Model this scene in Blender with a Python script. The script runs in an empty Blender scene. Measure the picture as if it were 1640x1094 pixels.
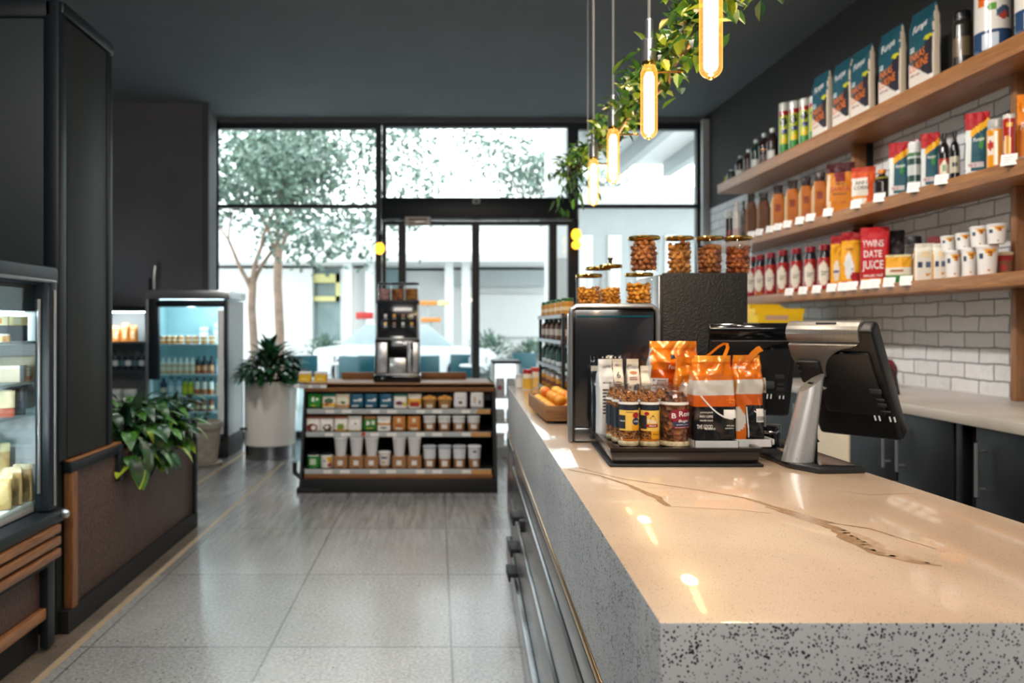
import bpy, bmesh, math, random
import numpy as np
from mathutils import Vector, Matrix, noise

random.seed(7)
PI = math.pi
sc = bpy.context.scene
COL = sc.collection
F, CX, CY, CH = 1200.0, 700.0, 522.0, 1.35      # focal length (px), principal point, eye height

def at(x, y, Y):
    """the place in the room, Y metres in front of the lens, that was surveyed at pixel x, y"""
    return Vector(((x - CX) / F * Y, Y, CH - (y - CY) / F * Y))
def onz(x, y, z):
    Y = (CH - z) * F / (y - CY)
    return Vector(((x - CX) / F * Y, Y, z))

# ------------------------------------------------------------------ colour / materials
def lin(h):
    if not isinstance(h, str): return tuple(h[:3])
    h = h.lstrip('#')
    c = [int(h[i:i+2], 16) / 255 for i in (0, 2, 4)]
    return tuple(x / 12.92 if x <= .04045 else ((x + .055) / 1.055) ** 2.4 for x in c)
def rgba(h): return (*lin(h), 1.0)

def base_mat(name):
    m = bpy.data.materials.new(name); m.use_nodes = True
    nt = m.node_tree
    return m, nt, nt.nodes['Principled BSDF']
def nd(nt, t, **kw):
    n = nt.nodes.new(t)
    for k, v in kw.items():
        if hasattr(n, k): setattr(n, k, v)
        else: n.inputs[k.replace('_', ' ')].default_value = v
    return n
def ramp(nt, fac, stops):
    r = nt.nodes.new('ShaderNodeValToRGB')
    e = r.color_ramp.elements
    while len(e) < len(stops): e.new(.5)
    for k, (p, c) in enumerate(stops):
        e[k].position = p; e[k].color = rgba(c) if not isinstance(c, float) else (c, c, c, 1)
    nt.links.new(fac, r.inputs[0]); return r.outputs[0]
def coords(nt, scale=(1, 1, 1), loc=(0, 0, 0), rot=(0, 0, 0)):
    tc = nt.nodes.new('ShaderNodeTexCoord'); mp = nt.nodes.new('ShaderNodeMapping')
    mp.inputs['Scale'].default_value = scale; mp.inputs['Location'].default_value = loc; mp.inputs['Rotation'].default_value = rot
    nt.links.new(tc.outputs['Object'], mp.inputs[0]); return mp.outputs[0]
def mixc(nt, fac, a, b, mode='MIX'):
    n = nt.nodes.new('ShaderNodeMix'); n.data_type = 'RGBA'; n.blend_type = mode
    for sock, v in ((n.inputs[0], fac), (n.inputs[6], a), (n.inputs[7], b)):
        if isinstance(v, (int, float)): sock.default_value = v
        elif isinstance(v, str): sock.default_value = rgba(v)
        else: nt.links.new(v, sock)
    return n.outputs[2]
def bump(nt, p, h, s=.3, d=.01):
    b = nt.nodes.new('ShaderNodeBump'); b.inputs['Strength'].default_value = s; b.inputs['Distance'].default_value = d
    nt.links.new(h, b.inputs['Height']); nt.links.new(b.outputs[0], p.inputs['Normal']); return b

def plain(name, c, rough=.5, metal=0., spec=.5, coat=0., emit=None, es=0., var=.06, vs=30, bmp=0.):
    m, nt, p = base_mat(name)
    v = coords(nt)
    n = nd(nt, 'ShaderNodeTexNoise', Scale=vs, Detail=3.)
    nt.links.new(v, n.inputs['Vector'])
    c0 = lin(c)
    r = ramp(nt, n.outputs['Fac'], [(.3, tuple(x * (1 - var) for x in c0)), (.7, tuple(min(1, x * (1 + var)) for x in c0))])
    nt.links.new(r, p.inputs['Base Color'])
    p.inputs['Roughness'].default_value = rough; p.inputs['Metallic'].default_value = metal
    p.inputs['Specular IOR Level'].default_value = spec; p.inputs['Coat Weight'].default_value = coat
    if bmp: bump(nt, p, n.outputs['Fac'], bmp, .005)
    if emit: p.inputs['Emission Color'].default_value = rgba(emit); p.inputs['Emission Strength'].default_value = es
    return m
_rg = rgba
def rgba(h): return (*lin(h), 1.0)

def emis(name, c, s):
    m = bpy.data.materials.new(name); m.use_nodes = True; nt = m.node_tree
    nt.nodes.clear()
    e = nd(nt, 'ShaderNodeEmission'); e.inputs[0].default_value = rgba(c); e.inputs[1].default_value = s
    o = nd(nt, 'ShaderNodeOutputMaterial'); nt.links.new(e.outputs[0], o.inputs[0]); return m

def glass(name, tint='#ffffff', gloss=.06, edge=.55, rough=.0):
    m = bpy.data.materials.new(name); m.use_nodes = True; nt = m.node_tree; nt.nodes.clear()
    t = nd(nt, 'ShaderNodeBsdfTransparent'); t.inputs[0].default_value = rgba(tint)
    g = nd(nt, 'ShaderNodeBsdfGlossy'); g.inputs['Roughness'].default_value = rough
    lw = nd(nt, 'ShaderNodeLayerWeight'); lw.inputs[0].default_value = .35
    mr = nd(nt, 'ShaderNodeMapRange'); mr.inputs['To Min'].default_value = gloss; mr.inputs['To Max'].default_value = edge
    nt.links.new(lw.outputs['Facing'], mr.inputs['Value'])
    pw = nd(nt, 'ShaderNodeMath', operation='POWER'); pw.inputs[1].default_value = 2.2
    nt.links.new(lw.outputs['Facing'], pw.inputs[0]); nt.links.new(pw.outputs[0], mr.inputs['Value'])
    mx = nd(nt, 'ShaderNodeMixShader'); nt.links.new(mr.outputs[0], mx.inputs[0])
    nt.links.new(t.outputs[0], mx.inputs[1]); nt.links.new(g.outputs[0], mx.inputs[2])
    o = nd(nt, 'ShaderNodeOutputMaterial'); nt.links.new(mx.outputs[0], o.inputs[0]); return m

def printed(name, rough=.4, spec=.5, coat=0., metal=0., bmp=0., bs=60):
    m, nt, p = base_mat(name)
    a = nd(nt, 'ShaderNodeVertexColor', layer_name='Col')
    nt.links.new(a.outputs[0], p.inputs['Base Color'])
    p.inputs['Roughness'].default_value = rough; p.inputs['Coat Weight'].default_value = coat
    p.inputs['Specular IOR Level'].default_value = spec; p.inputs['Metallic'].default_value = metal
    if bmp:
        n = nd(nt, 'ShaderNodeTexNoise', Scale=bs, Detail=2.); nt.links.new(coords(nt), n.inputs['Vector'])
        bump(nt, p, n.outputs['Fac'], bmp, .004)
    return m

def wood(name, c0, c1, scale=(1, 1, 1), rough=.45, dist=6.):
    m, nt, p = base_mat(name)
    v = coords(nt, scale)
    n = nd(nt, 'ShaderNodeTexNoise', Scale=3., Detail=6., Roughness=.65, Distortion=1.2); nt.links.new(v, n.inputs['Vector'])
    n2 = nd(nt, 'ShaderNodeTexNoise', Scale=14., Detail=4.); nt.links.new(v, n2.inputs['Vector'])
    c = ramp(nt, n.outputs['Fac'], [(.32, c0), (.5, mixh(c0, c1, .5)), (.68, c1)])
    c2 = mixc(nt, .35, c, ramp(nt, n2.outputs['Fac'], [(.35, c0), (.65, c1)]))
    nt.links.new(c2, p.inputs['Base Color']); p.inputs['Roughness'].default_value = rough
    bump(nt, p, n2.outputs['Fac'], .12, .003); return m
def mixh(a, b, t): a, b = lin(a), lin(b); return tuple(x + (y - x) * t for x, y in zip(a, b))

def speckle(name, c0, c1, speck, scale=420, amt=.16, rough=.35, fine=900, coat=0., bmp=.0, light=None):
    """terrazzo: soft two-tone ground with dark grains"""
    m, nt, p = base_mat(name)
    v = coords(nt)
    n = nd(nt, 'ShaderNodeTexNoise', Scale=2.2, Detail=4.); nt.links.new(v, n.inputs['Vector'])
    c = ramp(nt, n.outputs['Fac'], [(.35, c0), (.65, c1)])
    vo = nd(nt, 'ShaderNodeTexVoronoi', Scale=scale * .5); nt.links.new(v, vo.inputs['Vector'])
    n3 = nd(nt, 'ShaderNodeTexNoise', Scale=scale * .12, Detail=1.); nt.links.new(v, n3.inputs['Vector'])
    lt = nd(nt, 'ShaderNodeMath', operation='LESS_THAN')
    sc_ = nd(nt, 'ShaderNodeMath', operation='MULTIPLY'); sc_.inputs[1].default_value = amt * 2.4
    nt.links.new(n3.outputs['Fac'], sc_.inputs[0])
    nt.links.new(vo.outputs['Distance'], lt.inputs[0]); nt.links.new(sc_.outputs[0], lt.inputs[1])
    c = mixc(nt, lt.outputs[0], c, speck)
    n2 = nd(nt, 'ShaderNodeTexNoise', Scale=fine, Detail=2.); nt.links.new(v, n2.inputs['Vector'])
    c = mixc(nt, .5, c, ramp(nt, n2.outputs['Fac'], [(.35, .25), (.6, .8)]), 'SOFT_LIGHT')
    nt.links.new(c, p.inputs['Base Color']); p.inputs['Roughness'].default_value = rough; p.inputs['Coat Weight'].default_value = coat
    p.inputs['Coat Roughness'].default_value = .03; p.inputs['Coat IOR'].default_value = 1.65
    if bmp: bump(nt, p, n2.outputs['Fac'], bmp, .002)
    return m

def brushed(name, c, rough=.3, axis=(1, 1, 60), var=.12):
    m, nt, p = base_mat(name)
    v = coords(nt, axis)
    n = nd(nt, 'ShaderNodeTexNoise', Scale=20., Detail=3.); nt.links.new(v, n.inputs['Vector'])
    c0 = lin(c)
    nt.links.new(ramp(nt, n.outputs['Fac'], [(.3, tuple(x * (1 - var) for x in c0)), (.7, tuple(min(1, x * (1 + var)) for x in c0))]), p.inputs['Base Color'])
    p.inputs['Metallic'].default_value = 1; p.inputs['Roughness'].default_value = rough
    return m

def m_brick():
    m, nt, p = base_mat('painted_brick')
    tc = nd(nt, 'ShaderNodeTexCoord'); sx = nd(nt, 'ShaderNodeSeparateXYZ'); cb = nd(nt, 'ShaderNodeCombineXYZ')
    nt.links.new(tc.outputs['Object'], sx.inputs[0]); nt.links.new(sx.outputs['Y'], cb.inputs['X']); nt.links.new(sx.outputs['Z'], cb.inputs['Y'])
    nz = nd(nt, 'ShaderNodeTexNoise', Scale=7., Detail=4.); nt.links.new(cb.outputs[0], nz.inputs['Vector'])
    ad = nd(nt, 'ShaderNodeVectorMath', operation='MULTIPLY_ADD'); ad.inputs[1].default_value = (.03, .03, 0)
    nt.links.new(nz.outputs['Color'], ad.inputs[0]); nt.links.new(cb.outputs[0], ad.inputs[2])
    b = nd(nt, 'ShaderNodeTexBrick', Scale=1., offset=.5)
    b.inputs['Mortar Size'].default_value = .006; b.inputs['Mortar Smooth'].default_value = .5; b.inputs['Bias'].default_value = 0
    b.inputs['Brick Width'].default_value = .24; b.inputs['Row Height'].default_value = .095
    b.inputs['Color1'].default_value = rgba('#e8e9ea'); b.inputs['Color2'].default_value = rgba('#d6d8da'); b.inputs['Mortar'].default_value = rgba('#8b8e92')
    nt.links.new(ad.outputs[0], b.inputs['Vector'])
    n2 = nd(nt, 'ShaderNodeTexNoise', Scale=16., Detail=6., Roughness=.7); nt.links.new(cb.outputs[0], n2.inputs['Vector'])
    c = mixc(nt, .75, b.outputs['Color'], ramp(nt, n2.outputs['Fac'], [(.3, .32), (.45, .5), (.7, .62)]), 'OVERLAY')
    nt.links.new(c, p.inputs['Base Color']); p.inputs['Roughness'].default_value = .6
    h = nd(nt, 'ShaderNodeMath', operation='MULTIPLY_ADD'); h.inputs[1].default_value = -1.0
    nt.links.new(b.outputs['Fac'], h.inputs[0]); nt.links.new(n2.outputs['Fac'], h.inputs[2])
    bump(nt, p, h.outputs[0], .7, .02); return m

def m_floor():
    m, nt, p = base_mat('floor_tile')
    v = coords(nt, (1, 1, 1), (.70, -3.15, 0))
    b = nd(nt, 'ShaderNodeTexBrick', Scale=1., offset=0.)
    b.inputs['Mortar Size'].default_value = .006; b.inputs['Mortar Smooth'].default_value = .2
    b.inputs['Brick Width'].default_value = .76; b.inputs['Row Height'].default_value = .92
    b.inputs['Color1'].default_value = rgba('#979898'); b.inputs['Color2'].default_value = rgba('#7b7c7c'); b.inputs['Mortar'].default_value = rgba('#353534')
    nt.links.new(v, b.inputs['Vector'])
    n = nd(nt, 'ShaderNodeTexNoise', Scale=1.3, Detail=5.); nt.links.new(v, n.inputs['Vector'])
    c = mixc(nt, .5, b.outputs['Color'], ramp(nt, n.outputs['Fac'], [(.25, '#77716b'), (.45, '#868787'), (.7, '#9b9d9e')]))
    # planks of stone with a brushed grain, as by the display unit
    wv = coords(nt, (9, .8, 1))
    n4 = nd(nt, 'ShaderNodeTexNoise', Scale=3., Detail=5.); nt.links.new(wv, n4.inputs['Vector'])
    sy_ = nd(nt, 'ShaderNodeSeparateXYZ'); nt.links.new(coords(nt), sy_.inputs[0])
    gr = nd(nt, 'ShaderNodeMapRange'); gr.inputs['From Min'].default_value = 4.3; gr.inputs['From Max'].default_value = 5.2; gr.inputs['To Min'].default_value = .06; gr.inputs['To Max'].default_value = .5
    nt.links.new(sy_.outputs['Y'], gr.inputs['Value'])
    c = mixc(nt, gr.outputs[0], c, ramp(nt, n4.outputs['Fac'], [(.35, .22), (.65, .7)]), 'OVERLAY')
    n5 = nd(nt, 'ShaderNodeTexNoise', Scale=70., Detail=3.); nt.links.new(v, n5.inputs['Vector'])
    c = mixc(nt, .55, c, ramp(nt, n5.outputs['Fac'], [(.35, .3), (.65, .72)]), 'OVERLAY')
    vo = nd(nt, 'ShaderNodeTexVoronoi', Scale=38.); nt.links.new(v, vo.inputs['Vector'])
    n3 = nd(nt, 'ShaderNodeTexNoise', Scale=9., Detail=1.); nt.links.new(v, n3.inputs['Vector'])
    mu = nd(nt, 'ShaderNodeMath', operation='MULTIPLY'); mu.inputs[1].default_value = .24; nt.links.new(n3.outputs['Fac'], mu.inputs[0])
    lt = nd(nt, 'ShaderNodeMath', operation='LESS_THAN'); nt.links.new(vo.outputs['Distance'], lt.inputs[0]); nt.links.new(mu.outputs[0], lt.inputs[1])
    c = mixc(nt, lt.outputs[0], c, '#4b4742')
    nt.links.new(c, p.inputs['Base Color'])
    n2 = nd(nt, 'ShaderNodeTexNoise', Scale=55., Detail=3., Distortion=1.5); nt.links.new(coords(nt, (2.2, .7, 1), rot=(0, 0, .5)), n2.inputs['Vector'])
    rr = nd(nt, 'ShaderNodeMapRange'); rr.inputs['To Min'].default_value = .12; rr.inputs['To Max'].default_value = .36
    nt.links.new(n.outputs['Fac'], rr.inputs['Value']); nt.links.new(rr.outputs[0], p.inputs['Roughness'])
    h = nd(nt, 'ShaderNodeMath', operation='MULTIPLY_ADD'); h.inputs[1].default_value = -1.5
    nt.links.new(b.outputs['Fac'], h.inputs[0]); nt.links.new(n2.outputs['Fac'], h.inputs[2])
    bump(nt, p, h.outputs[0], .22, .006); p.inputs['Specular IOR Level'].default_value = .9; p.inputs['Coat Weight'].default_value = .5; p.inputs['Coat Roughness'].default_value = .16; return m

def m_leaf(name, c0, c1):
    m, nt, p = base_mat(name)
    n = nd(nt, 'ShaderNodeTexNoise', Scale=9., Detail=2.); nt.links.new(coords(nt), n.inputs['Vector'])
    nt.links.new(ramp(nt, n.outputs['Fac'], [(.35, c0), (.65, c1)]), p.inputs['Base Color'])
    p.inputs['Roughness'].default_value = .32; p.inputs['Specular IOR Level'].default_value = .6
    return m

def m_granule(name, c0, c1, scale=160):
    m, nt, p = base_mat(name)
    v = nd(nt, 'ShaderNodeTexVoronoi', Scale=scale); nt.links.new(coords(nt), v.inputs['Vector'])
    sep = nd(nt, 'ShaderNodeSeparateColor'); nt.links.new(v.outputs['Color'], sep.inputs[0])
    nt.links.new(ramp(nt, sep.outputs[0], [(.1, c0), (.9, c1)]), p.inputs['Base Color'])
    p.inputs['Roughness'].default_value = .55
    bump(nt, p, v.outputs['Distance'], .8, .01); return m

def m_mesh(name):
    m, nt, p = base_mat(name)
    v = nd(nt, 'ShaderNodeTexVoronoi', Scale=170.); nt.links.new(coords(nt), v.inputs['Vector'])
    nt.links.new(ramp(nt, v.outputs['Distance'], [(.2, '#020202'), (.65, '#1f1b18')]), p.inputs['Base Color'])
    p.inputs['Roughness'].default_value = .5; bump(nt, p, v.outputs['Distance'], .5, .004); return m

M = dict(
    ceiling=plain('ceiling_paint', '#696e72', .85, var=.05, vs=3), darkwall=plain('charcoal_paint', '#6a6a6e', .8, var=.06, vs=2),
    greywall=plain('grey_paint', '#55575a', .75, var=.05, vs=2), clad=plain('dark_cladding', '#262b2a', .55, var=.06, vs=4, spec=.4),
    cladfront=plain('slate_cladding', '#3b4145', .5, var=.06, vs=4, spec=.4),
    black=plain('black_satin', '#0e0f11', .38), matte=plain('black_matte', '#121315', .6), frame=plain('frame_black', '#111a22', .45),
    cab=plain('cabinet_black', '#111214', .42, spec=.3, var=.1, vs=6), gloss=plain('black_gloss', '#0b0d10', .12, coat=.4), charcoal=plain('charcoal_plastic', '#1c1d20', .42, bmp=.05, vs=300),
    chrome=plain('chrome', '#c9ccd0', .16, 1, var=.03), steel=brushed('brushed_steel', '#cfd0d2', .3), steelh=brushed('brushed_steel_long', '#9a9b9d', .25, (1, .2, 40)),
    alum=plain('satin_aluminium', '#c3c6c9', .3, .9, var=.03), brass=plain('brass', '#c99a53', .25, 1, var=.05),
    gold=plain('gold_lid', '#d8b25c', .2, 1, var=.04), white=plain('white_plastic', '#e8e8e6', .35, var=.02), lightgrey=plain('light_grey', '#b9bcbd', .45, var=.03),
    offwhite=plain('off_white_enamel', '#ece8e1', .28, coat=.4, var=.02), cream=plain('cream_panel', '#d8c8ae', .5, var=.03),
    paper=plain('white_card', '#f4f2ee', .6, var=.02), ink=plain('dark_ink', '#20242c', .6), inkw=plain('white_ink', '#f2f0ec', .5), inkr=plain('red_ink', '#a3182a', .5),
    inko=plain('orange_ink', '#e8781c', .5), inkb=plain('blue_ink', '#1f3358', .5), inkbl=plain('brown_ink', '#8a3418', .5),
    glass=glass('clear_glass', '#ffffff', .05, .6), win=glass('window_glass', '#fafdfd', .03, .3), caseglass=glass('case_glass', '#eef6f6', .05, .35), cooler=glass('cooler_glass', '#e8f5f7', .05, .3),
    amber=emis('amber_glow', '#ffb833', 3.2), fil=emis('filament_glow', '#ffe2b0', 9.0), filcore=emis('filament_core', '#ffeec4', 16.0), led=emis('case_led', '#e9f6ff', 9.0), ledcool=emis('cooler_led', '#d6f6ff', 16.0),
    film=printed('printed_film', .5, .3, .04, bmp=.25, bs=35), card=printed('printed_card', .5), gloss_print=printed('printed_gloss', .22, .5, .3), foil=printed('printed_foil', .22, .8, .4, .2, .9, 20),
    shelf=wood('oak_shelf', '#7a4c2a', '#bb8350', (14, .6, 14), .42), walnut=wood('walnut_trim', '#6b4226', '#b88052', (14, .8, 14), .4), walnutv=wood('walnut_post', '#5e3c24', '#a06c42', (14, 14, .8), .4),
    unitwood=wood('display_wood', '#6d4528', '#a87546', (.8, 14, 14), .45), post=wood('oak_post', '#6f4a30', '#a0704a', (14, 14, .7), .5), crate=wood('crate_wood', '#6a4327', '#a87845', (1, 8, 8), .55),
    brown=plain('brown_weave', '#54403a', .5, var=.45, vs=75, bmp=.9), brick=m_brick(), floor=m_floor(), strip=plain('stone_strip', '#a9977d', .4, var=.1, vs=12),
    border=speckle('border_terrazzo', '#5a5147', '#756a5d', '#2c2926', 160, .2, .3, 400),
    top=speckle('counter_top_stone_warm_lit', '#b79c83', '#cbb49c', '#6f5e4f', 430, .14, .3, 700, coat=.9), side=speckle('counter_side_stone', '#a9abad', '#bcbdbe', '#25262a', 400, .25, .35, 1100),  # same stone: warm lamp light is partly painted into the top's beige
    back=speckle('back_counter_stone', '#a39d95', '#b9b2a8', '#5b5855', 320, .12, .3, 900), vein=plain('stone_vein', '#9a7b5e', .25, var=.2, vs=60), veinl=plain('stone_vein_pale', '#b49a80', .25, var=.15, vs=60),
    leafd=m_leaf('leaf_dark', '#10281a', '#275a30'), leafm=m_leaf('leaf_mid', '#24551f', '#55922f'), leafl=m_leaf('leaf_light', '#6b9a22', '#b4c838'), leafg=m_leaf('leaf_tree', '#3c5348', '#6f8a7a'),
    bark=plain('tree_bark', '#8c7565', .85, var=.25, vs=8, bmp=.6), stem=plain('plant_stem', '#5b4a2b', .7), soil=plain('potting_soil', '#3a2c22', .9, var=.4, vs=60, bmp=.8), terracotta=plain('weathered_pot', '#9b9488', .8, var=.18, vs=14, bmp=.3),
    bean=m_granule('roasted_bean', '#7a4222', '#c98448', 30), beano=m_granule('golden_nut', '#c47a1c', '#f0b040', 30), gran=m_granule('coffee_granules', '#4a200c', '#c9813a', 190), nib=m_granule('coffee_nibs', '#3a1c10', '#9a5e34', 75),
    orange=plain('orange_peel', '#e8961f', .4, var=.12, vs=40, bmp=.2), mesh=m_mesh('speaker_mesh'),
    facade=plain('facade_white', '#e8e9e8', .8, var=.03), facade2=plain('facade_grey', '#b9bfc0', .8, var=.04), pave=plain('pavement', '#c2c4c2', .9, var=.06, vs=3), dglass=plain('dark_shop_glass', '#8fa8aa', .15, var=.2, vs=1.5),
    yell=plain('yellow_frame', '#efe6a0', .5), yellow=plain('yellow_card', '#f2c416', .45), teal=plain('teal_paint', '#1d5560', .4), redp=plain('red_paint', '#c23a34', .4), orap=plain('orange_sign', '#e88f3c', .5), carglass=plain('car_glass', '#b5c4c8', .15, var=.1, vs=2), rightwall=plain('black_paint', '#2e2d2d', .8, var=.1, vs=2), car=plain('car_white', '#dfe6ea', .2, coat=1.), tyre=plain('tyre_rubber', '#17181a', .8),
    brownp=plain('copper_stem', '#b98a58', .35, .5), pink=plain('pink_cloth', '#c99a8c', .7), maroon=plain('maroon_cloth', '#6a1f2b', .7), tealline=emis('teal_line', '#2f7f86', .35), screenlit=plain('panel_dark_glass', '#22252a', .14, coat=.5),
)

# ------------------------------------------------------------------ mesh building
class MB:
    def __init__(s): s.v, s.f, s.m, s.s, s.c = [], [], [], [], []
    def add(s, V, Fs, m=0, smooth=False, X=None, cols=None):
        b = len(s.v)
        s.v += [tuple(X @ Vector(p)) for p in V] if X is not None else [tuple(p) for p in V]
        for k, f in enumerate(Fs):
            s.f.append(tuple(b + i for i in f)); s.m.append(m); s.s.append(smooth)
            s.c.append(cols[k] if cols is not None else None)
        return s
    def box(s, x0, x1, y0, y1, z0, z1, m=0, bev=0., X=None, seg=2):
        if bev <= 0:
            V = [(x0, y0, z0), (x1, y0, z0), (x1, y1, z0), (x0, y1, z0), (x0, y0, z1), (x1, y0, z1), (x1, y1, z1), (x0, y1, z1)]
            return s.add(V, [(0, 3, 2, 1), (4, 5, 6, 7), (0, 1, 5, 4), (1, 2, 6, 5), (2, 3, 7, 6), (3, 0, 4, 7)], m, False, X)
        bm = bmesh.new(); bmesh.ops.create_cube(bm, size=1)
        for v in bm.verts: v.co = Vector(((x0 + x1) / 2 + v.co.x * (x1 - x0), (y0 + y1) / 2 + v.co.y * (y1 - y0), (z0 + z1) / 2 + v.co.z * (z1 - z0)))
        bmesh.ops.bevel(bm, geom=bm.edges[:], offset=min(bev, .49 * min(abs(x1 - x0), abs(y1 - y0), abs(z1 - z0))), segments=seg, profile=.5, affect='EDGES')
        return s.bm(bm, m, X)
    def bm(s, bm, m=0, X=None, smooth=True):
        bm.verts.index_update()
        s.add([v.co[:] for v in bm.verts], [[v.index for v in f.verts] for f in bm.faces], m, smooth, X); bm.free(); return s
    def prism(s, poly, z0, z1, m=0, X=None, bev=0., taper=None):
        n = len(poly)
        top = taper or poly
        if bev > 0:
            bm = bmesh.new()
            a = [bm.verts.new((x, y, z0)) for x, y in poly]; b = [bm.verts.new((x, y, z1)) for x, y in top]
            bm.faces.new(a[::-1]); bm.faces.new(b)
            for i in range(n): bm.faces.new((a[i], a[(i + 1) % n], b[(i + 1) % n], b[i]))
            bmesh.ops.recalc_face_normals(bm, faces=bm.faces[:])
            bmesh.ops.bevel(bm, geom=bm.edges[:], offset=bev, segments=2, profile=.5, affect='EDGES')
            return s.bm(bm, m, X)
        V = [(x, y, z0) for x, y in poly] + [(x, y, z1) for x, y in top]
        Fs = [tuple(range(n))[::-1], tuple(range(n, 2 * n))] + [(i, (i + 1) % n, n + (i + 1) % n, n + i) for i in range(n)]
        return s.add(V, Fs, m, False, X)
    def lathe(s, prof, c=(0, 0, 0), seg=24, m=0, X=None, smooth=True, cap=True):
        V, Fs = [], []
        for r, z in prof:
            for k in range(seg):
                a = 2 * PI * k / seg; V.append((c[0] + r * math.cos(a), c[1] + r * math.sin(a), c[2] + z))
        for j in range(len(prof) - 1):
            for k in range(seg):
                q = (k + 1) % seg; Fs.append((j * seg + k, j * seg + q, (j + 1) * seg + q, (j + 1) * seg + k))
        s.add(V, Fs, m, smooth, X)
        if cap:
            b = len(s.v) - len(V); n = (len(prof) - 1) * seg
            for fs in ([b + k for k in range(seg)][::-1], [b + n + k for k in range(seg)]):
                s.f.append(tuple(fs)); s.m.append(m); s.s.append(False); s.c.append(None)
        return s
    def tube(s, pts, r, seg=8, m=0, X=None):
        pts = [Vector(p) for p in pts]; n = len(pts)
        rs = r if isinstance(r, (list, tuple)) else [r] * n
        V, Fs = [], []
        t = (pts[1] - pts[0]).normalized(); u = t.orthogonal().normalized()
        for i in range(n):
            t = (pts[min(i + 1, n - 1)] - pts[max(i - 1, 0)]).normalized()
            u = (u - t * u.dot(t)).normalized(); w = t.cross(u)
            for k in range(seg):
                a = 2 * PI * k / seg; V.append(pts[i] + (u * math.cos(a) + w * math.sin(a)) * rs[i])
        for i in range(n - 1):
            for k in range(seg):
                q = (k + 1) % seg; Fs.append((i * seg + k, i * seg + q, (i + 1) * seg + q, (i + 1) * seg + k))
        s.add(V, Fs, m, True, X)
        b = len(s.v) - len(V); e = (n - 1) * seg
        for fs in ([b + k for k in range(seg)][::-1], [b + e + k for k in range(seg)]):
            s.f.append(tuple(fs)); s.m.append(m); s.s.append(False); s.c.append(None)
        return s
    def sphere(s, c, r, seg=16, rings=10, m=0, X=None):
        rx, ry, rz = r if isinstance(r, (tuple, list)) else (r, r, r)
        V = [(c[0], c[1], c[2] - rz)]; Fs = []
        for j in range(1, rings):
            a = -PI / 2 + PI * j / rings
            for k in range(seg):
                b = 2 * PI * k / seg; V.append((c[0] + rx * math.cos(a) * math.cos(b), c[1] + ry * math.cos(a) * math.sin(b), c[2] + rz * math.sin(a)))
        V.append((c[0], c[1], c[2] + rz)); e = len(V) - 1
        for k in range(seg):
            q = (k + 1) % seg; Fs.append((0, 1 + q, 1 + k)); Fs.append((e, e - seg + k, e - seg + q))
            for j in range(rings - 2): Fs.append((1 + j * seg + k, 1 + j * seg + q, 1 + (j + 1) * seg + q, 1 + (j + 1) * seg + k))
        return s.add(V, Fs, m, True, X)
    def leaf(s, p, d, L, W, m=0, droop=.3, up=Vector((0, 0, 1)), n=4):
        d = Vector(d).normalized(); sd = d.cross(up)
        sd = sd.normalized() if sd.length > 1e-3 else Vector((1, 0, 0))
        nn = sd.cross(d); V, Fs = [], []; q = Vector(p); dd = d.copy()
        for i in range(n + 1):
            t = i / n; w = W * math.sin(PI * (t ** .8) * .96 + .06) * .5
            V += [q - sd * w + nn * w * .35, q.copy(), q + sd * w + nn * w * .35]
            dd = (dd + Vector((0, 0, -droop / n))).normalized(); q = q + dd * (L / n)
        for i in range(n):
            a = 3 * i; Fs += [(a, a + 1, a + 4, a + 3), (a + 1, a + 2, a + 5, a + 4)]
        return s.add(V, Fs, m, True)
    def build(s, name, mats, parent=None, loc=None, rotz=0., rot=None, sharp=35):
        me = bpy.data.meshes.new(name)
        me.from_pydata(s.v, [], s.f)
        if not isinstance(mats, (list, tuple)): mats = [mats]
        for k in mats: me.materials.append(M[k] if isinstance(k, str) else k)
        me.polygons.foreach_set('material_index', s.m); me.polygons.foreach_set('use_smooth', s.s)
        if any(c is not None for c in s.c):
            a = me.color_attributes.new('Col', 'FLOAT_COLOR', 'CORNER'); out = []
            for f, c in zip(s.f, s.c): out += [*(c or (1, 1, 1)), 1.0] * len(f)
            a.data.foreach_set('color', out)
        me.update()
        if any(s.s): me.set_sharp_from_angle(angle=math.radians(sharp))
        o = bpy.data.objects.new(name, me); COL.objects.link(o)
        if parent is not None: o.parent = parent
        if loc is not None: o.location = loc
        if rot is not None: o.rotation_euler = rot
        elif rotz: o.rotation_euler = (0, 0, rotz)
        return o

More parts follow.
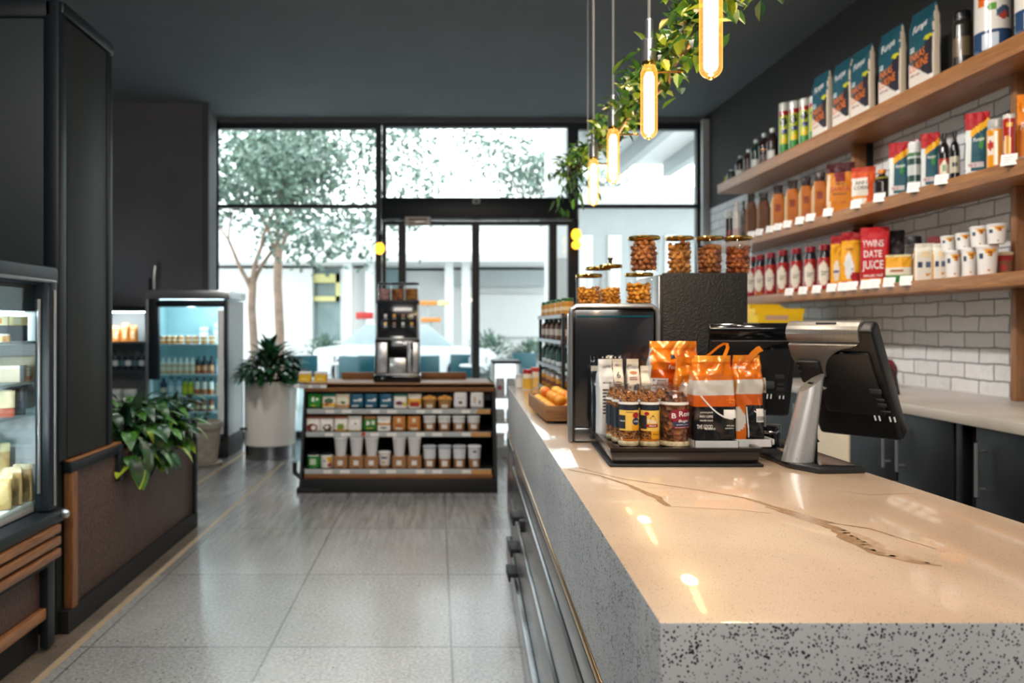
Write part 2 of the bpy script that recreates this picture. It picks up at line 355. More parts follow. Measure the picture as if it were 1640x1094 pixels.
def build_split(s, name, mats, parent):
    """printing that sits far apart on a package becomes separate parts"""
    par = list(range(len(s.v)))
    def find(i):
        while par[i] != i: par[i] = par[par[i]]; i = par[i]
        return i
    for f in s.f:
        for i in f[1:]: par[find(i)] = find(f[0])
    isl = {}
    for k, f in enumerate(s.f): isl.setdefault(find(f[0]), []).append(k)
    boxes = []
    for fs in isl.values():
        P = np.array([s.v[i] for k in fs for i in s.f[k]]); boxes.append((P.min(0), P.max(0), fs))
    grp = list(range(len(boxes)))
    def gf(i):
        while grp[i] != i: i = grp[i]
        return i
    for i in range(len(boxes)):
        for j in range(i):
            g = np.maximum(0, np.maximum(boxes[i][0] - boxes[j][1], boxes[j][0] - boxes[i][1]))
            if math.sqrt((g ** 2).sum()) <= max(.018, .45 * max((boxes[i][1] - boxes[i][0]).max(), (boxes[j][1] - boxes[j][0]).max())): grp[gf(i)] = gf(j)
    out = {}
    for i in range(len(boxes)): out.setdefault(gf(i), []).extend(boxes[i][2])
    if not isinstance(mats, (list, tuple)): mats = [mats]
    for fs in out.values():
        m = MB(); mp = {}; used = sorted({s.m[k] for k in fs})
        for k in fs:
            for i in s.f[k]:
                if i not in mp: mp[i] = len(m.v); m.v.append(s.v[i])
            m.f.append(tuple(mp[i] for i in s.f[k])); m.m.append(used.index(s.m[k])); m.s.append(s.s[k]); m.c.append(None)
        m.build(name, [mats[u] for u in used], parent)
MB.build_split = build_split

def tag(o, label, cat, group=None, kind=None):
    o['label'] = label; o['category'] = cat
    if group: o['group'] = group
    if kind: o['kind'] = kind
    return o
def thing(name, label, cat, loc=(0, 0, 0), rotz=0., group=None):
    o = bpy.data.objects.new(name, None); COL.objects.link(o); o.empty_display_size = .05
    o.location = loc; o.rotation_euler = (0, 0, rotz)
    return tag(o, label, cat, group)
def struct(o, label=None):
    o['kind'] = 'structure'
    if label: o['label'] = label
    return o
def kids(o): return [c for c in bpy.data.objects if c.parent == o]
def dup(o, loc=None, rotz=None, label=None, scale=None, parent=None, group=None):
    c = o.copy(); COL.objects.link(c)
    if parent is not None: c.parent = parent
    if loc is not None: c.location = loc
    if rotz is not None: c.rotation_euler = (0, 0, rotz)
    if scale is not None: c.scale = scale if hasattr(scale, '__len__') else (scale,) * 3
    if label: c['label'] = label
    if group: c['group'] = group
    for k in o.children: dup(k, parent=c)
    return c
ORD = ['first', 'second', 'third', 'fourth', 'fifth', 'sixth', 'seventh', 'eighth', 'ninth', 'tenth', 'eleventh', 'twelfth', 'thirteenth', 'fourteenth', 'fifteenth']

# ------------------------------------------------------------------ packages: lofted rings with a printed design
def ring_pts(a, b, n, N):
    t = np.linspace(0, 2 * PI, 241) - PI / 2
    c, s_ = np.cos(t), np.sin(t)
    x = a * np.sign(c) * np.abs(c) ** (2 / n); y = b * np.sign(s_) * np.abs(s_) ** (2 / n)
    d = np.concatenate([[0], np.cumsum(np.hypot(np.diff(x), np.diff(y)))])
    q = np.linspace(0, d[-1], N + 1)[:-1]
    return np.interp(q, d, x), np.interp(q, d, y)
def ring_at(rings, z):
    for i in range(len(rings) - 1):
        if z <= rings[i + 1][0] or i == len(rings) - 2:
            r0, r1 = rings[i], rings[i + 1]; t = (z - r0[0]) / max(1e-9, r1[0] - r0[0]); t = min(1, max(0, t))
            return [r0[k] + (r1[k] - r0[k]) * t for k in range(1, 4)]
def paint(layers, u, v, side):
    c = None
    for L in layers:
        k = L[0]
        if k == 'bg': c = L[1]
        elif k == 'band':
            if L[1] <= v < L[2]: c = L[3]
        elif k == 'side':
            if side in 'LR': c = L[1]
        elif k == 'left':
            if side == 'L': c = L[1]
        elif k == 'sband':
            if side in 'LR' and L[1] <= v < L[2]: c = L[3]
        elif side != 'F': continue
        elif k == 'rect':
            if L[1] <= u < L[2] and L[3] <= v < L[4]: c = L[5]
        elif k == 'disc':
            if ((u - L[1]) / L[3]) ** 2 + ((v - L[2]) / L[4]) ** 2 < 1: c = L[5]
        elif k == 'diag':       # above the line v = p + q u, inside v range
            if v > L[1] + L[2] * u and v < L[3] + L[4] * u: c = L[5]
        elif k == 'tri':        # downward triangle at u0,v0 half-width w height h
            if L[2] - L[4] < v < L[2] and abs(u - L[1]) < L[3] * (v - (L[2] - L[4])) / L[4]: c = L[5]
    return c
class Pack:
    def __init__(s, rings, wr=0., seed=0, wf=14.):
        s.rings, s.wr, s.seed, s.wf = rings, wr, seed, wf
        s.A = max(r[1] for r in rings); s.z0, s.z1 = rings[0][0], rings[-1][0]
    def disp(s, x, y, z):
        if not s.wr: return 0.
        t = (z - s.z0) / (s.z1 - s.z0)
        q = Vector((x * s.wf, y * s.wf * .6, z * s.wf * .8 + s.seed * 7.3)); k = noise.noise(q); r1 = .35 - abs(noise.noise(q * 1.9 + Vector((3, 1, 7)))) * 1.6; up = max(0., min(1., (t - .5) * 3)) * (1 - .6 * max(0., (t - .9) * 10))
        return s.wr * (k * (.4 + .9 * t) + r1 * (.35 + 1.1 * up))
    def surf(s, x, z, off=.0008):
        a, b, n = ring_at(s.rings, z); q = min(1., abs(x / a))
        y = -b * (1 - q ** n) ** (1 / n)
        return Vector((x, y + s.disp(x, y, z) - off, z))
    def mesh(s, layers, N=40, rows=30, cap=True):
        zs = sorted(set([s.z0 + (s.z1 - s.z0) * i / rows for i in range(rows + 1)] + [r[0] for r in s.rings]))
        V, Fs, C = [], [], []
        for z in zs:
            a, b, n = ring_at(s.rings, z); X, Y = ring_pts(a, b, n, N)
            for x, y in zip(X, Y):
                k = s.disp(x, y, z) if s.wr else 0
                V.append((x, y + k * (1 if abs(y) > .3 * b else 0), z))
        cache = {}
        for j in range(len(zs) - 1):
            for k in range(N):
                q = (k + 1) % N; f = (j * N + k, j * N + q, (j + 1) * N + q, (j + 1) * N + k)
                P = [Vector(V[i]) for i in f]; ctr = (P[0] + P[1] + P[2] + P[3]) / 4
                nv = (P[2] - P[0]).cross(P[3] - P[1])
                side = ('L' if nv.x < 0 else 'R') if abs(nv.x) > 1.4 * abs(nv.y) else ('F' if nv.y < 0 else 'B')
                h = paint(layers, ctr.x / s.A, (ctr.z - s.z0) / (s.z1 - s.z0), side)
                if h not in cache: cache[h] = lin(h)
                Fs.append(f); C.append(cache[h])
        mb = MB(); mb.add(V, Fs, 0, True, None, C)
        if cap:
            e = (len(zs) - 1) * N; h0 = lin(paint(layers, 0, 0, 'B')); h1 = lin(paint(layers, 0, .999, 'B'))
            mb.f += [tuple(range(N))[::-1], tuple(e + k for k in range(N))]; mb.m += [0, 0]; mb.s += [False, False]; mb.c += [h0, h1]
        return mb
    def build(s, name, layers, mat='film', N=40, rows=30, parent=None, **kw):
        return s.mesh(layers, N, rows).build(name, mat, parent, sharp=50, **kw)

_txt = {}
def text2d(t, shear=0.):
    if (t, shear) not in _txt:
        cu = bpy.data.curves.new('t', 'FONT'); cu.body = t; cu.shear = shear; cu.resolution_u = 2; cu.offset = .012
        o = bpy.data.objects.new('t', cu); COL.objects.link(o)
        dg = bpy.context.evaluated_depsgraph_get(); dg.update()
        me = o.evaluated_get(dg).to_mesh()
        V = [(v.co.x, v.co.y) for v in me.vertices]; Fs = [tuple(p.vertices) for p in me.polygons]
        o.evaluated_get(dg).to_mesh_clear(); bpy.data.objects.remove(o); bpy.data.curves.remove(cu)
        xs = [v[0] for v in V]; ys = [v[1] for v in V]
        x0, x1, y0, y1 = min(xs), max(xs), min(ys), max(ys)
        _txt[(t, shear)] = ([((x - (x0 + x1) / 2) / (x1 - x0), (y - (y0 + y1) / 2) / (y1 - y0)) for x, y in V], Fs)
    return _txt[(t, shear)]
def text_on(mb, t, surf, cx, cz, w, h, m=0, shear=0., slope=0.):
    V, Fs = text2d(t, shear)
    mb.add([surf(cx + x * w, cz + y * h + slope * x * w) for x, y in V], Fs, m)
M['coolback'] = plain('cooler_lining_glow', '#9cbcc2', .4, var=.05, vs=3, emit='#8fc4cc', es=.12)  # lining given a faint glow of its own to brighten the cooler
M['leafdm'] = m_leaf('leaf_deep', '#1f5140', '#4a9a6a')
M['bun'] = plain('bread_crust', '#d99a45', .5, var=.2, vs=25)
M['oaklight'] = plain('light_oak', '#cf9a5c', .5, var=.1, vs=30)
M['iconw'] = emis('icon_white', '#d8d0c4', .7); M['icong'] = emis('icon_gold', '#c99a4a', .8); M['icono'] = emis('icon_amber', '#b98a6a', .5)
M['pinkbean'] = m_granule('pink_powder', '#a07878', '#c9a49c', 60); M['beanl'] = m_granule('caramel_bean', '#8a5420', '#c98a3c', 60)
M['ledpanel'] = emis('chiller_backlight', '#eefcff', 1.6)
M['brass2'] = plain('warm_metal_strip', '#c9a77c', .22, 1, var=.05); M['gloss2'] = plain('tray_plastic', '#1a1718', .22, coat=.3, var=.05)
M['jarbase'] = plain('jar_base', '#cbb892', .35, var=.3, vs=80); M['orangefill'] = plain('amber_layer', '#c9761a', .4, var=.2, vs=60)
M['inkb2'] = plain('navy_label', '#1f2633', .4); M['labyellow'] = plain('yellow_label', '#f0c65a', .45, var=.05); M['labgold'] = plain('gold_label', '#eda51c', .45); M['maroonlab'] = plain('crimson_label', '#8a1530', .45); M['inkor'] = plain('burnt_orange_ink', '#b8743a', .5)
M['ribbon'] = plain('orange_ribbon', '#ef8a1a', .3, coat=.3); M['milky'] = plain('milky_plastic', '#d9dadb', .2, coat=.3)
M['lidglass'] = glass('clear_lid', '#f4f4f4', .18, .7)
M['beang'] = m_granule('golden_bean', '#8f5418', '#dc9c44', 40); M['beanr'] = m_granule('reddish_bean', '#7a3416', '#cf7a3c', 40)
M['steelcap'] = brushed('till_cap', '#8f8c89', .36, (40, 1, 1)); M['steelcap'].node_tree.nodes['Principled BSDF'].inputs['Metallic'].default_value = .7; M['steelcol'] = brushed('till_column', '#d9d9da', .34, (1, 1, 30), .05); M['steelcol'].node_tree.nodes['Principled BSDF'].inputs['Metallic'].default_value = .8; M['steel2'] = plain('port_metal', '#55575c', .4, .6)
M['bulbglass'] = glass('bulb_glass_glow', '#ffe9c0', .06, .6)
_n = M['bulbglass'].node_tree; _e = nd(_n, 'ShaderNodeEmission'); _e.inputs[0].default_value = (1, .5, .10, 1)  # amber halo put in as a glow of the tube glass
_lw = nd(_n, 'ShaderNodeLayerWeight'); _lw.inputs[0].default_value = .45; _mp = nd(_n, 'ShaderNodeMapRange'); _mp.inputs['To Min'].default_value = .25; _mp.inputs['To Max'].default_value = .9
_n.links.new(_lw.outputs['Facing'], _mp.inputs['Value']); _n.links.new(_mp.outputs[0], _e.inputs[1])
_a = nd(_n, 'ShaderNodeAddShader'); _o = [x for x in _n.nodes if x.type == 'OUTPUT_MATERIAL'][0]; _s = _o.inputs[0].links[0].from_socket
_n.links.new(_s, _a.inputs[0]); _n.links.new(_e.outputs[0], _a.inputs[1]); _n.links.new(_a.outputs[0], _o.inputs[0]); M['cordgrey'] = plain('cord_grey', '#a9a7a4', .5); M['greyfill'] = plain('grey_powder', '#6a6c6c', .7, var=.2, vs=50)
M['cardglow'] = plain('white_card_face', '#fbfaf6', .5, var=.01)

M['orangered'] = plain('red_orange_peel', '#d9701c', .4, var=.15, vs=40, bmp=.2); M['orangeyel'] = plain('yellow_orange_peel', '#f0b23a', .4, var=.12, vs=40, bmp=.2)
# ================================================================== SETTING
M['leafm2'] = m_leaf('leaf_tree_light', '#5c7566', '#93aa98')
M['ledshelf'] = plain('shelf_edge', '#d5e2e6', .3, var=.02)
def sbox(name, x0, x1, y0, y1, z0, z1, mat, bev=0.):
    return struct(MB().box(x0, x1, y0, y1, z0, z1, 0, bev).build(name, mat))
ZC = 3.84
sbox('floor', -4.3, 3.5, -3, 9.15, -.1, 0, 'floor')
sbox('ceiling', -4.3, 3.5, -3, 9.15, ZC, ZC + .12, 'ceiling')
sbox('wall_left', -4.3, -4.1, -3, 9.15, 0, ZC, 'darkwall')
o = MB().box(3.2, 3.4, -3, 9.15, 0, 2.72, 0).box(3.2, 3.4, -3, 9.15, 2.72, ZC, 1).build('wall_right', ['brick', 'rightwall']); struct(o)
sbox('wall_front', -4.3, 3.5, -3.2, -3, 0, ZC, 'greywall')
YW = 9.0
mb = MB().box(-4.1, -2.73, YW, YW + .15, 0, ZC).box(-2.73, 3.2, YW, YW + .15, 3.79, ZC)
struct(mb.build('wall_back', 'darkwall'))
mb = MB().box(-4.1, -2.62, 8.36, YW, 1.57, ZC, 0)
struct(mb.build('wall_bulkhead', 'darkwall'))
sbox('trim_1', -2.62, -2.55, 8.36, 8.40, 1.57, ZC, 'greywall')
sbox('trim_2', -2.72, -2.62, 8.9, YW, 0, 3.79, 'lightgrey')
sbox('trim_3', 3.12, 3.2, 8.8, 8.86, 2.3, 3.78, 'lightgrey')
sbox('trim_4', -1.535, -1.505, 2, 7.4, 0, .0015, 'strip')
sbox('trim_5', -2.07, -2.03, 5.1, 9, 0, .0015, 'strip')
sbox('floor_border', -2.03, -1.54, 2, 5.05, -.05, .001, 'border')

# glazed front: every window and door is framed for itself
def wx(px_): return (px_ - CX) / F * YW
def wz(py_): return CH - (py_ - CY) / F * YW
def glazing(name, x0, x1, z0, z1, bars=(), fw=.05, bot=.08):
    r = struct(bpy.data.objects.new(name, None)); COL.objects.link(r)
    m = MB()
    m.box(x0, x0 + fw, YW, YW + .09, z0, z1).box(x1 - fw, x1, YW, YW + .09, z0, z1).box(x0 + fw, x1 - fw, YW, YW + .09, z1 - fw, z1).box(x0 + fw, x1 - fw, YW, YW + .09, z0, z0 + bot)
    for z in bars: m.box(x0 + fw, x1 - fw, YW, YW + .09, z - .022, z + .022)
    m.build('frame', 'frame', r)
    MB().box(x0 + fw, x1 - fw, YW + .04, YW + .052, z0 + bot, z1 - fw).build('pane', 'win', r)
    return r
ZT = wz(330)
glazing('window_1', wx(338), wx(608) + .02, 0, 3.79, (ZT,), .07)
glazing('window_2', wx(612), wx(916), wz(322), 3.79, (), .05, .04)
glazing('window_3', wx(916), 3.2, 0, 3.79, (ZT,), .08)
glazing('window_4', wx(612), wx(644), 0, wz(354), (), .045)
glazing('window_5', wx(886), wx(916), 0, wz(354), (), .045)
d = glazing('door_1', wx(644), wx(762), 0, wz(354), (), .045)
MB().tube([(wx(755), YW - .05, .9), (wx(755), YW - .05, 1.5)], .014, 8).build('door_handle', 'alum', d)
glazing('door_2', wx(762), wx(886), 0, wz(354), (), .045)
mb = MB().box(wx(612), wx(919), YW - .22, YW + .0, wz(354), wz(321), 0, .012)
h = struct(mb.build('trim_6', 'frame')); h['label'] = 'dark sliding door header'

o = thing('door_sign', 'small pale notice plate hanging below the sliding door header', 'sign', (wx(670), YW - .235, wz(359)))
MB().box(-.15, .15, -.008, 0, -.05, .055, 0, .004).build('plate', 'offwhite', o)
mb = MB().box(-.11, .11, -.0095, -.008, .012, .03).box(-.1, .1, -.0095, -.008, -.03, -.016)
mb.build('printed_line', 'inkbl', o)
o = thing('motion_detector', 'small grey motion sensor on the door header above the sliding doors', 'sensor', (wx(761), YW - .225, wz(328)))
MB().box(-.045, .045, -.05, 0, -.03, .03, 0, .012).build('housing', 'lightgrey', o); MB().sphere((0, -.05, -.005), (.02, .012, .014), 12, 8).build('lens', 'ink', o)

def amber_lamp(x, y, two, label):
    p = at(x, y, 8.7); o = thing('amber_lamp', label, 'lamp', p)
    MB().lathe([(.02, .09), (.03, .12), (.03, .19)], (0, 0, 0), 16).build('socket', 'matte', o)
    m = MB().sphere((0, 0, .03), (.058, .058, .07), 16, 12)
    m.build('bulb', 'amber', o)
    if two: MB().sphere((0, 0, -.09), (.055, .055, .05), 16, 12).build('bulb', 'amber', o)
    m = MB().tube([(0, 0, .19), (0, .1, .24), (0, .2, .24)], .012, 8).build('bracket', 'matte', o)
amber_lamp(608, 402, False, 'single amber lamp on the mullion beside the tall left window')
amber_lamp(923, 380, True, 'pair of stacked amber bulbs on the door post under the garland')

# ================================================================== OUTSIDE
sbox('pavement', -14, 14, 9.16, 40, -.12, -.02, 'pave')
def bl(name, parts, mat, parent): 
    m = MB()
    for p in parts: m.box(*p)
    return m.build(name, mat, parent)
b = thing('shop_building', 'white shop building with flat canopy across the street', 'building', (0, 22, 0))
def fx(px_, Y=22): return (px_ - CX) / F * Y
def fz(py_, Y=22): return CH - (py_ - CY) / F * Y
bl('wall', [(fx(280), fx(500), 0, 4, 0, fz(430)), (fx(545), fx(612), 0, 4, 0, fz(430)), (fx(500), fx(545), 0, 4, 0, .9), (fx(612), fx(1040), 1, 4, 0, fz(430))], 'facade', b)
bl('roof', [(fx(280), fx(1040), -1.4, 4, fz(425), fz(372))], 'facade', b)
bl('upper_wall', [(fx(280), fx(660), 1.2, 4, fz(372), fz(340))], 'facade2', b)
for k, x in enumerate((556, 590, 712, 738)): bl('column', [(fx(x), fx(x + 13), -.9, -.5, 0, fz(425))], 'facade', b)
w = bl('window_frame', [(fx(500), fx(545), .2, .35, fz(452), fz(438)), (fx(500), fx(545), .2, .35, fz(482), fz(474)), (fx(536), fx(545), .2, .35, fz(482), fz(438))], 'yell', b)
bl('shop_glass', [(fx(500), fx(545), .5, .56, .9, fz(430))], 'dglass', b)
bl('dark_opening', [(fx(615), fx(645), .85, .95, fz(500), fz(428))], 'dglass', b)
bl('fascia', [(fx(725), fx(880), .6, .95, fz(456), fz(430))], 'facade2', b)
bl('shop_window', [(fx(760), fx(880), .85, .95, fz(540), fz(470))], 'facade', b)
for x0, x1, y0, y1, mt, nm, lb in ((672, 700, 482, 489, 'orap', 'orange', 'long orange shop sign behind the coffee machine'), (701, 720, 482, 489, 'yell', 'yellow', 'pale yellow shop sign beside the orange one across the street'),
                             (674, 706, 509, 516, 'orap', 'orange', 'lower orange shop sign across the street beside the coffee machine'), (570, 598, 500, 511, 'redp', 'red', 'red awning board across the street beside the coffee machine')):
    Y = 19.5 if y0 < 509 else 19.1; p0 = at(x0, y1, Y); p1 = at(x1, y0, Y)
    o = thing('shop_sign', lb, 'sign', ((p0.x + p1.x) / 2, Y, 0))
    w_ = (p1.x - p0.x) / 2
    MB().box(-w_, w_, -.04, .04, p0.z, p1.z, 0, .02).build('board', mt, o)
    MB().tube([(0, .06, 0), (0, .06, p0.z + .05)], .03, 8).build('post', 'facade2', o)
# canopy over the entrance and its column
o = thing('entrance_canopy', 'pale concrete canopy with beams outside the glazing beside the doors', 'canopy', (0, 0, 0))
MB().prism([(1.5, 9.4), (6, 9.4), (6, 13.5), (2.6, 13.5)], 4.25, 4.5).build('slab', 'facade', o)
for k in range(3): MB().box(2.2 + k * .9, 2.34 + k * .9, 9.5, 13.3, 4.0, 4.245).build('beam', 'facade2', o)
MB().box(1.62, 1.95, 11, 11.3, -.02, 4.24, 0, .02).build('column', 'facade', o)
o = thing('side_building', 'white side building with tall bright slit windows beyond the glazing', 'building', (0, 0, 0))
MB().box(2.6, 7, 14.5, 16, -.02, 3.6).build('wall', 'facade2', o)
for k in range(4): MB().box(2.75 + k * .55, 3.0 + k * .55, 14.44, 14.49, 1.2, 3.1).build('pane', 'white', o)
MB().box(2.2, 7, 14.0, 16.1, 3.6, 3.95).build('roof', 'facade', o)
# striped sign post outside
o = thing('banner_post', 'slim banner post with red white and blue panels outside the door', 'sign', at(899, 470, 10.5) * Vector((1, 1, 0)))
MB().tube([(0, 0, -.02), (0, 0, 2.3)], .03).build('post', 'facade2', o)
for z0, z1, mt in ((1.7, 2.3, 'white'), (1.55, 1.7, 'redp'), (1.25, 1.55, 'white'), (1.05, 1.25, 'inkb'), (.5, 1.05, 'white'), (.3, .5, 'redp')): MB().box(-.12, .12, -.04, -.03, z0, z1).build('panel', mt, o)

def tube_branch(mb, p, d, L, r, depth, tips, rnd):
    pts = [Vector(p)]; d = Vector(d).normalized(); rs = [r]
    for i in range(5):
        d = (d + Vector((rnd.uniform(-.18, .18), rnd.uniform(-.18, .18), .04))).normalized(); pts.append(pts[-1] + d * L / 5); rs.append(r * (1 - .09 * (i + 1)))
    mb.tube(pts, rs, 7)
    if depth == 0: tips.append(pts[-1]); tips.append(pts[-3]); return
    for k in range(3 if depth < 2 else 2):
        a = rnd.uniform(0, 2 * PI); sp = rnd.uniform(.35, .8)
        nd_ = (d + Vector((math.cos(a) * sp, math.sin(a) * sp, rnd.uniform(-.1, .35)))).normalized()
        tube_branch(mb, pts[-1 if k < 2 else -2], nd_, L * rnd.uniform(.6, .8), rs[-1] * .8, depth - 1, tips, rnd)
def tree(name, label, base, h, r, L, clusters, seed, nleaf, size=.1):
    rnd = random.Random(seed); o = thing(name, label, 'tree', base)
    m = MB(); tips = []
    m.tube([(0, 0, -.03), (.03, 0, h * .4), (-.02, 0, h * .75), (0, 0, h)], [r * 1.25, r, r * .92, r * .9], 10)
    for k in range(3):
        a = seed + k * 2.2
        tube_branch(m, (0, 0, h - .05 - .12 * k), (math.cos(a) * .55, math.sin(a) * .4, 1), L, r * .6, 2, tips, rnd)
    m.build('trunk', 'bark', o)
    f = MB()
    pts = list(tips) + [Vector(c) for c in clusters]
    for i in range(nleaf):
        c = pts[i % len(pts)] + Vector((rnd.gauss(0, .34), rnd.gauss(0, .34), rnd.gauss(0, .24)))
        d = Vector((rnd.uniform(-1, 1), rnd.uniform(-1, 1), rnd.uniform(-1, .6))).normalized(); s_ = d.orthogonal().normalized()
        l = size * rnd.uniform(.6, 1.3); w_ = l * .32
        f.add([c, c + d * l * .5 + s_ * w_, c + d * l, c + d * l * .5 - s_ * w_], [(0, 1, 2, 3)], rnd.randrange(2))
    f.build('foliage', ['leafg', 'leafm2'], o)
    return o
B = at(405, 522, 13); B.z = 0
R = random.Random(3)
def cl(n, x0, x1, z0, z1, dy=.6):   # extra foliage clusters, relative to the trunk
    return [(R.uniform(x0, x1), R.uniform(-dy, dy), R.uniform(z0, z1)) for _ in range(n)]
tree('street_tree', 'slender leafy tree with forked trunk outside the tall left window', B, 2.2, .075, 1.0, cl(16, -.7, .9, 3.0, 4.9) + cl(34, .2, 3.1, 3.1, 4.9) + cl(8, .6, 1.6, 2.55, 3.2), 5, 6200, .12)
B2 = at(446, 522, 16); B2.z = 0
tree('street_tree', 'taller pale-barked tree standing behind the forked one outside the window', B2, 3.0, .1, 1.2, cl(18, -1.5, 3.2, 4.0, 6), 11, 2600, .15)
B3 = at(893, 522, 18); B3.z = 0
tree('street_tree', 'tree whose leaves show above the sliding door beside the concrete column', B3, 3.2, .1, 1.1, cl(16, -2.2, -.5, 5.2, 6.2) + cl(12, -.8, .1, 4.2, 5.4), 21, 2600, .15)
def shrub(label, c, r, n, seed):
    rnd = random.Random(seed); o = thing('shrub', label, 'shrub', (c.x, c.y, -.02)); m = MB()
    for i in range(n):
        a, b_ = rnd.uniform(0, 2 * PI), math.acos(rnd.uniform(-.2, 1)); k = rnd.uniform(.6, 1)
        p = Vector((r * k * math.cos(a) * math.sin(b_), r * .6 * k * math.sin(a) * math.sin(b_), .3 + r * 1.1 * k * math.cos(b_)))
        m.leaf(p, (p - Vector((0, 0, .2))), .16, .09, rnd.randrange(2), .4, n=2)
    m.build('foliage', ['leafg', 'leafm2'], o)
    MB().tube([(0, 0, 0), (0, 0, .5)], .04).build('stem', 'bark', o)
for x, Y, r, lb in ((786, 19.7, .8, 'large round shrub seen through the right sliding door'), (851, 20.5, .6, 'darker shrub beside the door post across the street'), (520, 20.3, .7, 'shrub under the yellow-framed shop window'), (803, 11.2, .42, 'low shrub on the pavement near the right sliding door')):
    shrub(lb, at(x, 522, Y), r, 420, int(x))
# parked cars beyond the pavement
def car(x, Y, label, mat, s=1.):
    o = thing('parked_car', label, 'car', (x, Y, -.02))
    body = [(-2.1, .25), (2.1, .25), (2.15, .6), (2.0, .82), (1.2, .9), (-1.3, .95), (-2.05, .85), (-2.15, .55)]
    cab = [(-1.5, .93), (1.15, .9), (.55, 1.38), (-.9, 1.42)]
    X = Matrix.Rotation(PI / 2, 4, 'X')
    MB().prism(body, -.85, .85, 0, X, .05).build('body', mat, o)
    MB().prism(cab, -.72, .72, 0, X, .05).build('cabin', 'carglass', o)
    for wx_ in (-1.35, 1.3):
        for wy in (-.82, .82):
            MB().lathe([(.2, -.1), (.32, -.09), (.33, 0), (.32, .09), (.2, .1)], (0, 0, 0), 18, 0, Matrix.Translation((wx_, wy, .33)) @ X).build('wheel', 'tyre', o)
    for sx in (-2.12, 2.1): MB().box(sx - .04, sx + .04, -.6, .6, .58, .7, 0, .02).build('light_bar', 'redp' if sx < 0 else 'white', o)
car(-.75, 18.0, 'white car parked across the pavement behind the coffee machine', 'car')
# outdoor cafe seats on the pavement
def cafe_chair(x, Y, rz, label):
    o = thing('cafe_chair', label, 'chair', (x, Y, -.02), rz, 'cafe chairs outside')
    MB().box(-.22, .22, -.22, .22, .44, .48, 0, .02).build('seat', 'teal', o)
    MB().box(-.22, .22, .19, .23, .50, .88, 0, .02).build('backrest', 'teal', o)
    for sx in (-.19, .19):
        for sy in (-.19, .2): MB().tube([(sx, sy, 0), (sx * .95, sy, .45 if sy < 0 else .55)], .014, 6).build('leg', 'frame', o)
    return o
cc = cafe_chair(-2.15, 12.3, .3, 'teal cafe chair outside beside the bushy plant')
for x, Y, rz, lb in ((-1.55, 12.0, -.6, 'teal cafe chair outside, second from the bushy plant'), (-1.05, 12.6, 2.8, 'teal cafe chair outside just before the coffee machine'), (-.05, 12.2, .5, 'teal cafe chair outside beside the coffee machine, behind the door glass'),
                     (.35, 12.7, -.4, 'teal cafe chair outside the middle of the sliding doors'), (1.62, 13.3, .2, 'teal cafe chair outside the right sliding door')):
    dup(cc, (x, Y, -.02), rz, lb)
for x, Y, lb in ((-1.72, 12.85, 'white round cafe table among the teal chairs near the plant'), (.7, 12.2, 'white round cafe table outside the sliding doors'), (-.55, 12.9, 'white round cafe table behind the coffee machine')):
    o = thing('cafe_table', lb, 'table', (x, Y, -.02))
    MB().lathe([(.24, 0), (.24, .02), (.03, .03), (.03, .7), (.1, .71)], seg=20).build('pedestal', 'alum', o)
    MB().lathe([(.33, .71), (.34, .72), (.33, .74)], seg=28).build('table_top', 'white', o)
    for k in range(2):
        a = 2.4 * k + x; p = (x + .15 * math.cos(a), Y + .15 * math.sin(a), .7205)
        g = thing('water_glass', ('clear tumbler on the ', 'second clear tumbler on the ')[k] + lb, 'glass', p)
        MB().lathe([(.03, 0), (.036, .12), (.033, .12), (.028, .006)], seg=14, cap=False).build('glass_body', 'alum', g)
# ================================================================== LEFT SIDE
o = thing('tall_cabinet', 'tall dark panelled cabinet block standing behind the refrigerated display case', 'cabinet')
MB().box(-4.05, -1.66, 3.27, 3.74, .0, 2.74, 0).build('carcass', 'clad', o)
MB().box(-4.05, -1.70, 3.235, 3.268, 1.56, 2.68, 0, .004).build('front_panel', 'cladfront', o)
MB().box(-1.658, -1.632, 3.31, 3.70, .762, 2.70, 0, .004).build('side_panel', 'clad', o)
m = MB().box(-1.695, -1.628, 3.225, 3.30, .76, 2.76, 0, .012).box(-4.05, -1.66, 3.225, 3.30, 2.68, 2.76, 0, .01).box(-1.66, -1.62, 3.25, 3.76, 2.705, 2.76, 0, .008).box(-1.655, -1.625, 3.71, 3.755, .76, 2.70, 0, .006)
m.build('edge_trim', 'frame', o)

# plant bench: brown woven front, walnut posts, black plinth
o = thing('planter_bench', 'long planter bench with brown woven front and black plinth beside the aisle', 'planter')
MB().box(-2.3, -1.65, 3.765, 5.04, .1, .62, 0).build('body', 'brown', o)
MB().box(-1.656, -1.612, 3.275, 5.045, 0, .1, 0).build('plinth', 'matte', o)
MB().box(-1.65, -1.608, 3.31, 3.36, .1, .70, 0, .004).build('corner_post', 'walnutv', o)
MB().box(-1.655, -1.632, 3.36, 5.02, .101, .70, 0, .003).build('woven_panel', 'brown', o)
MB().box(-1.66, -1.612, 5.0, 5.045, .08, .72, 0, .004).build('end_post', 'frame', o)
MB().box(-1.655, -1.612, 3.305, 3.83, .701, .745, 0, .006).build('top_rail', 'frame', o)
MB().box(-1.655, -1.616, 3.31, 3.84, .7455, .757, 0, .003).build('rail_cap', 'walnut', o)
MB().box(-1.655, -1.608, 3.80, 3.845, .56, .745, 0, .004).build('bracket', 'frame', o)
MB().box(-2.2, -1.67, 3.80, 4.98, .621, .69, 0).build('soil', 'soil', o)

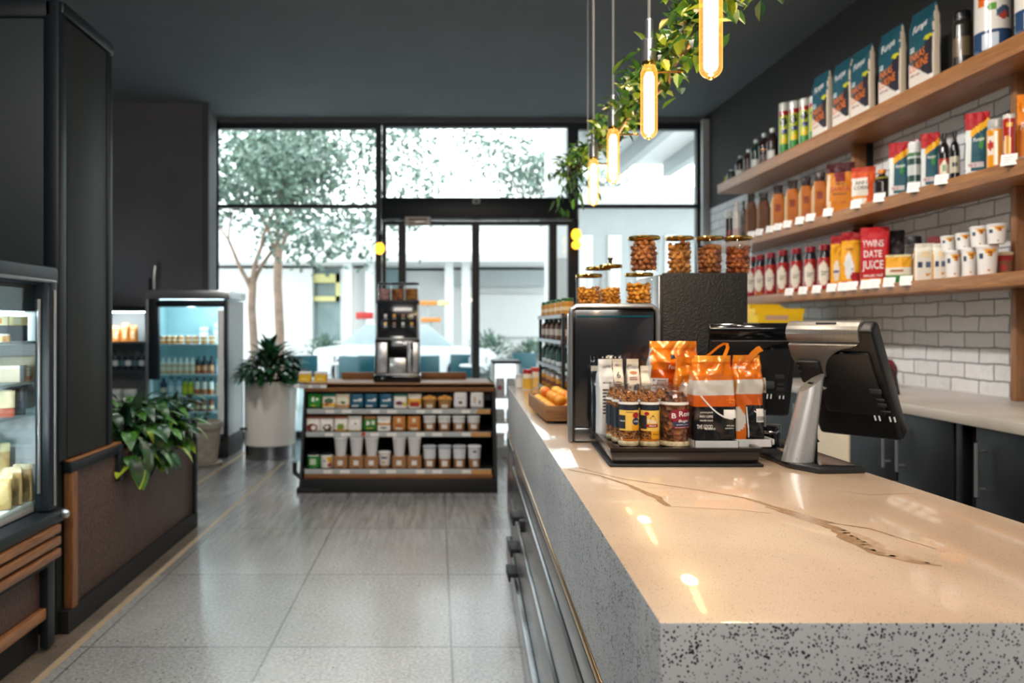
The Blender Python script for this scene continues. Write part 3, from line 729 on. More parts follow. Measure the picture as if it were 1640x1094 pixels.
def plant_leaves(n, box, seed, L, W, mats, droop, out=None):
    rnd = random.Random(seed); m = MB(); st = MB()
    for i in range(n):
        p = Vector([rnd.uniform(a, b) for a, b in box])
        d = Vector((rnd.uniform(-1, 1), rnd.uniform(-1, 1), rnd.uniform(-.2, .9)))
        if out: d += Vector(out) * rnd.uniform(.2, 1.2)
        m.leaf(p, d, L * rnd.uniform(.65, 1.25), W * rnd.uniform(.7, 1.2), rnd.choice(range(len(mats))), droop * rnd.uniform(.5, 1.6))
        if i % 4 == 0:
            q = Vector((p.x, p.y, box[2][0] - .05)); st.tube([q, (q + p) / 2 + Vector((rnd.uniform(-.03, .03), 0, .02)), p], .004, 5)
    return m, st
o = thing('trailing_plant', 'green trailing plant spilling over the planter bench beside the dark cabinet', 'plant', (0, 0, 0))
m, st = plant_leaves(330, ((-2.0, -1.62), (3.93, 4.95), (.71, .90)), 4, .15, .07, ['leafd', 'leafd', 'leafm'], 1.1, (.5, -.45, .1))
m2, st2 = plant_leaves(90, ((-1.64, -1.56), (3.88, 4.8), (.60, .80)), 8, .145, .07, ['leafd', 'leafd', 'leafm', 'leafl'], 1.7, (.8, -.5, -.3))
m.add(m2.v, m2.f, 0, True); n0 = len(m.m) - len(m2.m); m.m[n0:] = [(0, 0, 2, 3)[k] for k in m2.m]
m.build('foliage', ['leafd', 'leafd', 'leafm', 'leafl'], o); st.build('stem', 'stem', o)

# refrigerated display case at the near end
o = thing('display_fridge', 'open grab and go display fridge with walnut slats and curved glass end', 'fridge')
m = MB().box(-2.5, -1.64, 1.6, 3.13, .14, .50, 0).build('base', 'brown', o)
MB().box(-2.45, -1.66, 1.6, 3.12, 0, .14).build('plinth', 'matte', o)
MB().box(-1.64, -1.612, 1.6, 3.12, .14, .185, 0, .003).build('lower_rail', 'walnut', o)
MB().box(-1.64, -1.605, 3.09, 3.15, .02, .52, 0, .004).build('corner_post', 'frame', o)
for k in range(3): MB().box(-1.63 + 0 * k, -1.575, 1.6, 3.145, .385 + k * .05, .42 + k * .05, 0, .006).build('slat', 'walnut', o)
MB().box(-1.66, -1.60, 1.6, 3.12, .36, .54, 0).build('slat_back', 'matte', o)
MB().box(-2.5, -1.585, 1.6, 3.215, .52, .575, 0, .015).build('sill', 'frame', o)
MB().sphere((-1.575, 3.17, .555), (.022, .01, .02), 14, 8).build('bumper', 'alum', o)
MB().box(-2.5, -1.665, 3.185, 3.215, .576, 1.52).build('end_panel', 'lightgrey', o)
MB().box(-2.5, -2.45, 1.6, 3.185, .576, 1.52).build('back_panel', 'lightgrey', o)
MB().box(-2.5, -1.62, 1.6, 3.215, 1.521, 1.60, 0, .015).build('top', 'frame', o)
MB().box(-2.45, -1.67, 1.6, 3.18, 1.41, 1.52).build('canopy_panel', 'cladfront', o)
MB().box(-2.2, -1.74, 1.7, 3.16, 1.40, 1.41).build('light_strip', 'led', o)
m = MB().box(-1.665, -1.60, 3.095, 3.165, .58, 1.545, 0, .012); m.build('corner_frame', 'frame', o)
m = MB().tube([(-1.597, 3.13, .6), (-1.597, 3.13, 1.50)], .006, 8).tube([(-1.60, 1.7, 1.535), (-1.60, 3.14, 1.535)], .007, 8); m.build('metal_edge', 'alum', o)
MB().box(-1.645, -1.638, 1.7, 3.09, .62, 1.50).build('glass_front', 'caseglass', o)
MB().tube([(-1.64, 3.085, .66), (-1.64, 3.085, 1.46)], .007, 8).build('glass_edge', 'alum', o)
for z in (1.275, 1.11): MB().box(-2.45, -1.675, 1.65, 3.184, z, z + .012, 0, .003).build('shelf', 'ledshelf', o)
MB().box(-2.1, -1.668, 1.7, 3.12, .577, .63, 0, .012).build('bottom_tray', 'white', o)
MB().box(-2.44, -1.69, 1.65, 3.184, .975, .983, 0, .002).build('shelf', 'cooler', o)
# ================================================================== package kinds
def R_box(w, d, h, n=14): return [(0, w / 2, d / 2, n), (h, w / 2, d / 2, n)]
def R_pouch(w, d, h): return [(0, w * .47, d * .5, 5), (.04 * h, w * .5, d * .5, 4), (.5 * h, w * .5, d * .42, 2.6), (.82 * h, w * .49, d * .16, 2.2), (.92 * h, w * .5, .0035, 2), (h, w * .5, .003, 2)]
def R_gusset(w, d, h): return [(0, w * .48, d * .48, 9), (.03 * h, w * .5, d * .5, 8), (.68 * h, w * .5, d * .47, 7), (.78 * h, w * .5, d * .42, 5), (.90 * h, w * .46, d * .08, 3), (.93 * h, w * .46, .006, 3), (h, w * .46, .005, 3)]
def R_can(r, h): return [(0, r * .94, r * .94, 2), (.03 * h, r, r, 2), (.97 * h, r, r, 2), (h, r * .94, r * .94, 2)]
def R_cup(r0, r1, h): return [(0, r0, r0, 2), (.90 * h, r1, r1, 2), (.91 * h, r1 * 1.07, r1 * 1.07, 2), (.98 * h, r1 * 1.07, r1 * 1.07, 2), (h, r1 * .96, r1 * .96, 2)]
def R_bottle(r, h): return [(0, r * .92, r * .92, 2), (.03 * h, r, r, 2), (.62 * h, r, r, 2), (.74 * h, r * .8, r * .8, 2), (.82 * h, r * .42, r * .42, 2), (.90 * h, r * .38, r * .38, 2), (.901 * h, r * .46, r * .46, 2), (h, r * .46, r * .46, 2)]
def R_jar(r, h): return [(0, r * .93, r * .93, 2), (.04 * h, r, r, 2), (.78 * h, r, r, 2), (.84 * h, r * .86, r * .86, 2), (.845 * h, r * .92, r * .92, 2), (.98 * h, r * .92, r * .92, 2), (h, r * .86, r * .86, 2)]
def R_block(w, h): return [(0, w * .46, w * .3, 6), (.12 * h, w * .5, w * .36, 5), (.85 * h, w * .48, w * .33, 5), (h, w * .46, w * .3, 5)]
def pack(name, rings, layers, loc, label, cat, group=None, rotz=0., mat='film', N=24, rows=14, wr=0., seed=0, rot=None):
    P = Pack(rings, wr, seed)
    o = P.build(name, layers, mat, N, rows, loc=loc, rotz=rotz, rot=rot)
    tag(o, label, cat, group); return o, P

# ---------------- goods in the display fridge
D2 = [('bg', '#1c2430'), ('band', .66, 1.1, '#e3cf8f'), ('rect', -.5, .3, .72, .92, '#f1e9c0')]
pack('sandwich_box', R_box(.07, .06, .10), D2, (-1.725, 3.085, 1.288), 'dark sandwich box with a yellow card band on the upper fridge shelf', 'box', rotz=.5, mat='card')
pack('sandwich_box', R_box(.07, .06, .10), [('bg', '#222a34'), ('band', .66, 1.1, '#e7d9a8'), ('rect', -.4, .4, .74, .9, '#d8872e')], (-1.745, 2.985, 1.288), 'dark sandwich box with an orange printed band on the upper fridge shelf', 'box', rotz=.5, mat='card')
pack('snack_pot', R_jar(.02, .03), [('bg', '#c58a4a'), ('band', .8, 1.1, '#e8e2d2')], (-1.69, 2.93, 1.288), 'small orange snack pot at the front of the upper fridge shelf', 'pot', mat='gloss_print', N=16, rows=6)
pack('bread_pack', [(0, .075, .026, 6), (.06, .075, .026, 5), (.095, .073, .02, 3), (.10, .071, .008, 3)], [('bg', '#c9b189'), ('band', .55, 1.1, '#d9cdb2'), ('disc', .2, .35, .3, .3, '#a97a45')], (-1.762, 3.15, 1.123), 'long wrapped bread pack against the end of the middle fridge shelf', 'bread', wr=.004, rotz=.04)
pack('cream_carton', R_box(.11, .06, .068), [('bg', '#dccbb0'), ('band', .82, 1.1, '#efe6d4'), ('rect', .78, 1.1, 0, 1, '#27303e')], (-1.735, 3.045, 1.123), 'low cream carton with a dark end on the middle fridge shelf', 'carton', rotz=.3, mat='card')
pack('snack_tub', R_jar(.016, .055), [('bg', '#d9826a'), ('band', .4, .7, '#f3ece4'), ('band', .8, 1.1, '#f5f0ea')], (-1.698, 3.10, 1.123), 'tiny pink tub beside the cream carton in the fridge', 'tub', mat='gloss_print', N=16, rows=8)
pack('dark_carton', R_box(.05, .06, .105), [('bg', '#18222c'), ('rect', -.7, .7, .2, .5, '#2b3c4e')], (-1.73, 3.10, .984), 'dark blue carton on the lower glass shelf of the fridge', 'carton', rotz=.5, mat='card')
pack('crisp_bag', R_pouch(.07, .04, .105), [('bg', '#d9c7a3'), ('band', 0, .35, '#a4503c')], (-1.735, 3.01, .984), 'cream and red crisp bag on the lower glass shelf of the fridge', 'bag', rotz=.5, wr=.006)
nut = [('bg', '#b89a64'), ('band', .86, 1.1, '#d8c99c'), ('disc', 0, .45, .7, .3, '#cdb27a')]
nut2 = [('bg', '#a98a58'), ('band', .86, 1.1, '#cfc0a0'), ('disc', 0, .5, .6, .28, '#8f7045')]
for k, (x, y, h, dsg, lb) in enumerate(((-1.705, 2.935, .14, nut, 'bag of nuts at the near end of the front row in the white fridge tray'), (-1.705, 3.01, .15, nut2, 'darker bag of nuts in the middle of the front row in the white fridge tray'), (-1.705, 3.083, .15, nut2, 'narrow bag of nuts at the far end of the fridge tray front row'),
        (-1.80, 2.99, .25, [('bg', '#d8bd5c'), ('band', .86, 1.1, '#eadfae'), ('disc', 0, .6, .6, .25, '#f0dc8a')], 'tall yellow bag of snacks behind the front row in the fridge tray'), (-1.80, 3.085, .235, nut, 'tall beige bag of snacks nearest the end panel in the fridge tray'))):
    pack('nut_bag', R_pouch(.072, .04, h), dsg, (x, y, .632), lb, 'bag', 'bags in the fridge tray', rotz=.52, wr=.010, seed=k, rows=20)

# ---------------- glass door bottle cooler
Y0, Y1, XL, XR, ZTOP = 7.65, 8.28, -2.977, -2.14, 1.713
o = thing('bottle_cooler', 'glass fronted drinks cooler with black base and lit shelves', 'fridge')
MB().box(XL, XR, Y0 + .03, Y1, 0, .22, 0, .006).build('base', 'matte', o)
MB().box(XL, XR, Y1 - .03, Y1, .22, ZTOP - .1).build('back_panel', 'coolback', o)
MB().box(XL, XL + .03, Y0 + .05, Y1, .22, ZTOP - .1).build('side_panel', 'coolback', o)
MB().box(XR - .03, XR, Y0 + .05, Y1, .22, ZTOP - .1).build('side_panel', 'lightgrey', o)
MB().box(XL, XR + .03, Y0 - .01, Y1, ZTOP - .09, ZTOP, 0, .015).build('top', 'alum', o)
d = MB().box(XL + .03, XL + .135, Y0 - .005, Y0 + .05, .80, ZTOP - .09, 0, .01).box(XR - .04, XR, Y0 - .005, Y0 + .05, .22, ZTOP - .09, 0, .01).box(XL + .1, XR - .04, Y0 - .005, Y0 + .05, ZTOP - .17, ZTOP - .10, 0, .01).box(XL + .03, XR - .04, Y0 - .005, Y0 + .05, .20, .245, 0, .008)
d = d.build('door', 'frame', o)
MB().box(XL + .12, XR - .1, Y0 + .02, Y0 + .026, .245, ZTOP - .17).build('pane', 'cooler', d)
MB().box(XR - .10, XR - .045, Y0 - .002, Y0 + .04, .245, ZTOP - .2, 0, .006).build('inner_rail', 'white', d)
MB().box(XL, XL + .03, Y0 - .012, Y0 + .05, .22, ZTOP - .09, 0, .006).build('edge_post', 'alum', o)
MB().box(XL + .06, XR - .06, Y0 + .08, Y0 + .12, ZTOP - .12, ZTOP - .10).build('light_strip', 'ledcool', o)
MB().box(XR - .045, XR - .032, Y0 + .08, Y0 + .11, .3, ZTOP - .2).build('light_strip', 'ledcool', o)
SH = (1.165, .852, .633, .462)
for z in SH: MB().box(XL + .04, XR - .05, Y0 + .10, Y1 - .04, z - .014, z).build('shelf', 'ledshelf', o)
def cx_(zx): return ((170 + zx / 3.418) - CX) / F * (Y0 + .2)
rowdef = [
    (SH[0], [(318, 'j'), (350, 'j'), (380, 'j'), (412, 'j'), (455, 'j'), (495, 'j'), (540, 'j'), (585, 'j')], 'top shelf'),
    (SH[1], [(318, 'w'), (350, 'w'), (382, 'w'), (414, 'w'), (446, 'w'), (478, 'w'), (510, 'd'), (545, 'd'), (582, 'd'), (620, 'b')], 'second shelf'),
    (SH[2], [(320, 'k'), (362, 'b'), (405, 'b'), (438, 'y'), (468, 'y'), (505, 'o'), (543, 'o'), (580, 'o'), (622, 'w')], 'third shelf'),
    (SH[3], [(470, 'a'), (505, 'a'), (540, 'a'), (580, 'a')], 'lowest shelf')]
BK = dict(j=('jar', .034, .085, 'R_jar', [('bg', '#d88a4a'), ('band', .8, 1.1, '#e9dccb'), ('band', .3, .55, '#f1d9b8')], 'squat orange jar'),
          w=('juice_bottle', .032, .165, 'R_bottle', [('bg', '#e9c49a'), ('band', .55, 1.1, '#f4f3ef'), ('band', .2, .42, '#f3ead8')], 'white topped juice bottle'),
          d=('sauce_bottle', .032, .185, 'R_bottle', [('bg', '#b8603a'), ('band', .5, 1.1, '#1c2126'), ('band', .18, .45, '#e9a678')], 'dark necked bottle with orange label'),
          b=('water_bottle', .034, .185, 'R_bottle', [('bg', '#a9c6d8'), ('band', .9, 1.1, '#2e4450'), ('band', .15, .5, '#e6eef2')], 'pale blue water bottle'),
          k=('water_bottle', .034, .17, 'R_bottle', [('bg', '#2c4654'), ('band', .15, .45, '#d9c4ae')], 'dark blue bottle'),
          y=('lemonade_bottle', .033, .165, 'R_bottle', [('bg', '#a9b82e'), ('band', .15, .5, '#d8c83c'), ('band', .88, 1.1, '#2f4a2a')], 'yellow green lemonade bottle'),
          o=('syrup_bottle', .033, .18, 'R_bottle', [('bg', '#eadfd2'), ('band', .02, .3, '#c76a3c'), ('band', .78, 1.1, '#39424a')], 'white bottle with orange band'),
          a=('amber_bottle', .032, .12, 'R_jar', [('bg', '#8a4a2c'), ('band', .2, .5, '#e3c6a4')], 'short brown bottle'))
protos = {}
for z, items, nm in rowdef:
    cnt = {}
    for px_, k in items:
        kk = BK[k]; x = cx_(px_); cnt[k] = cnt.get(k, 0) + 1
        tot = sum(1 for q in items if q[1] == k)
        lb = f'{kk[5]} on the {nm} of the drinks cooler' if tot == 1 else f'{kk[5]}, {ORD[cnt[k] - 1]} from the post, {nm} of the cooler'
        loc = (x, Y0 + .17, z + .001)
        if k not in protos:
            protos[k], _ = pack(kk[0], globals()[kk[3]](kk[1], kk[2]), kk[4], loc, lb, 'bottle' if k != 'j' else 'jar', 'bottles in the drinks cooler', mat='gloss_print', N=16, rows=16)
        else: dup(protos[k], loc, label=lb)
for k, (x, w, h) in enumerate(((-2.50, .09, .17), (-2.36, .07, .21))):
    pack('milk_carton', R_box(w, .07, h), [('bg', '#dfe8ea'), ('band', .6, .8, '#9fc3cc')], (x, Y0 + .42, SH[0] + .001), ('wide', 'slim tall')[k] + ' white carton behind the orange jars in the cooler', 'carton', mat='card', N=12, rows=6)

# ---------------- alcove shelving beside the cooler
o = thing('alcove_rack', 'metal rack of goods in the alcove beside the drinks cooler', 'rack')
ax0, ax1, ay0, ay1 = -4.0, -3.05, 7.9, 8.3
for x in (ax0, ax1 - .03):
    for y in (ay0, ay1 - .03): MB().box(x, x + .03, y, y + .03, 0, 1.5).build('post', 'steelh', o)
for z in (.55, .88, 1.18): MB().box(ax0, ax1, ay0, ay1, z - .02, z).build('shelf', 'steelh', o)
MB().box(ax0, ax1, ay1 + .0, ay1 + .01, .1, 1.5).build('back_panel', 'lightgrey', o)
MB().box(ax0 + .05, ax1 - .05, ay0 + .02, ay0 + .05, 1.49, 1.50).build('light_strip', 'ledcool', o)  # glowing strip invented to brighten the rack, with the alcove fill
MB().box(ax0, ax1, ay0, ay1, 1.50, 1.515).build('top', 'steelh', o)
def ax(px_): return (px_ - CX) / F * 8.05
org = [('bg', '#d8863c'), ('band', .8, 1.1, '#efc08a'), ('disc', 0, .4, .5, .25, '#f0d2a0')]
for k, (x, h) in enumerate(((189, .17), (203, .20), (216, .18))):
    pack('orange_pouch', R_pouch(.09, .06, h), org, (ax(x), 8.02, 1.182), 'orange pouch, ' + ORD[k] + ' from the dark cabinet on the alcove rack', 'bag', 'orange pouches in the alcove', wr=.008, seed=k)
for k, x in enumerate((186, 197, 207, 218, 229)):
    pack('dark_bottle', R_bottle(.036, .2), [('bg', '#20262c'), ('band', .2, .5, ('#c9d2d6', '#4a6a74')[k % 2])], (ax(x), 8.02, .882), 'dark bottle, ' + ORD[k] + ' from the dark cabinet on the middle alcove shelf', 'bottle', 'dark bottles in the alcove', mat='gloss_print', N=16)
for k, x in enumerate((187, 210)):
    pack('white_box', R_box(.12, .1, .12), [('bg', '#dcdcd8'), ('band', .3, .6, '#b9c4c6')], (ax(x), 8.02, .552), ('white box against the dark cabinet on the lowest alcove shelf', 'white box beside the cooler on the lowest alcove shelf')[k], 'box', mat='card', N=12, rows=6)
o = thing('wall_hook', 'slim metal bar on a dark plate on the bulkhead above the cooler', 'hook', at(245, 445, 8.34))
MB().box(-.05, .02, 0, .015, -.16, .0, 0, .01).build('plate', 'matte', o); MB().tube([(.02, -.02, -.13), (.02, -.03, 0), (.03, -.02, .13)], .018, 8).build('bar', 'alum', o)

# ---------------- pots
c = at(332, 741, 7.0); Yp = 1.35 * F / (741 - CY); c = Vector(((332 - CX) / F * Yp, Yp - .12, 0))
o = thing('clay_pot', 'weathered grey clay pot on a saucer beside the drinks cooler', 'pot', c)
MB().lathe([(.05, 0), (.16, .0), (.175, .03), (.15, .035), (.1, .02)], seg=28).build('saucer', 'terracotta', o)
MB().lathe([(.1, .03), (.13, .04), (.165, .36), (.18, .365), (.185, .42), (.165, .425), (.155, .38)], seg=28).build('pot_body', 'terracotta', o)
MB().lathe([(.01, .385), (.08, .40), (.15, .385)], seg=20).build('soil', 'soil', o)
m, st = plant_leaves(16, ((-.1, .04), (-.08, .08), (.40, .48)), 3, .13, .055, ['leafd', 'leafm'], .8)
m.build('foliage', ['leafd', 'leafm'], o)

c = Vector(((433 - CX) / F * 7.75, 7.75, 0))
o = thing('tall_planter', 'tall white cylindrical planter with steel base ring', 'planter', c)
MB().lathe([(.0, .0), (.255, .0), (.255, .135), (.0, .135)], seg=40, cap=False).build('base_ring', 'steelh', o)
MB().lathe([(.25, .135), (.262, .14), (.262, .77), (.258, .785), (.235, .785), (.23, .72), (.0, .72)], seg=40, cap=False).build('planter_body', 'offwhite', o)
MB().box(-.26, -.19, -.21, -.19, .30, .325, 0, .004).build('vent_slot', 'matte', o)
MB().lathe([(.0, .73), (.23, .725)], seg=24, cap=False).build('soil', 'soil', o)
o = thing('bushy_plant', 'bushy dark green plant growing in the tall white planter', 'plant', (c.x, c.y, .73))
rnd = random.Random(9); m = MB(); st = MB()
for i in range(420):
    a = rnd.uniform(0, 2 * PI); t = rnd.random() ** .6; rr = .29 * t
    z = .05 + .34 * (1 - t * t) * rnd.uniform(.3, 1) + rnd.uniform(0, .06)
    p = Vector((rr * math.cos(a), rr * math.sin(a), z)); d = Vector((math.cos(a) * (.3 + t), math.sin(a) * (.3 + t), .9 - .9 * t + rnd.uniform(-.2, .4)))
    m.leaf(p, d, (.17 * rnd.uniform(.7, 1.3) * (.75 if math.cos(a) < -.4 else 1)), .068 * rnd.uniform(.8, 1.2), rnd.choice((0, 0, 0, 1)), .8 * rnd.uniform(.4, 1.4))
    if i % 6 == 0: st.tube([(p.x * .3, p.y * .3, 0), (p.x * .7, p.y * .7, z * .6), p], .004, 5)
m.build('foliage', ['leafd', 'leafdm'], o); st.build('stem', 'stem', o)

# ================================================================== CENTRE DISPLAY UNIT
YF, YB = 6.05, 6.92
UX0, UX1 = -1.135, .49
o = thing('display_unit', 'black three shelf snack display unit with wooden top in the middle of the shop', 'shelf unit')
MB().box(UX0 + .04, UX1, YF + .0, YB, 0, .108, 0, .004).build('plinth', 'matte', o)
MB().box(UX0, UX0 + .2, YF - .01, YF + .2, -.0, .04, 0, .004).build('foot', 'matte', o)
Xr = Matrix(((0, 0, 1, 0), (1, 0, 0, 0), (0, 1, 0, 0), (0, 0, 0, 1)))   # prism polygon (y, z) extruded along x
side = [(YF + .0, .0), (YB, .0), (YB, .865), (YF + .30, .865), (YF + .22, .82), (YF + .02, .14)]
MB().prism(side, UX0 + .02, UX0 + .04, 0, Xr).build('end_panel', 'frame', o)
MB().prism(side, UX1 - .03, UX1, 0, Xr).build('end_panel', 'matte', o)
MB().prism([(YF + .02, .22), (YF + .5, .22), (YF + .5, .86), (YF + .28, .86)], UX0 - .03, UX0 - .015, 0, Xr).build('glass_wing', 'cooler', o)
MB().tube([(UX0 - .02, YF + .03, .24), (UX0 - .02, YF + .03, .16), (UX0 + .03, YF + .03, .12)], .02, 8).build('wing_clamp', 'charcoal', o)
MB().tube([(UX0 - .03, YF + .28, .84), (UX0 + .03, YF + .28, .85)], .022, 8).build('wing_clamp', 'alum', o)
MB().box(UX0 + .04, UX1 - .03, YB - .02, YB, .1, .86).build('back_panel', 'matte', o)
MB().box(UX0 + .04, UX1 - .01, YF + .20, YB, .835, .865, 0, .004).build('wood_top', 'unitwood', o)
MB().box(UX0 + .02, UX1 - .01, YF + .20, YF + .24, .80, .875, 0, .006).build('top_edge', 'unitwood', o)
MB().box(UX0 + .26, UX1 - .22, YB - .06, YB - .02, .866, .925, 0, .005).build('back_rail', 'unitwood', o)
MB().box(UX0 + .055, UX1 - .035, YF + .31, YB - .02, .72, .80).build('valance', 'charcoal', o)
UY = {0: YF + .165, 1: YF + .115, 2: YF + .045}
UZ = {0: .663, 1: .480, 2: .188}
for r in range(3):
    MB().box(UX0 + .042, UX1 - .032, UY[r], YB - .02, UZ[r] - .02, UZ[r]).build('shelf', 'matte', o)
    rail = MB().box(UX0 + .058, UX1 - .05, UY[r] - .012, UY[r], UZ[r] - .042, UZ[r] - .002, 0, .002).build('price_rail', 'lightgrey', o)
    m = MB(); xs_ = [UX0 + .065]
    for k in range(12): xs_ += [UX0 + .08 + k * .125 + (k * 7 % 3) * .008, UX0 + .14 + k * .125 + (k * 7 % 3) * .008 + .01 * (k % 3)]
    xs_.append(UX1 - .06)
    m.add([p for x in xs_ for p in ((x, UY[r] - .0135, UZ[r] - .037), (x, UY[r] - .0135, UZ[r] - .008))], [(2 * i, 2 * i + 2, 2 * i + 3, 2 * i + 1) for i in range(len(xs_) - 1)])
    m.m = [(0, 1, 0)[i % 3] if i % 2 else 1 for i in range(len(xs_) - 1)]
    m.build('price_print', ['paper', 'facade2'], rail)
    m = MB().box(UX1 - .21 if r else UX1 - .16, UX1 - .05, UY[r] - .016, UY[r] - .0137, UZ[r] - .04, UZ[r] - .004).build('wood_tab', 'oaklight', rail)
MB().box(UX0 + .058, UX1 - .04, YF + .025, YF + .055, .108, .148, 0, .004).build('lower_board', 'unitwood', o)
MB().lathe([(.018, 0), (.018, .004)], (0, 0, 0), 14, 0, Matrix.Translation(((580 - CX) / F * YF, UY[1] - .0125, .462)) @ Matrix.Rotation(PI / 2, 4, 'X')).build('sale_dot', 'redp', o)

def ux(zx, Y): return ((440 + zx / 2.88) - CX) / F * Y * .93 - .014
G = dict(
    green=('snack_box', 'green snack box with white print', 'P', [('bg', '#2c8a2f'), ('band', .0, .12, '#1c5e22'), ('disc', -.2, .62, .25, .16, '#eef2e6'), ('rect', .15, .6, .55, .75, '#dfead2'), ('rect', -.5, .3, .15, .25, '#f0d838')]),
    mix=('snack_bag', 'white snack bag with green top and yellow fruit print', 'P', [('bg', '#efe6d6'), ('band', .8, 1.1, '#2e8a74'), ('disc', 0, .5, .7, .2, '#3c6a4a'), ('band', .1, .35, '#e7b63c'), ('disc', -.3, .3, .25, .12, '#b8502c')]),
    cream=('snack_bag', 'cream snack bag with small green print', 'P', [('bg', '#efe3cc'), ('disc', 0, .6, .55, .16, '#d9e0c0'), ('band', .05, .25, '#c98d4a'), ('disc', .1, .4, .3, .1, '#5f7a40')]),
    teal=('tea_box', 'teal tea box with white print', 'B', [('bg', '#1d5f7a'), ('rect', -.6, .2, .52, .62, '#e4eef0'), ('disc', .5, .6, .2, .12, '#f0f4f4'), ('rect', -.7, .3, .1, .2, '#dfe8ea')]),
    grape=('snack_bag', 'white snack bag with purple and yellow print', 'P', [('bg', '#efeae4'), ('band', .84, 1.1, '#3a8f78'), ('disc', -.1, .35, .5, .14, '#7a3550'), ('tri', .7, .4, .5, .35, '#e2d83a')]),
    redb=('snack_bag', 'white bag with yellow and red banner', 'P', [('bg', '#efe7dc'), ('band', .25, .65, '#e5a93a'), ('rect', -.7, .7, .12, .42, '#b03026')]),
    roll=('bread_roll_tub', 'kraft tub piled with golden bread rolls', 'R', [('bg', '#b98a55'), ('rect', -.4, .35, .1, .42, '#efe8da')]),
    plain=('white_carton', 'rounded white carton with a small dark mark', 'B', [('bg', '#eeeef0'), ('rect', -.3, .2, .28, .42, '#4a4a52'), ('rect', -.5, .5, .62, .66, '#c9c9cf')]),
    plain2=('white_carton', 'rounded white carton with gold and dark marks', 'B', [('bg', '#eeeef0'), ('rect', -.45, -.15, .35, .7, '#c9a64a'), ('rect', .2, .55, .3, .5, '#4a4a52')]),
    coco=('snack_bag', 'white bag with brown cookie print', 'P', [('bg', '#f0eae2'), ('band', .85, 1.1, '#8a4a34'), ('disc', -.1, .2, .8, .3, '#7a2f26'), ('disc', .1, .22, .3, .18, '#f3ece0')]),
    choco=('snack_bag', 'white bag with dark chocolate disc', 'P', [('bg', '#f1ece4'), ('band', .85, 1.1, '#8a5a3c'), ('disc', .2, .2, .6, .26, '#4a1f1c'), ('disc', .1, .25, .25, .14, '#f3ece0')]),
    olive=('snack_bag', 'white bag with olive green print', 'P', [('bg', '#f3efe4'), ('band', .85, 1.1, '#a8623a'), ('disc', 0, .3, .55, .22, '#7f9a3c'), ('band', .0, .1, '#d9a64a')]),
    tick=('snack_bag', 'plain white bag with one dark stroke', 'P', [('bg', '#f3f0ea'), ('rect', -.1, .25, .42, .54, '#3a2c2c'), ('band', .0, .08, '#e3c46a')]),
    greenb=('snack_box', 'green box with brown top and white leaf', 'B', [('bg', '#2b8030'), ('band', .82, 1.1, '#9a6a3c'), ('disc', -.3, .55, .25, .18, '#eef2e6'), ('rect', .3, .75, .45, .7, '#dfead2'), ('rect', -.4, .4, .15, .24, '#d8c93c')]),
    tan=('snack_bag', 'white bag with tan stripe and grey print', 'P', [('bg', '#f0ece4'), ('band', .4, .58, '#d9a262'), ('disc', 0, .2, .5, .07, '#8a94a0'), ('rect', -.4, .3, .72, .78, '#a9a9b0')]),
    kraft=('kraft_box', 'orange kraft box with pale seal', 'B', [('bg', '#c98440'), ('disc', 0, .75, .32, .16, '#efdcc2'), ('rect', -.5, .5, .35, .45, '#b2552e'), ('rect', -.4, .5, .06, .2, '#f0e4d4')]),
    cup=('lidded_cup', 'white cup in a brown sleeve', 'C', [('bg', '#e8e8ea'), ('band', 0, .56, '#a8794e'), ('rect', -.5, .4, .18, .46, '#efece6')]),
    tall=('tall_cup', 'tall white cup standing in a kraft holder box', 'T', None),
    dark=('lidded_cup', 'short white tub with dark print', 'C', [('bg', '#eceae6'), ('rect', -.4, .4, .6, .7, '#4a4a4a'), ('band', 0, .18, '#a8794e'), ('rect', -.4, .3, .25, .45, '#d8c0a0')]),
    greens=('snack_tub', 'green tub with pale square and black lid', 'J', [('bg', '#2f8a30'), ('rect', -.4, .4, .25, .6, '#cfe0c4'), ('band', .84, 1.1, '#16181a'), ('band', .76, .84, '#dfe8d8')]),
    fruit=('snack_tub', 'white tub with orange and red fruit print and black lid', 'J', [('bg', '#f2eee6'), ('band', .84, 1.1, '#1a1c20'), ('tri', .6, .7, .6, .5, '#f0b429'), ('disc', .6, .2, .3, .14, '#b03040'), ('rect', -.4, 0, .42, .5, '#2c2c30')]),
    cup2=('lidded_cup', 'white cup with grey lid in a kraft sleeve', 'C', [('bg', '#e3e5ea'), ('band', .88, 1.1, '#b9bfc8'), ('band', 0, .42, '#a8794e'), ('rect', -.45, .4, .1, .34, '#efece6')]),
    cup3=('lidded_cup', 'white cup with a dark mark in a kraft sleeve', 'C', [('bg', '#e3e5ea'), ('rect', -.3, .25, .72, .78, '#2c3038'), ('band', 0, .42, '#a8794e'), ('rect', -.3, .5, .1, .34, '#efece6')]))
ROWS = {0: [(150, 'green'), (222, 'mix'), (290, 'cream'), (361, 'teal'), (431, 'teal'), (504, 'teal'), (575, 'grape'), (646, 'redb'), (720, 'roll'), (795, 'roll'), (872, 'plain'), (955, 'plain2')],
        1: [(143, 'coco'), (210, 'choco'), (281, 'olive'), (350, 'tick'), (425, 'greenb'), (494, 'tan'), (569, 'kraft'), (643, 'kraft'), (720, 'cup'), (793, 'cup'), (865, 'cup'), (938, 'cup')],
        2: [(145, 'greens'), (210, 'fruit'), (280, 'tall'), (358, 'tall'), (433, 'tall'), (497, 'dark'), (570, 'tall'), (645, 'tall'), (720, 'cup2'), (795, 'cup2'), (868, 'cup2'), (942, 'cup3')]}
SHN = ['upper', 'middle', 'lower']; gp = {}
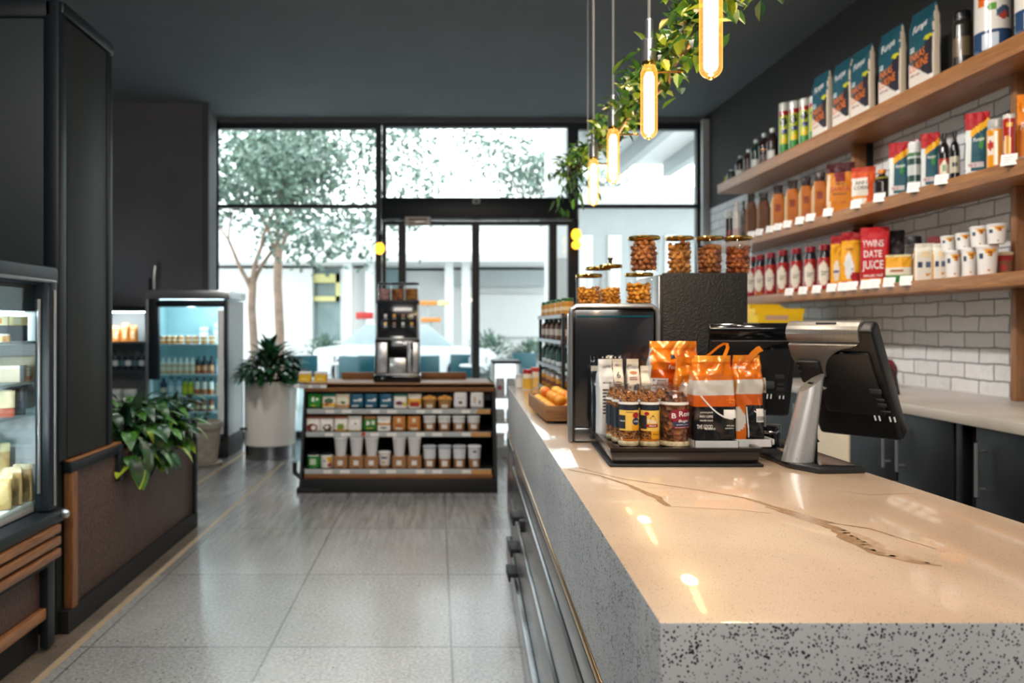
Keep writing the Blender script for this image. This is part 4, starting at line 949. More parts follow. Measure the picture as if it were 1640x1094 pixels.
for r, items in ROWS.items():
    cnt = {}
    for zx, k in items:
        nm, ds, ty, L = G[k]; Yi = UY[r] + .065; x = ux(zx, Yi); loc = (x, Yi, UZ[r] + .001)
        cnt[k] = cnt.get(k, 0) + 1; tot = sum(1 for q in items if q[1] == k)
        lb = f'{ds} on the {SHN[r]} display shelf' if tot == 1 else f'{ds}, {ORD[cnt[k] - 1]} from the planter, {SHN[r]} display shelf'
        H = (.115, .118, .125)[r]
        if k in gp: dup(gp[k], loc, label=lb); continue
        if ty == 'P': q, _ = pack(nm, R_pouch(.114, .066, H), L, loc, lb, 'snack bag' if 'bag' in nm else 'box', 'goods on the display unit', wr=.006, seed=zx, rows=18)
        elif ty == 'B': q, _ = pack(nm, R_block(.112, H + (.015 if 'plain' in k else 0)), L, loc, lb, 'box', 'goods on the display unit', mat='card', rows=18)
        elif ty == 'J': q, _ = pack(nm, R_jar(.051, H), L, loc, lb, 'tub', 'goods on the display unit', mat='gloss_print', rows=18)
        elif ty == 'C': q, _ = pack(nm, R_cup(*((.046, .053) if k != 'dark' else (.043, .049)), H + (.055 if 'cup' in k and r == 2 else .005)), L, loc, lb, 'cup', 'goods on the display unit', mat='card', rows=24)
        elif ty == 'R':
            q, _ = pack(nm, R_cup(.05, .056, .075), L, loc, lb, 'tub', 'goods on the display unit', mat='card')
            for dx, dz in ((-.03, .072), (.03, .072), (0, .082)): MB().sphere((dx, -.005, dz), (.032, .036, .026), 14, 8).build('bread_roll', 'bun', q)
        else:
            q = thing(nm, lb, 'cup', loc, 0, 'goods on the display unit')
            Pack(R_box(.115, .1, .095)).build('holder_box', [('bg', '#a8794e'), ('rect', -.42, .42, .25, .68, '#efece6'), ('rect', -.3, .3, .0, .08, '#7d5836')], 'card', 20, 12, q)
            Pack([(.09, .040, .040, 2), (.235, .054, .054, 2), (.236, .0575, .0575, 2), (.244, .0575, .0575, 2)]).build('cup_body', [('bg', '#e6e6e8')], 'card', 24, 10, q)
        gp[k] = q
for k, zx in enumerate((140, 212)):
    p = ((440 + zx / 2.88) - CX) / F * (YF + .3)
    o = thing('card_box', ('yellow card box at the corner of the display top', 'yellow card box second from the corner of the display top')[k], 'box', (p, YF + .31, .877))
    Pack([(0, .055, .05, 12), (.06, .052, .04, 12)]).build('box_body', [('bg', '#f0c010'), ('rect', -.4, .4, .3, .5, '#f8e27a')], 'card', 16, 10, o)
    MB().box(-.05, .05, -.035, .035, .061, .085, 0, .006).build('white_lid', 'paper', o)
o = thing('price_strip', 'white price strip under the yellow boxes on the display unit', 'price strip', ((500 - CX) / F * (YF + .2), YF + .215, .845))
MB().box(-.15, .12, -.02, -.016, -.014, .014).build('strip', 'paper', o); MB().box(-.10, -.03, -.0225, -.02, -.01, .01).box(.0, .07, -.0225, -.02, -.01, .01).build('printed_text', 'lightgrey', o)

# ---------------- coffee machine
Ym = 6.42; s = F / Ym
def mX(px_): return (px_ - 636) / s
def mZ(py_): return (613 - py_) / s
o = thing('coffee_machine', 'black and steel bean to cup coffee machine on the display unit', 'coffee machine', ((636 - CX) / F * Ym, Ym, .8665))
D = .36
MB().box(mX(598), mX(674), -.02, D, 0, mZ(601), 0, .012).build('base', 'gloss', o)
MB().box(mX(600), mX(672), .01, D, mZ(601), mZ(543), 0, .01).build('lower_body', 'gloss', o)
MB().box(mX(602), mX(671), .0, D, mZ(545), mZ(487), 0, .012).build('upper_body', 'alum', o)
MB().box(mX(605), mX(668), -.006, .01, mZ(542), mZ(484), 0, .003).build('screen', 'screenlit', o)
m = MB()
for j in range(2):
    for i in range(4):
        x, z = mX(617.5 + i * 14), mZ(506 + j * 13); m.box(x - .012, x + .012, -.0085, -.006, z - .014, z + .012, (i + j) % 3)
        m.box(x - .015, x + .015, -.0085, -.006, z - .028, z - .024, 0)
m.build('drink_icon', ['iconw', 'icong', 'icono'], o)
MB().box(mX(603), mX(620), -.004, .02, mZ(598), mZ(549), 0, .004).build('side_panel', 'steel', o)
MB().box(mX(652), mX(670), -.004, .02, mZ(598), mZ(549), 0, .004).build('side_panel', 'steel', o)
MB().box(mX(623), mX(650), -.002, .02, mZ(599), mZ(574), 0, .003).build('cup_panel', 'steel', o)
MB().box(mX(622), mX(651), .012, .03, mZ(574), mZ(548)).build('dispense_bay', 'matte', o)
MB().box(mX(625), mX(647), -.03, .02, mZ(546), mZ(539), 0, .004).box(mX(628), mX(645), -.024, .02, mZ(555), mZ(547), 0, .004).build('spout', 'alum', o)
MB().box(mX(657.5), mX(662), -.02, 0, mZ(561), mZ(549), 0, .006).tube([(mX(660), -.012, mZ(561)), (mX(660), -.012, mZ(596))], .007, 8).build('milk_lance', 'charcoal', o)
MB().box(mX(603), mX(670), -.014, 0, mZ(602), mZ(599.5), 0, .002).build('drip_edge', 'steel', o)
MB().box(mX(602), mX(671), .02, D - .05, mZ(487), mZ(481), 0, .005).build('hopper_base', 'charcoal', o)
for k, (x, mt) in enumerate(((614, 'pinkbean'), (636, 'bean'), (659, 'beanl'))):
    h = MB().lathe([(.056, 0), (.06, .01), (.06, .135)], (mX(x), .12, mZ(481)), 20, cap=False).build('hopper', 'glass', o)
    MB().lathe([(.054, .004), (.055, .10)], (mX(x), .12, mZ(481)), 20).build('bean_fill', mt, h)
    MB().lathe([(.063, .135), (.063, .15), (.05, .156)], (mX(x), .12, mZ(481)), 20).build('lid', 'charcoal', h)

# ---------------- bright chiller seen between the unit and the counter
o = thing('white_chiller', 'bright white lit chiller between the display unit and the counter', 'fridge', (.70, 7.7, 0))
MB().box(-.12, .16, 0, .4, 0, .1).build('base', 'lightgrey', o)
MB().box(-.12, .16, .38, .4, .1, .98).build('back_panel', 'ledpanel', o)
for sx in (-.12, .145): MB().box(sx, sx + .015, 0, .4, .1, .98).build('side_panel', 'white', o)
MB().box(-.12, .16, 0, .4, .96, .99).build('top', 'frame', o)
for z in (.1, .34, .60): MB().box(-.105, .145, .02, .38, z, z + .015).build('shelf', 'white', o)
for r_, z in enumerate((.116, .178, .356, .616)):
    for k in range(2):
        lbl = ('lower white cup', 'upper stacked white cup', 'white tub', 'white jug with red print')[r_]
        where = ('beside the display unit', 'beside the counter')[k] + ' in the bright chiller'
        if r_ < 2: pack('white_cup', R_cup(.042, .048, .06), [('bg', '#f2f4f4')], (.70 - .045 + .11 * k, 7.78, z), f'{lbl} {where}', 'cup', 'cups in the chiller', mat='card', N=16, rows=6)
        else: pack('white_tub' if r_ == 2 else 'white_jug', R_jar(.048, .13 + .06 * (r_ == 3)), [('bg', '#eef2f2'), ('band', .1, .3, '#e8c63c' if (r_ == 2 and k) else '#dfe6e6'), ('disc', -.2, .5, .5, .14, '#d0506a' if r_ == 3 and k == 0 else '#dfe6e6')], (.70 - .045 + .11 * k, 7.78, z), f'{lbl} {where}', 'tub', mat='card', N=16, rows=14)
# ================================================================== SERVICE COUNTER
def lx(Y): return .2563 + .0433 * Y
def rx(Y): return 1.205 - .0277 * (Y - 1.01)
CT = .95
o = thing('service_counter', 'long speckled stone service counter with metal slatted side panels', 'counter')
poly = [(lx(1.01), 1.01), (rx(1.01), 1.01), (rx(5.0), 5.0), (lx(5.0), 5.0)]
bm = bmesh.new()
a = [bm.verts.new((x, y, .66)) for x, y in poly]; b = [bm.verts.new((x, y, CT)) for x, y in poly]
bm.faces.new(a[::-1]); bm.faces.new(b)
for i in range(4): bm.faces.new((a[i], a[(i + 1) % 4], b[(i + 1) % 4], b[i]))
bmesh.ops.recalc_face_normals(bm, faces=bm.faces[:])
bmesh.ops.bevel(bm, geom=bm.edges[:], offset=.0035, segments=2, profile=.5, affect='EDGES')
mb = MB(); mb.bm(bm)
for k, f in enumerate(mb.f):
    P = [Vector(mb.v[i]) for i in f]; n = (P[1] - P[0]).cross(P[2] - P[1]); mb.m[k] = 0 if n.z > .7 * n.length else 1
ct = mb.build('countertop', ['top', 'side'], o, sharp=30)
def vein(path, mt):        # path: (px, py, width m) traced on the slab
    P = [(onz(x, y, CT), w) for x, y, w in path]; L, Rr = [], []
    fine = []
    for i in range(len(P) - 1):
        for k in range(6):
            t = k / 6; p = P[i][0].lerp(P[i + 1][0], t); w = P[i][1] * (1 - t) + P[i + 1][1] * t
            p = p + Vector((noise.noise(p * 23), noise.noise(p * 23 + Vector((5, 0, 0))), 0)) * .006; fine.append((p, w * (1 + .5 * noise.noise(p * 40))))
    fine.append(P[-1])
    m = MB(); V = []
    for i, (p, w) in enumerate(fine):
        t = (fine[min(i + 1, len(fine) - 1)][0] - fine[max(i - 1, 0)][0]).normalized(); s_ = Vector((-t.y, t.x, 0))
        V += [p + s_ * w / 2 + Vector((0, 0, .0004)), p - s_ * w / 2 + Vector((0, 0, .0004))]
    m.add(V, [(2 * i, 2 * i + 1, 2 * i + 3, 2 * i + 2) for i in range(len(fine) - 1)])
    return m.build('stone_vein', mt, ct)
vein([(910, 752, .004), (960, 762, .008), (1010, 778, .012), (1050, 796, .022), (1071, 811, .012)], 'vein')
vein([(920, 748, .003), (1000, 768, .005), (1100, 782, .006), (1190, 797, .012), (1260, 818, .016), (1330, 838, .02)], 'vein')
vein([(1071, 811, .003), (1180, 817, .003), (1235, 822, .005)], 'veinl')
vein([(1225, 812, .006), (1280, 828, .02), (1340, 848, .028), (1360, 862, .035), (1400, 885, .02), (1470, 900, .022), (1508, 907, .004)], 'vein')
vein([(1330, 838, .006), (1390, 846, .008), (1440, 862, .004), (1500, 880, .002)], 'vein')
vein([(1345, 850, .02), (1385, 862, .03), (1400, 880, .035), (1450, 893, .03), (1500, 904, .006)], 'veinl')
vein([(1340, 786, .002), (1395, 793, .003), (1470, 790, .002)], 'vein')
vein([(1340, 750, .002), (1400, 765, .003), (1440, 772, .002)], 'veinl')
base = [(lx(1.05) + .03, 1.06), (rx(1.05) - .03, 1.06), (rx(5) - .03, 4.97), (lx(5) + .03, 4.97)]
MB().prism(base, .10, .66).build('base_panel', 'matte', o)
MB().prism([(x + (.06 if i in (0, 3) else -.06), y) for i, (x, y) in enumerate(base)], 0, .10).build('kick_plate', 'matte', o)
def bar(z0, z1, off, t, y0, y1):
    return MB().prism([(lx(y0) + off, y0), (lx(y0) + off + t, y0), (lx(y1) + off + t, y1), (lx(y1) + off, y1)], z0, z1, 0, None, .003)
bar(.640, .659, -.004, .04, 1.2, 4.98).build('metal_strip', 'brass2', o)
for z, z2, of in ((.562, .637, -.004), (.374, .548, -.012), (.160, .358, -.022), (.03, .144, -.045)):
    bar(z, z2, of, .05, 1.1, 4.3).build('side_slat', 'steelh', o)
bar(.11, .63, -.006, .04, 4.33, 4.98).build('end_panel', 'steelh', o)
for k, z in enumerate((.43, .28, .165)):
    x = lx(3.6) - .03 - .01 * k
    MB().box(x - .022, x + .02, 3.52, 3.66, z, z + .022, 0, .004).box(x - .026, x - .016, 3.52, 3.66, z - .02, z + .022, 0, .003).build('pull_handle', 'matte', o)
x = lx(3.35) - .02
l = MB().box(x - .012, x + .02, 3.33, 3.38, .43, .48, 0, .004).build('latch', 'matte', o)
MB().sphere((x - .010, 3.345, .445), (.006, .010, .010), 12, 8).build('latch_pin', 'chrome', l)

# ---------------- serving tray with its goods
def ty(a, b): return a + .083 * b
FLx, FRx, TY0, TY1 = .487, .925, 2.118, 2.53
o = thing('serving_tray', 'black rectangular serving tray holding coffee jars and bags on the counter', 'tray')
P0 = [(FLx, TY0), (FRx, TY0), (ty(FRx, TY1 - TY0), TY1), (ty(FLx, TY1 - TY0), TY1)]
cxy = (sum(p[0] for p in P0) / 4, sum(p[1] for p in P0) / 4)
def sc_(P, k): return [(p[0] + k * (1 if p[0] < cxy[0] else -1), p[1] + k * (1 if p[1] < cxy[1] else -1)) for p in P]
MB().prism(P0, CT, CT + .009, 0, None, .004).build('base_mat', 'matte', o)
MB().prism(sc_(P0, .012), CT + .009, CT + .045, 0, None, .006, sc_(P0, .004)).build('tray_body', 'gloss2', o)
m = MB()
Q, Rr = sc_(P0, .003), sc_(P0, .016)
for i in range(4):
    j = (i + 1) % 4
    m.add([(*Q[i], CT + .045), (*Q[j], CT + .045), (*Q[j], CT + .054), (*Q[i], CT + .054), (*Rr[i], CT + .045), (*Rr[j], CT + .045), (*Rr[j], CT + .054), (*Rr[i], CT + .054)],
          [(0, 1, 2, 3), (5, 4, 7, 6), (3, 2, 6, 7)])
m.build('rim', 'gloss2', o)
TZ = CT + .0455

def coffee_jar(name, loc, r, h, label, art, fill='gran', rot=0.):
    o = thing(name, label, 'jar', loc, rot, 'coffee jars on the tray')
    g = MB().lathe([(r * .95, 0), (r, .004), (r, .10 * h), (r * .96, .12 * h), (r * .96, .70 * h), (r * .93, .76 * h), (r * .72, .90 * h), (r * .66, .93 * h), (r * .66, .955 * h), (r * .72, .96 * h), (r * .72, 1.0 * h), (r * .6, 1.0 * h)], seg=32, cap=False)
    g.build('glass_body', 'glass', o)
    f = MB().lathe([(r * .86, .025 * h), (r * .90, .12 * h), (r * .90, .70 * h), (r * .86, .76 * h), (r * .62, .90 * h)], seg=28).build('coffee_fill', fill, o)
    MB().lathe([(r * .97, .02 * h), (r * 1.01, .03 * h), (r * 1.01, .085 * h), (r * .97, .10 * h)], seg=32, cap=False).build('base_ring', 'jarbase', o)
    if fill == 'gran': MB().lathe([(r * .965, .102 * h), (r * .965, .135 * h)], seg=32, cap=False).build('amber_layer', 'orangefill', o)
    MB().lathe([(r * .685, .90 * h), (r * .685, .955 * h), (r * .745, .96 * h), (r * .745, .995 * h), (r * .3, 1.002 * h)], seg=28, cap=False).build('clear_lid', 'lidglass', o)
    art(o, r, h); return o
def cyl(r):
    return lambda x, z: Vector((r * math.sin(x / r), -r * math.cos(x / r), z))
def wrap(mb, r, x0, x1, z0, z1, m=0, n=10):
    S = cyl(r); V = []
    for i in range(n + 1):
        x = x0 + (x1 - x0) * i / n; V += [S(x, z0), S(x, z1)]
    mb.add(V, [(2 * i, 2 * i + 2, 2 * i + 3, 2 * i + 1) for i in range(n)], m, True)
def wdisc(mb, r, x, z, rx_, rz_, m=0):
    S = cyl(r); V = [S(x, z)] + [S(x + rx_ * math.cos(a * PI / 12), z + rz_ * math.sin(a * PI / 12)) for a in range(24)]
    mb.add(V, [(0, 1 + k, 1 + (k + 1) % 24) for k in range(24)], m, True)
def art_yellow(name, emblem):
    def art(o, r, h):
        l = MB(); R1 = r * 1.0
        wrap(l, R1, -r * 3.1, r * 3.1, .695 * h, .735 * h, 0, 40); wrap(l, R1 * .995, -r * 1.5, r * 1.5, .60 * h, .692 * h, 1, 20)
        wrap(l, R1, -r * 1.35, r * 1.25, .27 * h, .60 * h, 2, 20); wrap(l, R1 + .0004, -r * 1.35, -r * .55, .30 * h, .52 * h, 3, 8)
        wrap(l, R1, -r * 3.1, -r * 1.36, .27 * h, .6 * h, 1, 20); wrap(l, R1, r * 1.26, r * 3.1, .27 * h, .6 * h, 0, 20)
        lab = l.build('label', ['paper', 'inkb2', 'labyellow', 'ink'], o)
        t = MB()
        if emblem:
            wdisc(t, R1 + .0007, r * .55, .52 * h, r * .38, .05 * h, 1); wdisc(t, R1 + .001, r * .55, .42 * h, r * .42, .06 * h, 2); text_on(t, 'ATES', cyl(R1 + .0014), r * .55, .42 * h, r * .6, .03 * h, 0)
            text_on(t, 'Arabica', cyl(R1 + .0012), -r * .1, .575 * h, r * .8, .025 * h, 3); text_on(t, 'roasted', cyl(R1 + .0012), -r * .9, .43 * h, r * .6, .03 * h, 0)
            wrap(t, R1 + .0006, r * .1, r * 1.2, .275 * h, .36 * h, 4, 8)
        else:
            t.add([cyl(R1 + .0006)(r * x_, z_ * h) for x_, z_ in ((-.6, .38), (.6, .38), (.35, .47), (.1, .53), (-.2, .48))], [(0, 1, 2, 3, 4)], 2)
            wrap(t, R1 + .0008, -r * .6, r * .65, .33 * h, .38 * h, 1, 8); text_on(t, 'Fila', cyl(R1 + .0012), 0, .425 * h, r * .95, .06 * h, 0); text_on(t, 'mocca', cyl(R1 + .0014), .05 * r, .355 * h, r * .7, .022 * h, 0)
            wdisc(t, R1 + .0006, -r * .55, .55 * h, r * .25, .03 * h, 1); wrap(t, R1 + .0002, -r * .1, r * 1.0, .14 * h, .27 * h, 4, 8); text_on(t, 'Finca', cyl(R1 + .0008), r * .45, .22 * h, r * .7, .03 * h, 3)
        t.build_split('lettering', ['inkw', 'inkr', 'inkb', 'ink', 'labgold'], lab)
    return art
def art_red(o, r, h):
    l = MB(); R1 = r * .985
    wrap(l, R1, -r * 3.1, r * 3.1, .69 * h, .735 * h, 0, 40)
    wrap(l, R1, -r * .35, r * 1.35, .42 * h, .62 * h, 1, 18); wdisc(l, R1 + .0003, -r * .25, .52 * h, r * .38, .085 * h, 1)
    wrap(l, R1 + .0001, -r * .35, r * 1.4, .345 * h, .42 * h, 2, 18); wrap(l, R1, -r * .35, r * 1.4, .315 * h, .345 * h, 1, 18)
    lab = l.build('label', ['paper', 'maroonlab', 'inkb'], o)
    t = MB(); S = cyl(R1 + .001)
    text_on(t, 'Ros\u00e9', S, r * .62, .55 * h, r * 1.15, .085 * h); text_on(t, 'B', S, -r * .3, .52 * h, r * .3, .08 * h); text_on(t, 'Bugat', S, r * .42, .43 * h, r * .85, .055 * h, 0, .2); text_on(t, 'grande reserve', S, r * .42, .375 * h, r * 1.1, .02 * h)
    text_on(t, 'premium roast', S, r * .45, .33 * h, r * 1.3, .016 * h)
    t.build_split('lettering', 'inkw', lab)
coffee_jar('coffee_jar', (.700, 2.215, TZ), .0425, .180, 'large coffee jar with a crimson and navy label at the front of the tray', art_red, 'nib')
coffee_jar('coffee_jar', (.6250, 2.205, TZ), .0285, .180, 'slim coffee jar with a yellow label and dark mountain at the tray front', art_yellow('Fila', False))
jA = coffee_jar('coffee_jar', (.5650, 2.212, TZ), .0295, .180, 'slim coffee jar with yellow label and round red emblem at the tray corner', art_yellow('ATES', True))
dup(jA, (.562, 2.283, TZ), .9, 'coffee jar directly behind the red-emblem jar, second from the tray edge')
dup(jA, (.560, 2.352, TZ), 1.2, 'coffee jar furthest back in the row along the tray side edge')
dup(jA, (.628, 2.275, TZ), .4, 'coffee jar hidden behind the mountain-label jar on the tray')
dup(jA, (.696, 2.305, TZ), .7, 'coffee jar half hidden behind the large crimson-label jar')

def patch(P, mb, x0, x1, z0, z1, m=0, off=.0014, n=6):
    V = [P.surf(x0 + (x1 - x0) * i / n, z0 + (z1 - z0) * j / n, off) for j in range(n + 1) for i in range(n + 1)]
    mb.add(V, [(j * (n + 1) + i, j * (n + 1) + i + 1, (j + 1) * (n + 1) + i + 1, (j + 1) * (n + 1) + i) for j in range(n) for i in range(n)], m)
def panel_lines(P, mb, x0, x1, z0, z1, n, m=0, seed=0):
    rnd = random.Random(seed); dz = (z1 - z0) / n
    for k in range(n):
        z = z1 - dz * (k + .5); w = (x1 - x0) * rnd.uniform(.6, 1)
        V = [P.surf(x0 + w * t, z + s_ * dz * .22, .0012) for t in (0, .33, .66, 1) for s_ in (-1, 1)]
        mb.add(V, [(2 * i, 2 * i + 2, 2 * i + 3, 2 * i + 1) for i in range(3)], m)
GB = 'coffee bags on the tray'
# black, white and cream bags at the back
o, P = pack('coffee_bag', R_pouch(.105, .046, .257), [('bg', '#15171a'), ('band', .86, 1.1, '#0c0d0f'), ('rect', -.95, -.6, .1, .8, '#2b3034'), ('band', .80, .86, '#d9d4c6')], (.561, 2.482, TZ), 'glossy black coffee bag at the back corner of the tray', 'bag', GB, wr=.006, seed=3, mat='foil', N=40, rows=30)
m = MB()
for k in range(7): m.sphere((-.042 + .014 * k, -.004, .250), .0028, 8, 6)
m.build('stitch', 'inkw', o)
o, P = pack('coffee_bag', R_gusset(.05, .048, .247), [('bg', '#e3e4e4'), ('side', '#cfd2d4'), ('band', .0, .02, '#b9bcbe')], (.5425, 2.422, TZ), 'plain white coffee bag with small print beside the glossy black one', 'bag', GB, rotz=.12, wr=.006, seed=5, N=40, rows=30)
m = MB(); text_on(m, 'COFFEE', P.surf, .004, .222, .028, .007, 0); text_on(m, 'MEDIUM', P.surf, .0, .172, .026, .006, 1); panel_lines(P, m, -.016, .012, .07, .155, 8, 1, 2); m.build_split('lettering', ['inkb', 'ink'], o)
for (x, w, lb, sd) in ((.5835, .036, 'narrow cream coffee bag with a large figure six on the tray', 6), (.632, .042, 'cream coffee bag with a blue swoosh and navy square on the tray', 8), (.672, .032, 'plain narrow cream coffee bag beside the orange bag on the tray', 9)):
    o, P = pack('coffee_bag', R_gusset(w, .044, .247 if sd < 9 else .225), [('bg', '#e6ddcc'), ('side', '#4a2c26' if sd == 6 else '#d2c6b2'), ('band', .97, 1.1, '#d6cab6')], (x, 2.424, TZ), lb, 'bag', GB, wr=.003, seed=sd, N=36, rows=26)
    m = MB()
    if sd == 6: text_on(m, '6', P.surf, 0, .197, .012, .02, 0); panel_lines(P, m, -.01, .012, .150, .178, 4, 1, 3); text_on(m, 'Nr', P.surf, -.002, .228, .012, .005, 2)
    if sd == 8:
        text_on(m, 'Cosans', P.surf, .003, .222, .03, .012, 2, .2); text_on(m, '(', P.surf, -.015, .222, .006, .02, 2); panel_lines(P, m, -.014, .014, .180, .192, 2, 1, 5); text_on(m, 'bio', P.surf, -.012, .158, .008, .008, 1)
        patch(P, m, -.001, .016, .148, .167, 2)
        V = [P.surf(.012 * math.cos(a), .204 + .005 * math.sin(a), .001) for a in np.linspace(0, 2 * PI, 16, endpoint=False)]; m.add(V, [tuple(range(16))], 3)
    if m.v: m.build_split('lettering', ['ink', 'inkbl', 'inkb', 'inkor'], o)
# big orange bag behind
OR, ORD_ = '#e87a14', '#c9540f'
o, P = pack('coffee_bag', R_gusset(.165, .068, .305), [('bg', OR), ('rect', -1.1, -.36, 0, .62, '#e4e4e4'), ('rect', -1.1, -.36, .62, .70, ORD_), ('rect', -.36, .62, 0, .78, '#d2560e'), ('rect', .08, .52, .28, .56, '#a3201c'), ('rect', .66, .85, .1, .78, '#241512'), ('left', '#d8d8d6'), ('band', .93, 1.1, '#ef8f22')], (.765, 2.430, TZ), 'tall shiny orange coffee bag with folded top at the back of the tray', 'bag', GB, wr=.014, seed=12, mat='foil', N=64, rows=44)
m = MB(); text_on(m, 'Fonwick', P.surf, .0, .222, .055, .013, 0, 0, -.08); text_on(m, 'Brand', P.surf, .018, .207, .045, .012, 0, 0, -.08)
for k, t in enumerate(('Bri guand', 'black ruder', 'blaur glow', 'pure')): text_on(m, t, P.surf, -.055, .180 - .013 * k, .038, .008, 1, .15)
patch(P, m, .012, .034, .145, .165, 0); text_on(m, 'OICA', P.surf, .023, .132, .022, .011, 0); text_on(m, 'medium roast', P.surf, .023, .118, .03, .005, 0)
V = [P.surf(x_, z_, .0012) for x_, z_ in ((-.020, .247), (.004, .252), (-.002, .262), (-.014, .262))]; m.add(V, [(0, 1, 2, 3)], 1)
m.build_split('lettering', ['inkw', 'ink'], o)
o, P = pack('coffee_bag', R_gusset(.075, .04, .258), [('bg', '#ef8a1c'), ('band', 0, .62, '#e0701a'), ('disc', -.35, .62, .35, .1, '#e9e2d8')], (.775, 2.325, TZ), 'small orange coffee bag squeezed between the tall and the front orange bags', 'bag', GB, wr=.012, seed=15, mat='foil', N=40, rows=30)
# front bags in plastic holders
FB = [('bg', OR), ('band', .0, .44, '#15171b'), ('band', .44, .56, '#d9631a'), ('band', .56, .735, '#dcd8d2'), ('sband', .0, .44, '#101215'), ('band', .735, .80, '#e0741c'), ('band', .93, 1.1, '#f09a2c')]
def strip(P, mb, pts, w, m=0):
    V = []
    for i, (x, z) in enumerate(pts):
        a = Vector(pts[max(i - 1, 0)]); b_ = Vector(pts[min(i + 1, len(pts) - 1)]); t = (b_ - a).normalized()
        V += [P.surf(x - t.y * w / 2, z + t.x * w / 2, .0013), P.surf(x + t.y * w / 2, z - t.x * w / 2, .0013)]
    mb.add(V, [(2 * i, 2 * i + 1, 2 * i + 3, 2 * i + 2) for i in range(len(pts) - 1)], m)
o, P = pack('coffee_bag', R_gusset(.124, .066, .262), FB, (.8085, 2.210, TZ + .005), 'orange, white and black coffee bag with ribbon strap at the front of the tray', 'bag', GB, wr=.012, seed=21, mat='foil', N=64, rows=48)
m = MB()
strip(P, m, [(-.045 + .095 * t, .148 - .072 * math.sin(t * PI / 2) + .004 * t) for t in np.linspace(0, 1, 14)], .004, 0)
for k, (t, w) in enumerate((('premium ground', .036), ('FRESH COFFEE', .038), ('naturally roasted', .036))): text_on(m, t, P.surf, -.026, .098 - .012 * k, w, .007, 0)
text_on(m, 'THE GOOD', P.surf, -.030, .056, .045, .012, 0); text_on(m, 'MORNING', P.surf, -.014, .05, .03, .006, 0)
patch(P, m, .024, .058, .082, .106, 1)
text_on(m, 'RAISINS SOU', P.surf, .041, .098, .030, .005, 2); text_on(m, 'SAVE A', P.surf, .038, .089, .022, .005, 2); text_on(m, 'with love', P.surf, .044, .060, .022, .006, 0); text_on(m, 'arabica', P.surf, .042, .052, .026, .004, 0)
text_on(m, 'ground coffee', P.surf, .045, .134, .026, .004, 3); text_on(m, '250 g', P.surf, .045, .126, .012, .005, 3)
m.build_split('lettering', ['inkw', 'paper', 'ink', 'labgold'], o)
pts = [(-.025, 0, .253), (-.004, -.004, .268), (.018, -.008, .288), (.034, -.006, .297), (.045, -.004, .296), (.048, -.002, .285), (.040, 0, .262), (.036, 0, .254)]
V = []
for i, p in enumerate(pts):
    a_, b_ = Vector(pts[max(i - 1, 0)]), Vector(pts[min(i + 1, len(pts) - 1)]); t_ = (b_ - a_).normalized(); w_ = .0042
    V += [(p[0] - t_.z * w_, p[1] - .003, p[2] + t_.x * w_), (p[0] + t_.z * w_, p[1] + .003, p[2] - t_.x * w_)]
MB().add(V, [(2 * i, 2 * i + 1, 2 * i + 3, 2 * i + 2) for i in range(len(pts) - 1)], 0, True).build('ribbon_strap', 'ribbon', o)
o2, P = pack('coffee_bag', R_gusset(.086, .058, .262), FB + [('diag', .40, -.36, .62, 0., '#e6e0d8') if False else ('rect', -2, -1.9, 0, 0, OR), ('sband', .56, .735, '#cfa25e'), ('rect', -1.0, -.25, .0, .44, '#e0701a'), ('disc', -1.0, .28, .7, .14, '#e0dcd6')], (.9265, 2.245, TZ + .005), 'orange, white and black coffee bag with folded flap overhanging the tray end', 'bag', GB, wr=.011, seed=27, mat='foil', N=64, rows=48)
m = MB(); text_on(m, 'aroma', P.surf, -.022, .226, .03, .008, 0); strip(P, m, [(-.006 - .004 * t, .02 + .09 * t) for t in np.linspace(0, 1, 8)], .003, 0); strip(P, m, [(.012 + .03 * t, .098 - .02 * t) for t in np.linspace(0, 1, 6)], .003, 0)
text_on(m, 'finest', P.surf, -.005, .215, .014, .006, 0)
def side_surf(u, z, X0=.0475): return Vector((X0 + .0006 + .002 * math.sin(z * 60), u, z))
for (z0, z1, mt) in ((.150, .195, 1), (.05, .10, 1)):
    m.add([side_surf(u, z) for u, z in ((-.024, z0), (.018, z0), (.018, z1), (-.024, z1))], [(0, 1, 2, 3)], mt)
    for k in range(7): m.add([side_surf(u, z, .0479) for u, z in ((-.02 + .005 * k, z0 + .005), (-.0178 + .005 * k + .001 * (k % 2), z0 + .005), (-.0178 + .005 * k + .001 * (k % 2), z0 + .026), (-.02 + .005 * k, z0 + .026))], [(0, 1, 2, 3)], 2)
patch(P, m, .018, .042, .065, .104, 1)
for k in range(9): m.add([P.surf(.020 + .0024 * k + dx, z_, .002) for dx, z_ in ((0, .068), (.0012, .068), (.0012, .082), (0, .082))], [(0, 1, 2, 3)], 2)
text_on(m, 'NET 250', P.surf, .030, .092, .019, .006, 2)
m.build_split('lettering', ['inkw', 'paper', 'ink'], o2)
pts = [(0, -.002, .245), (.006, -.014, .256), (.014, -.018, .268), (.028, -.016, .280), (.040, -.012, .284)]
V = []
for p in pts: V += [(p[0] - .006, p[1], p[2] + .006), (p[0] + .008, p[1] + .004, p[2] - .009)]
MB().add(V, [(2 * i, 2 * i + 1, 2 * i + 3, 2 * i + 2) for i in range(len(pts) - 1)], 0, True).build('folded_flap', 'ribbon', o2)
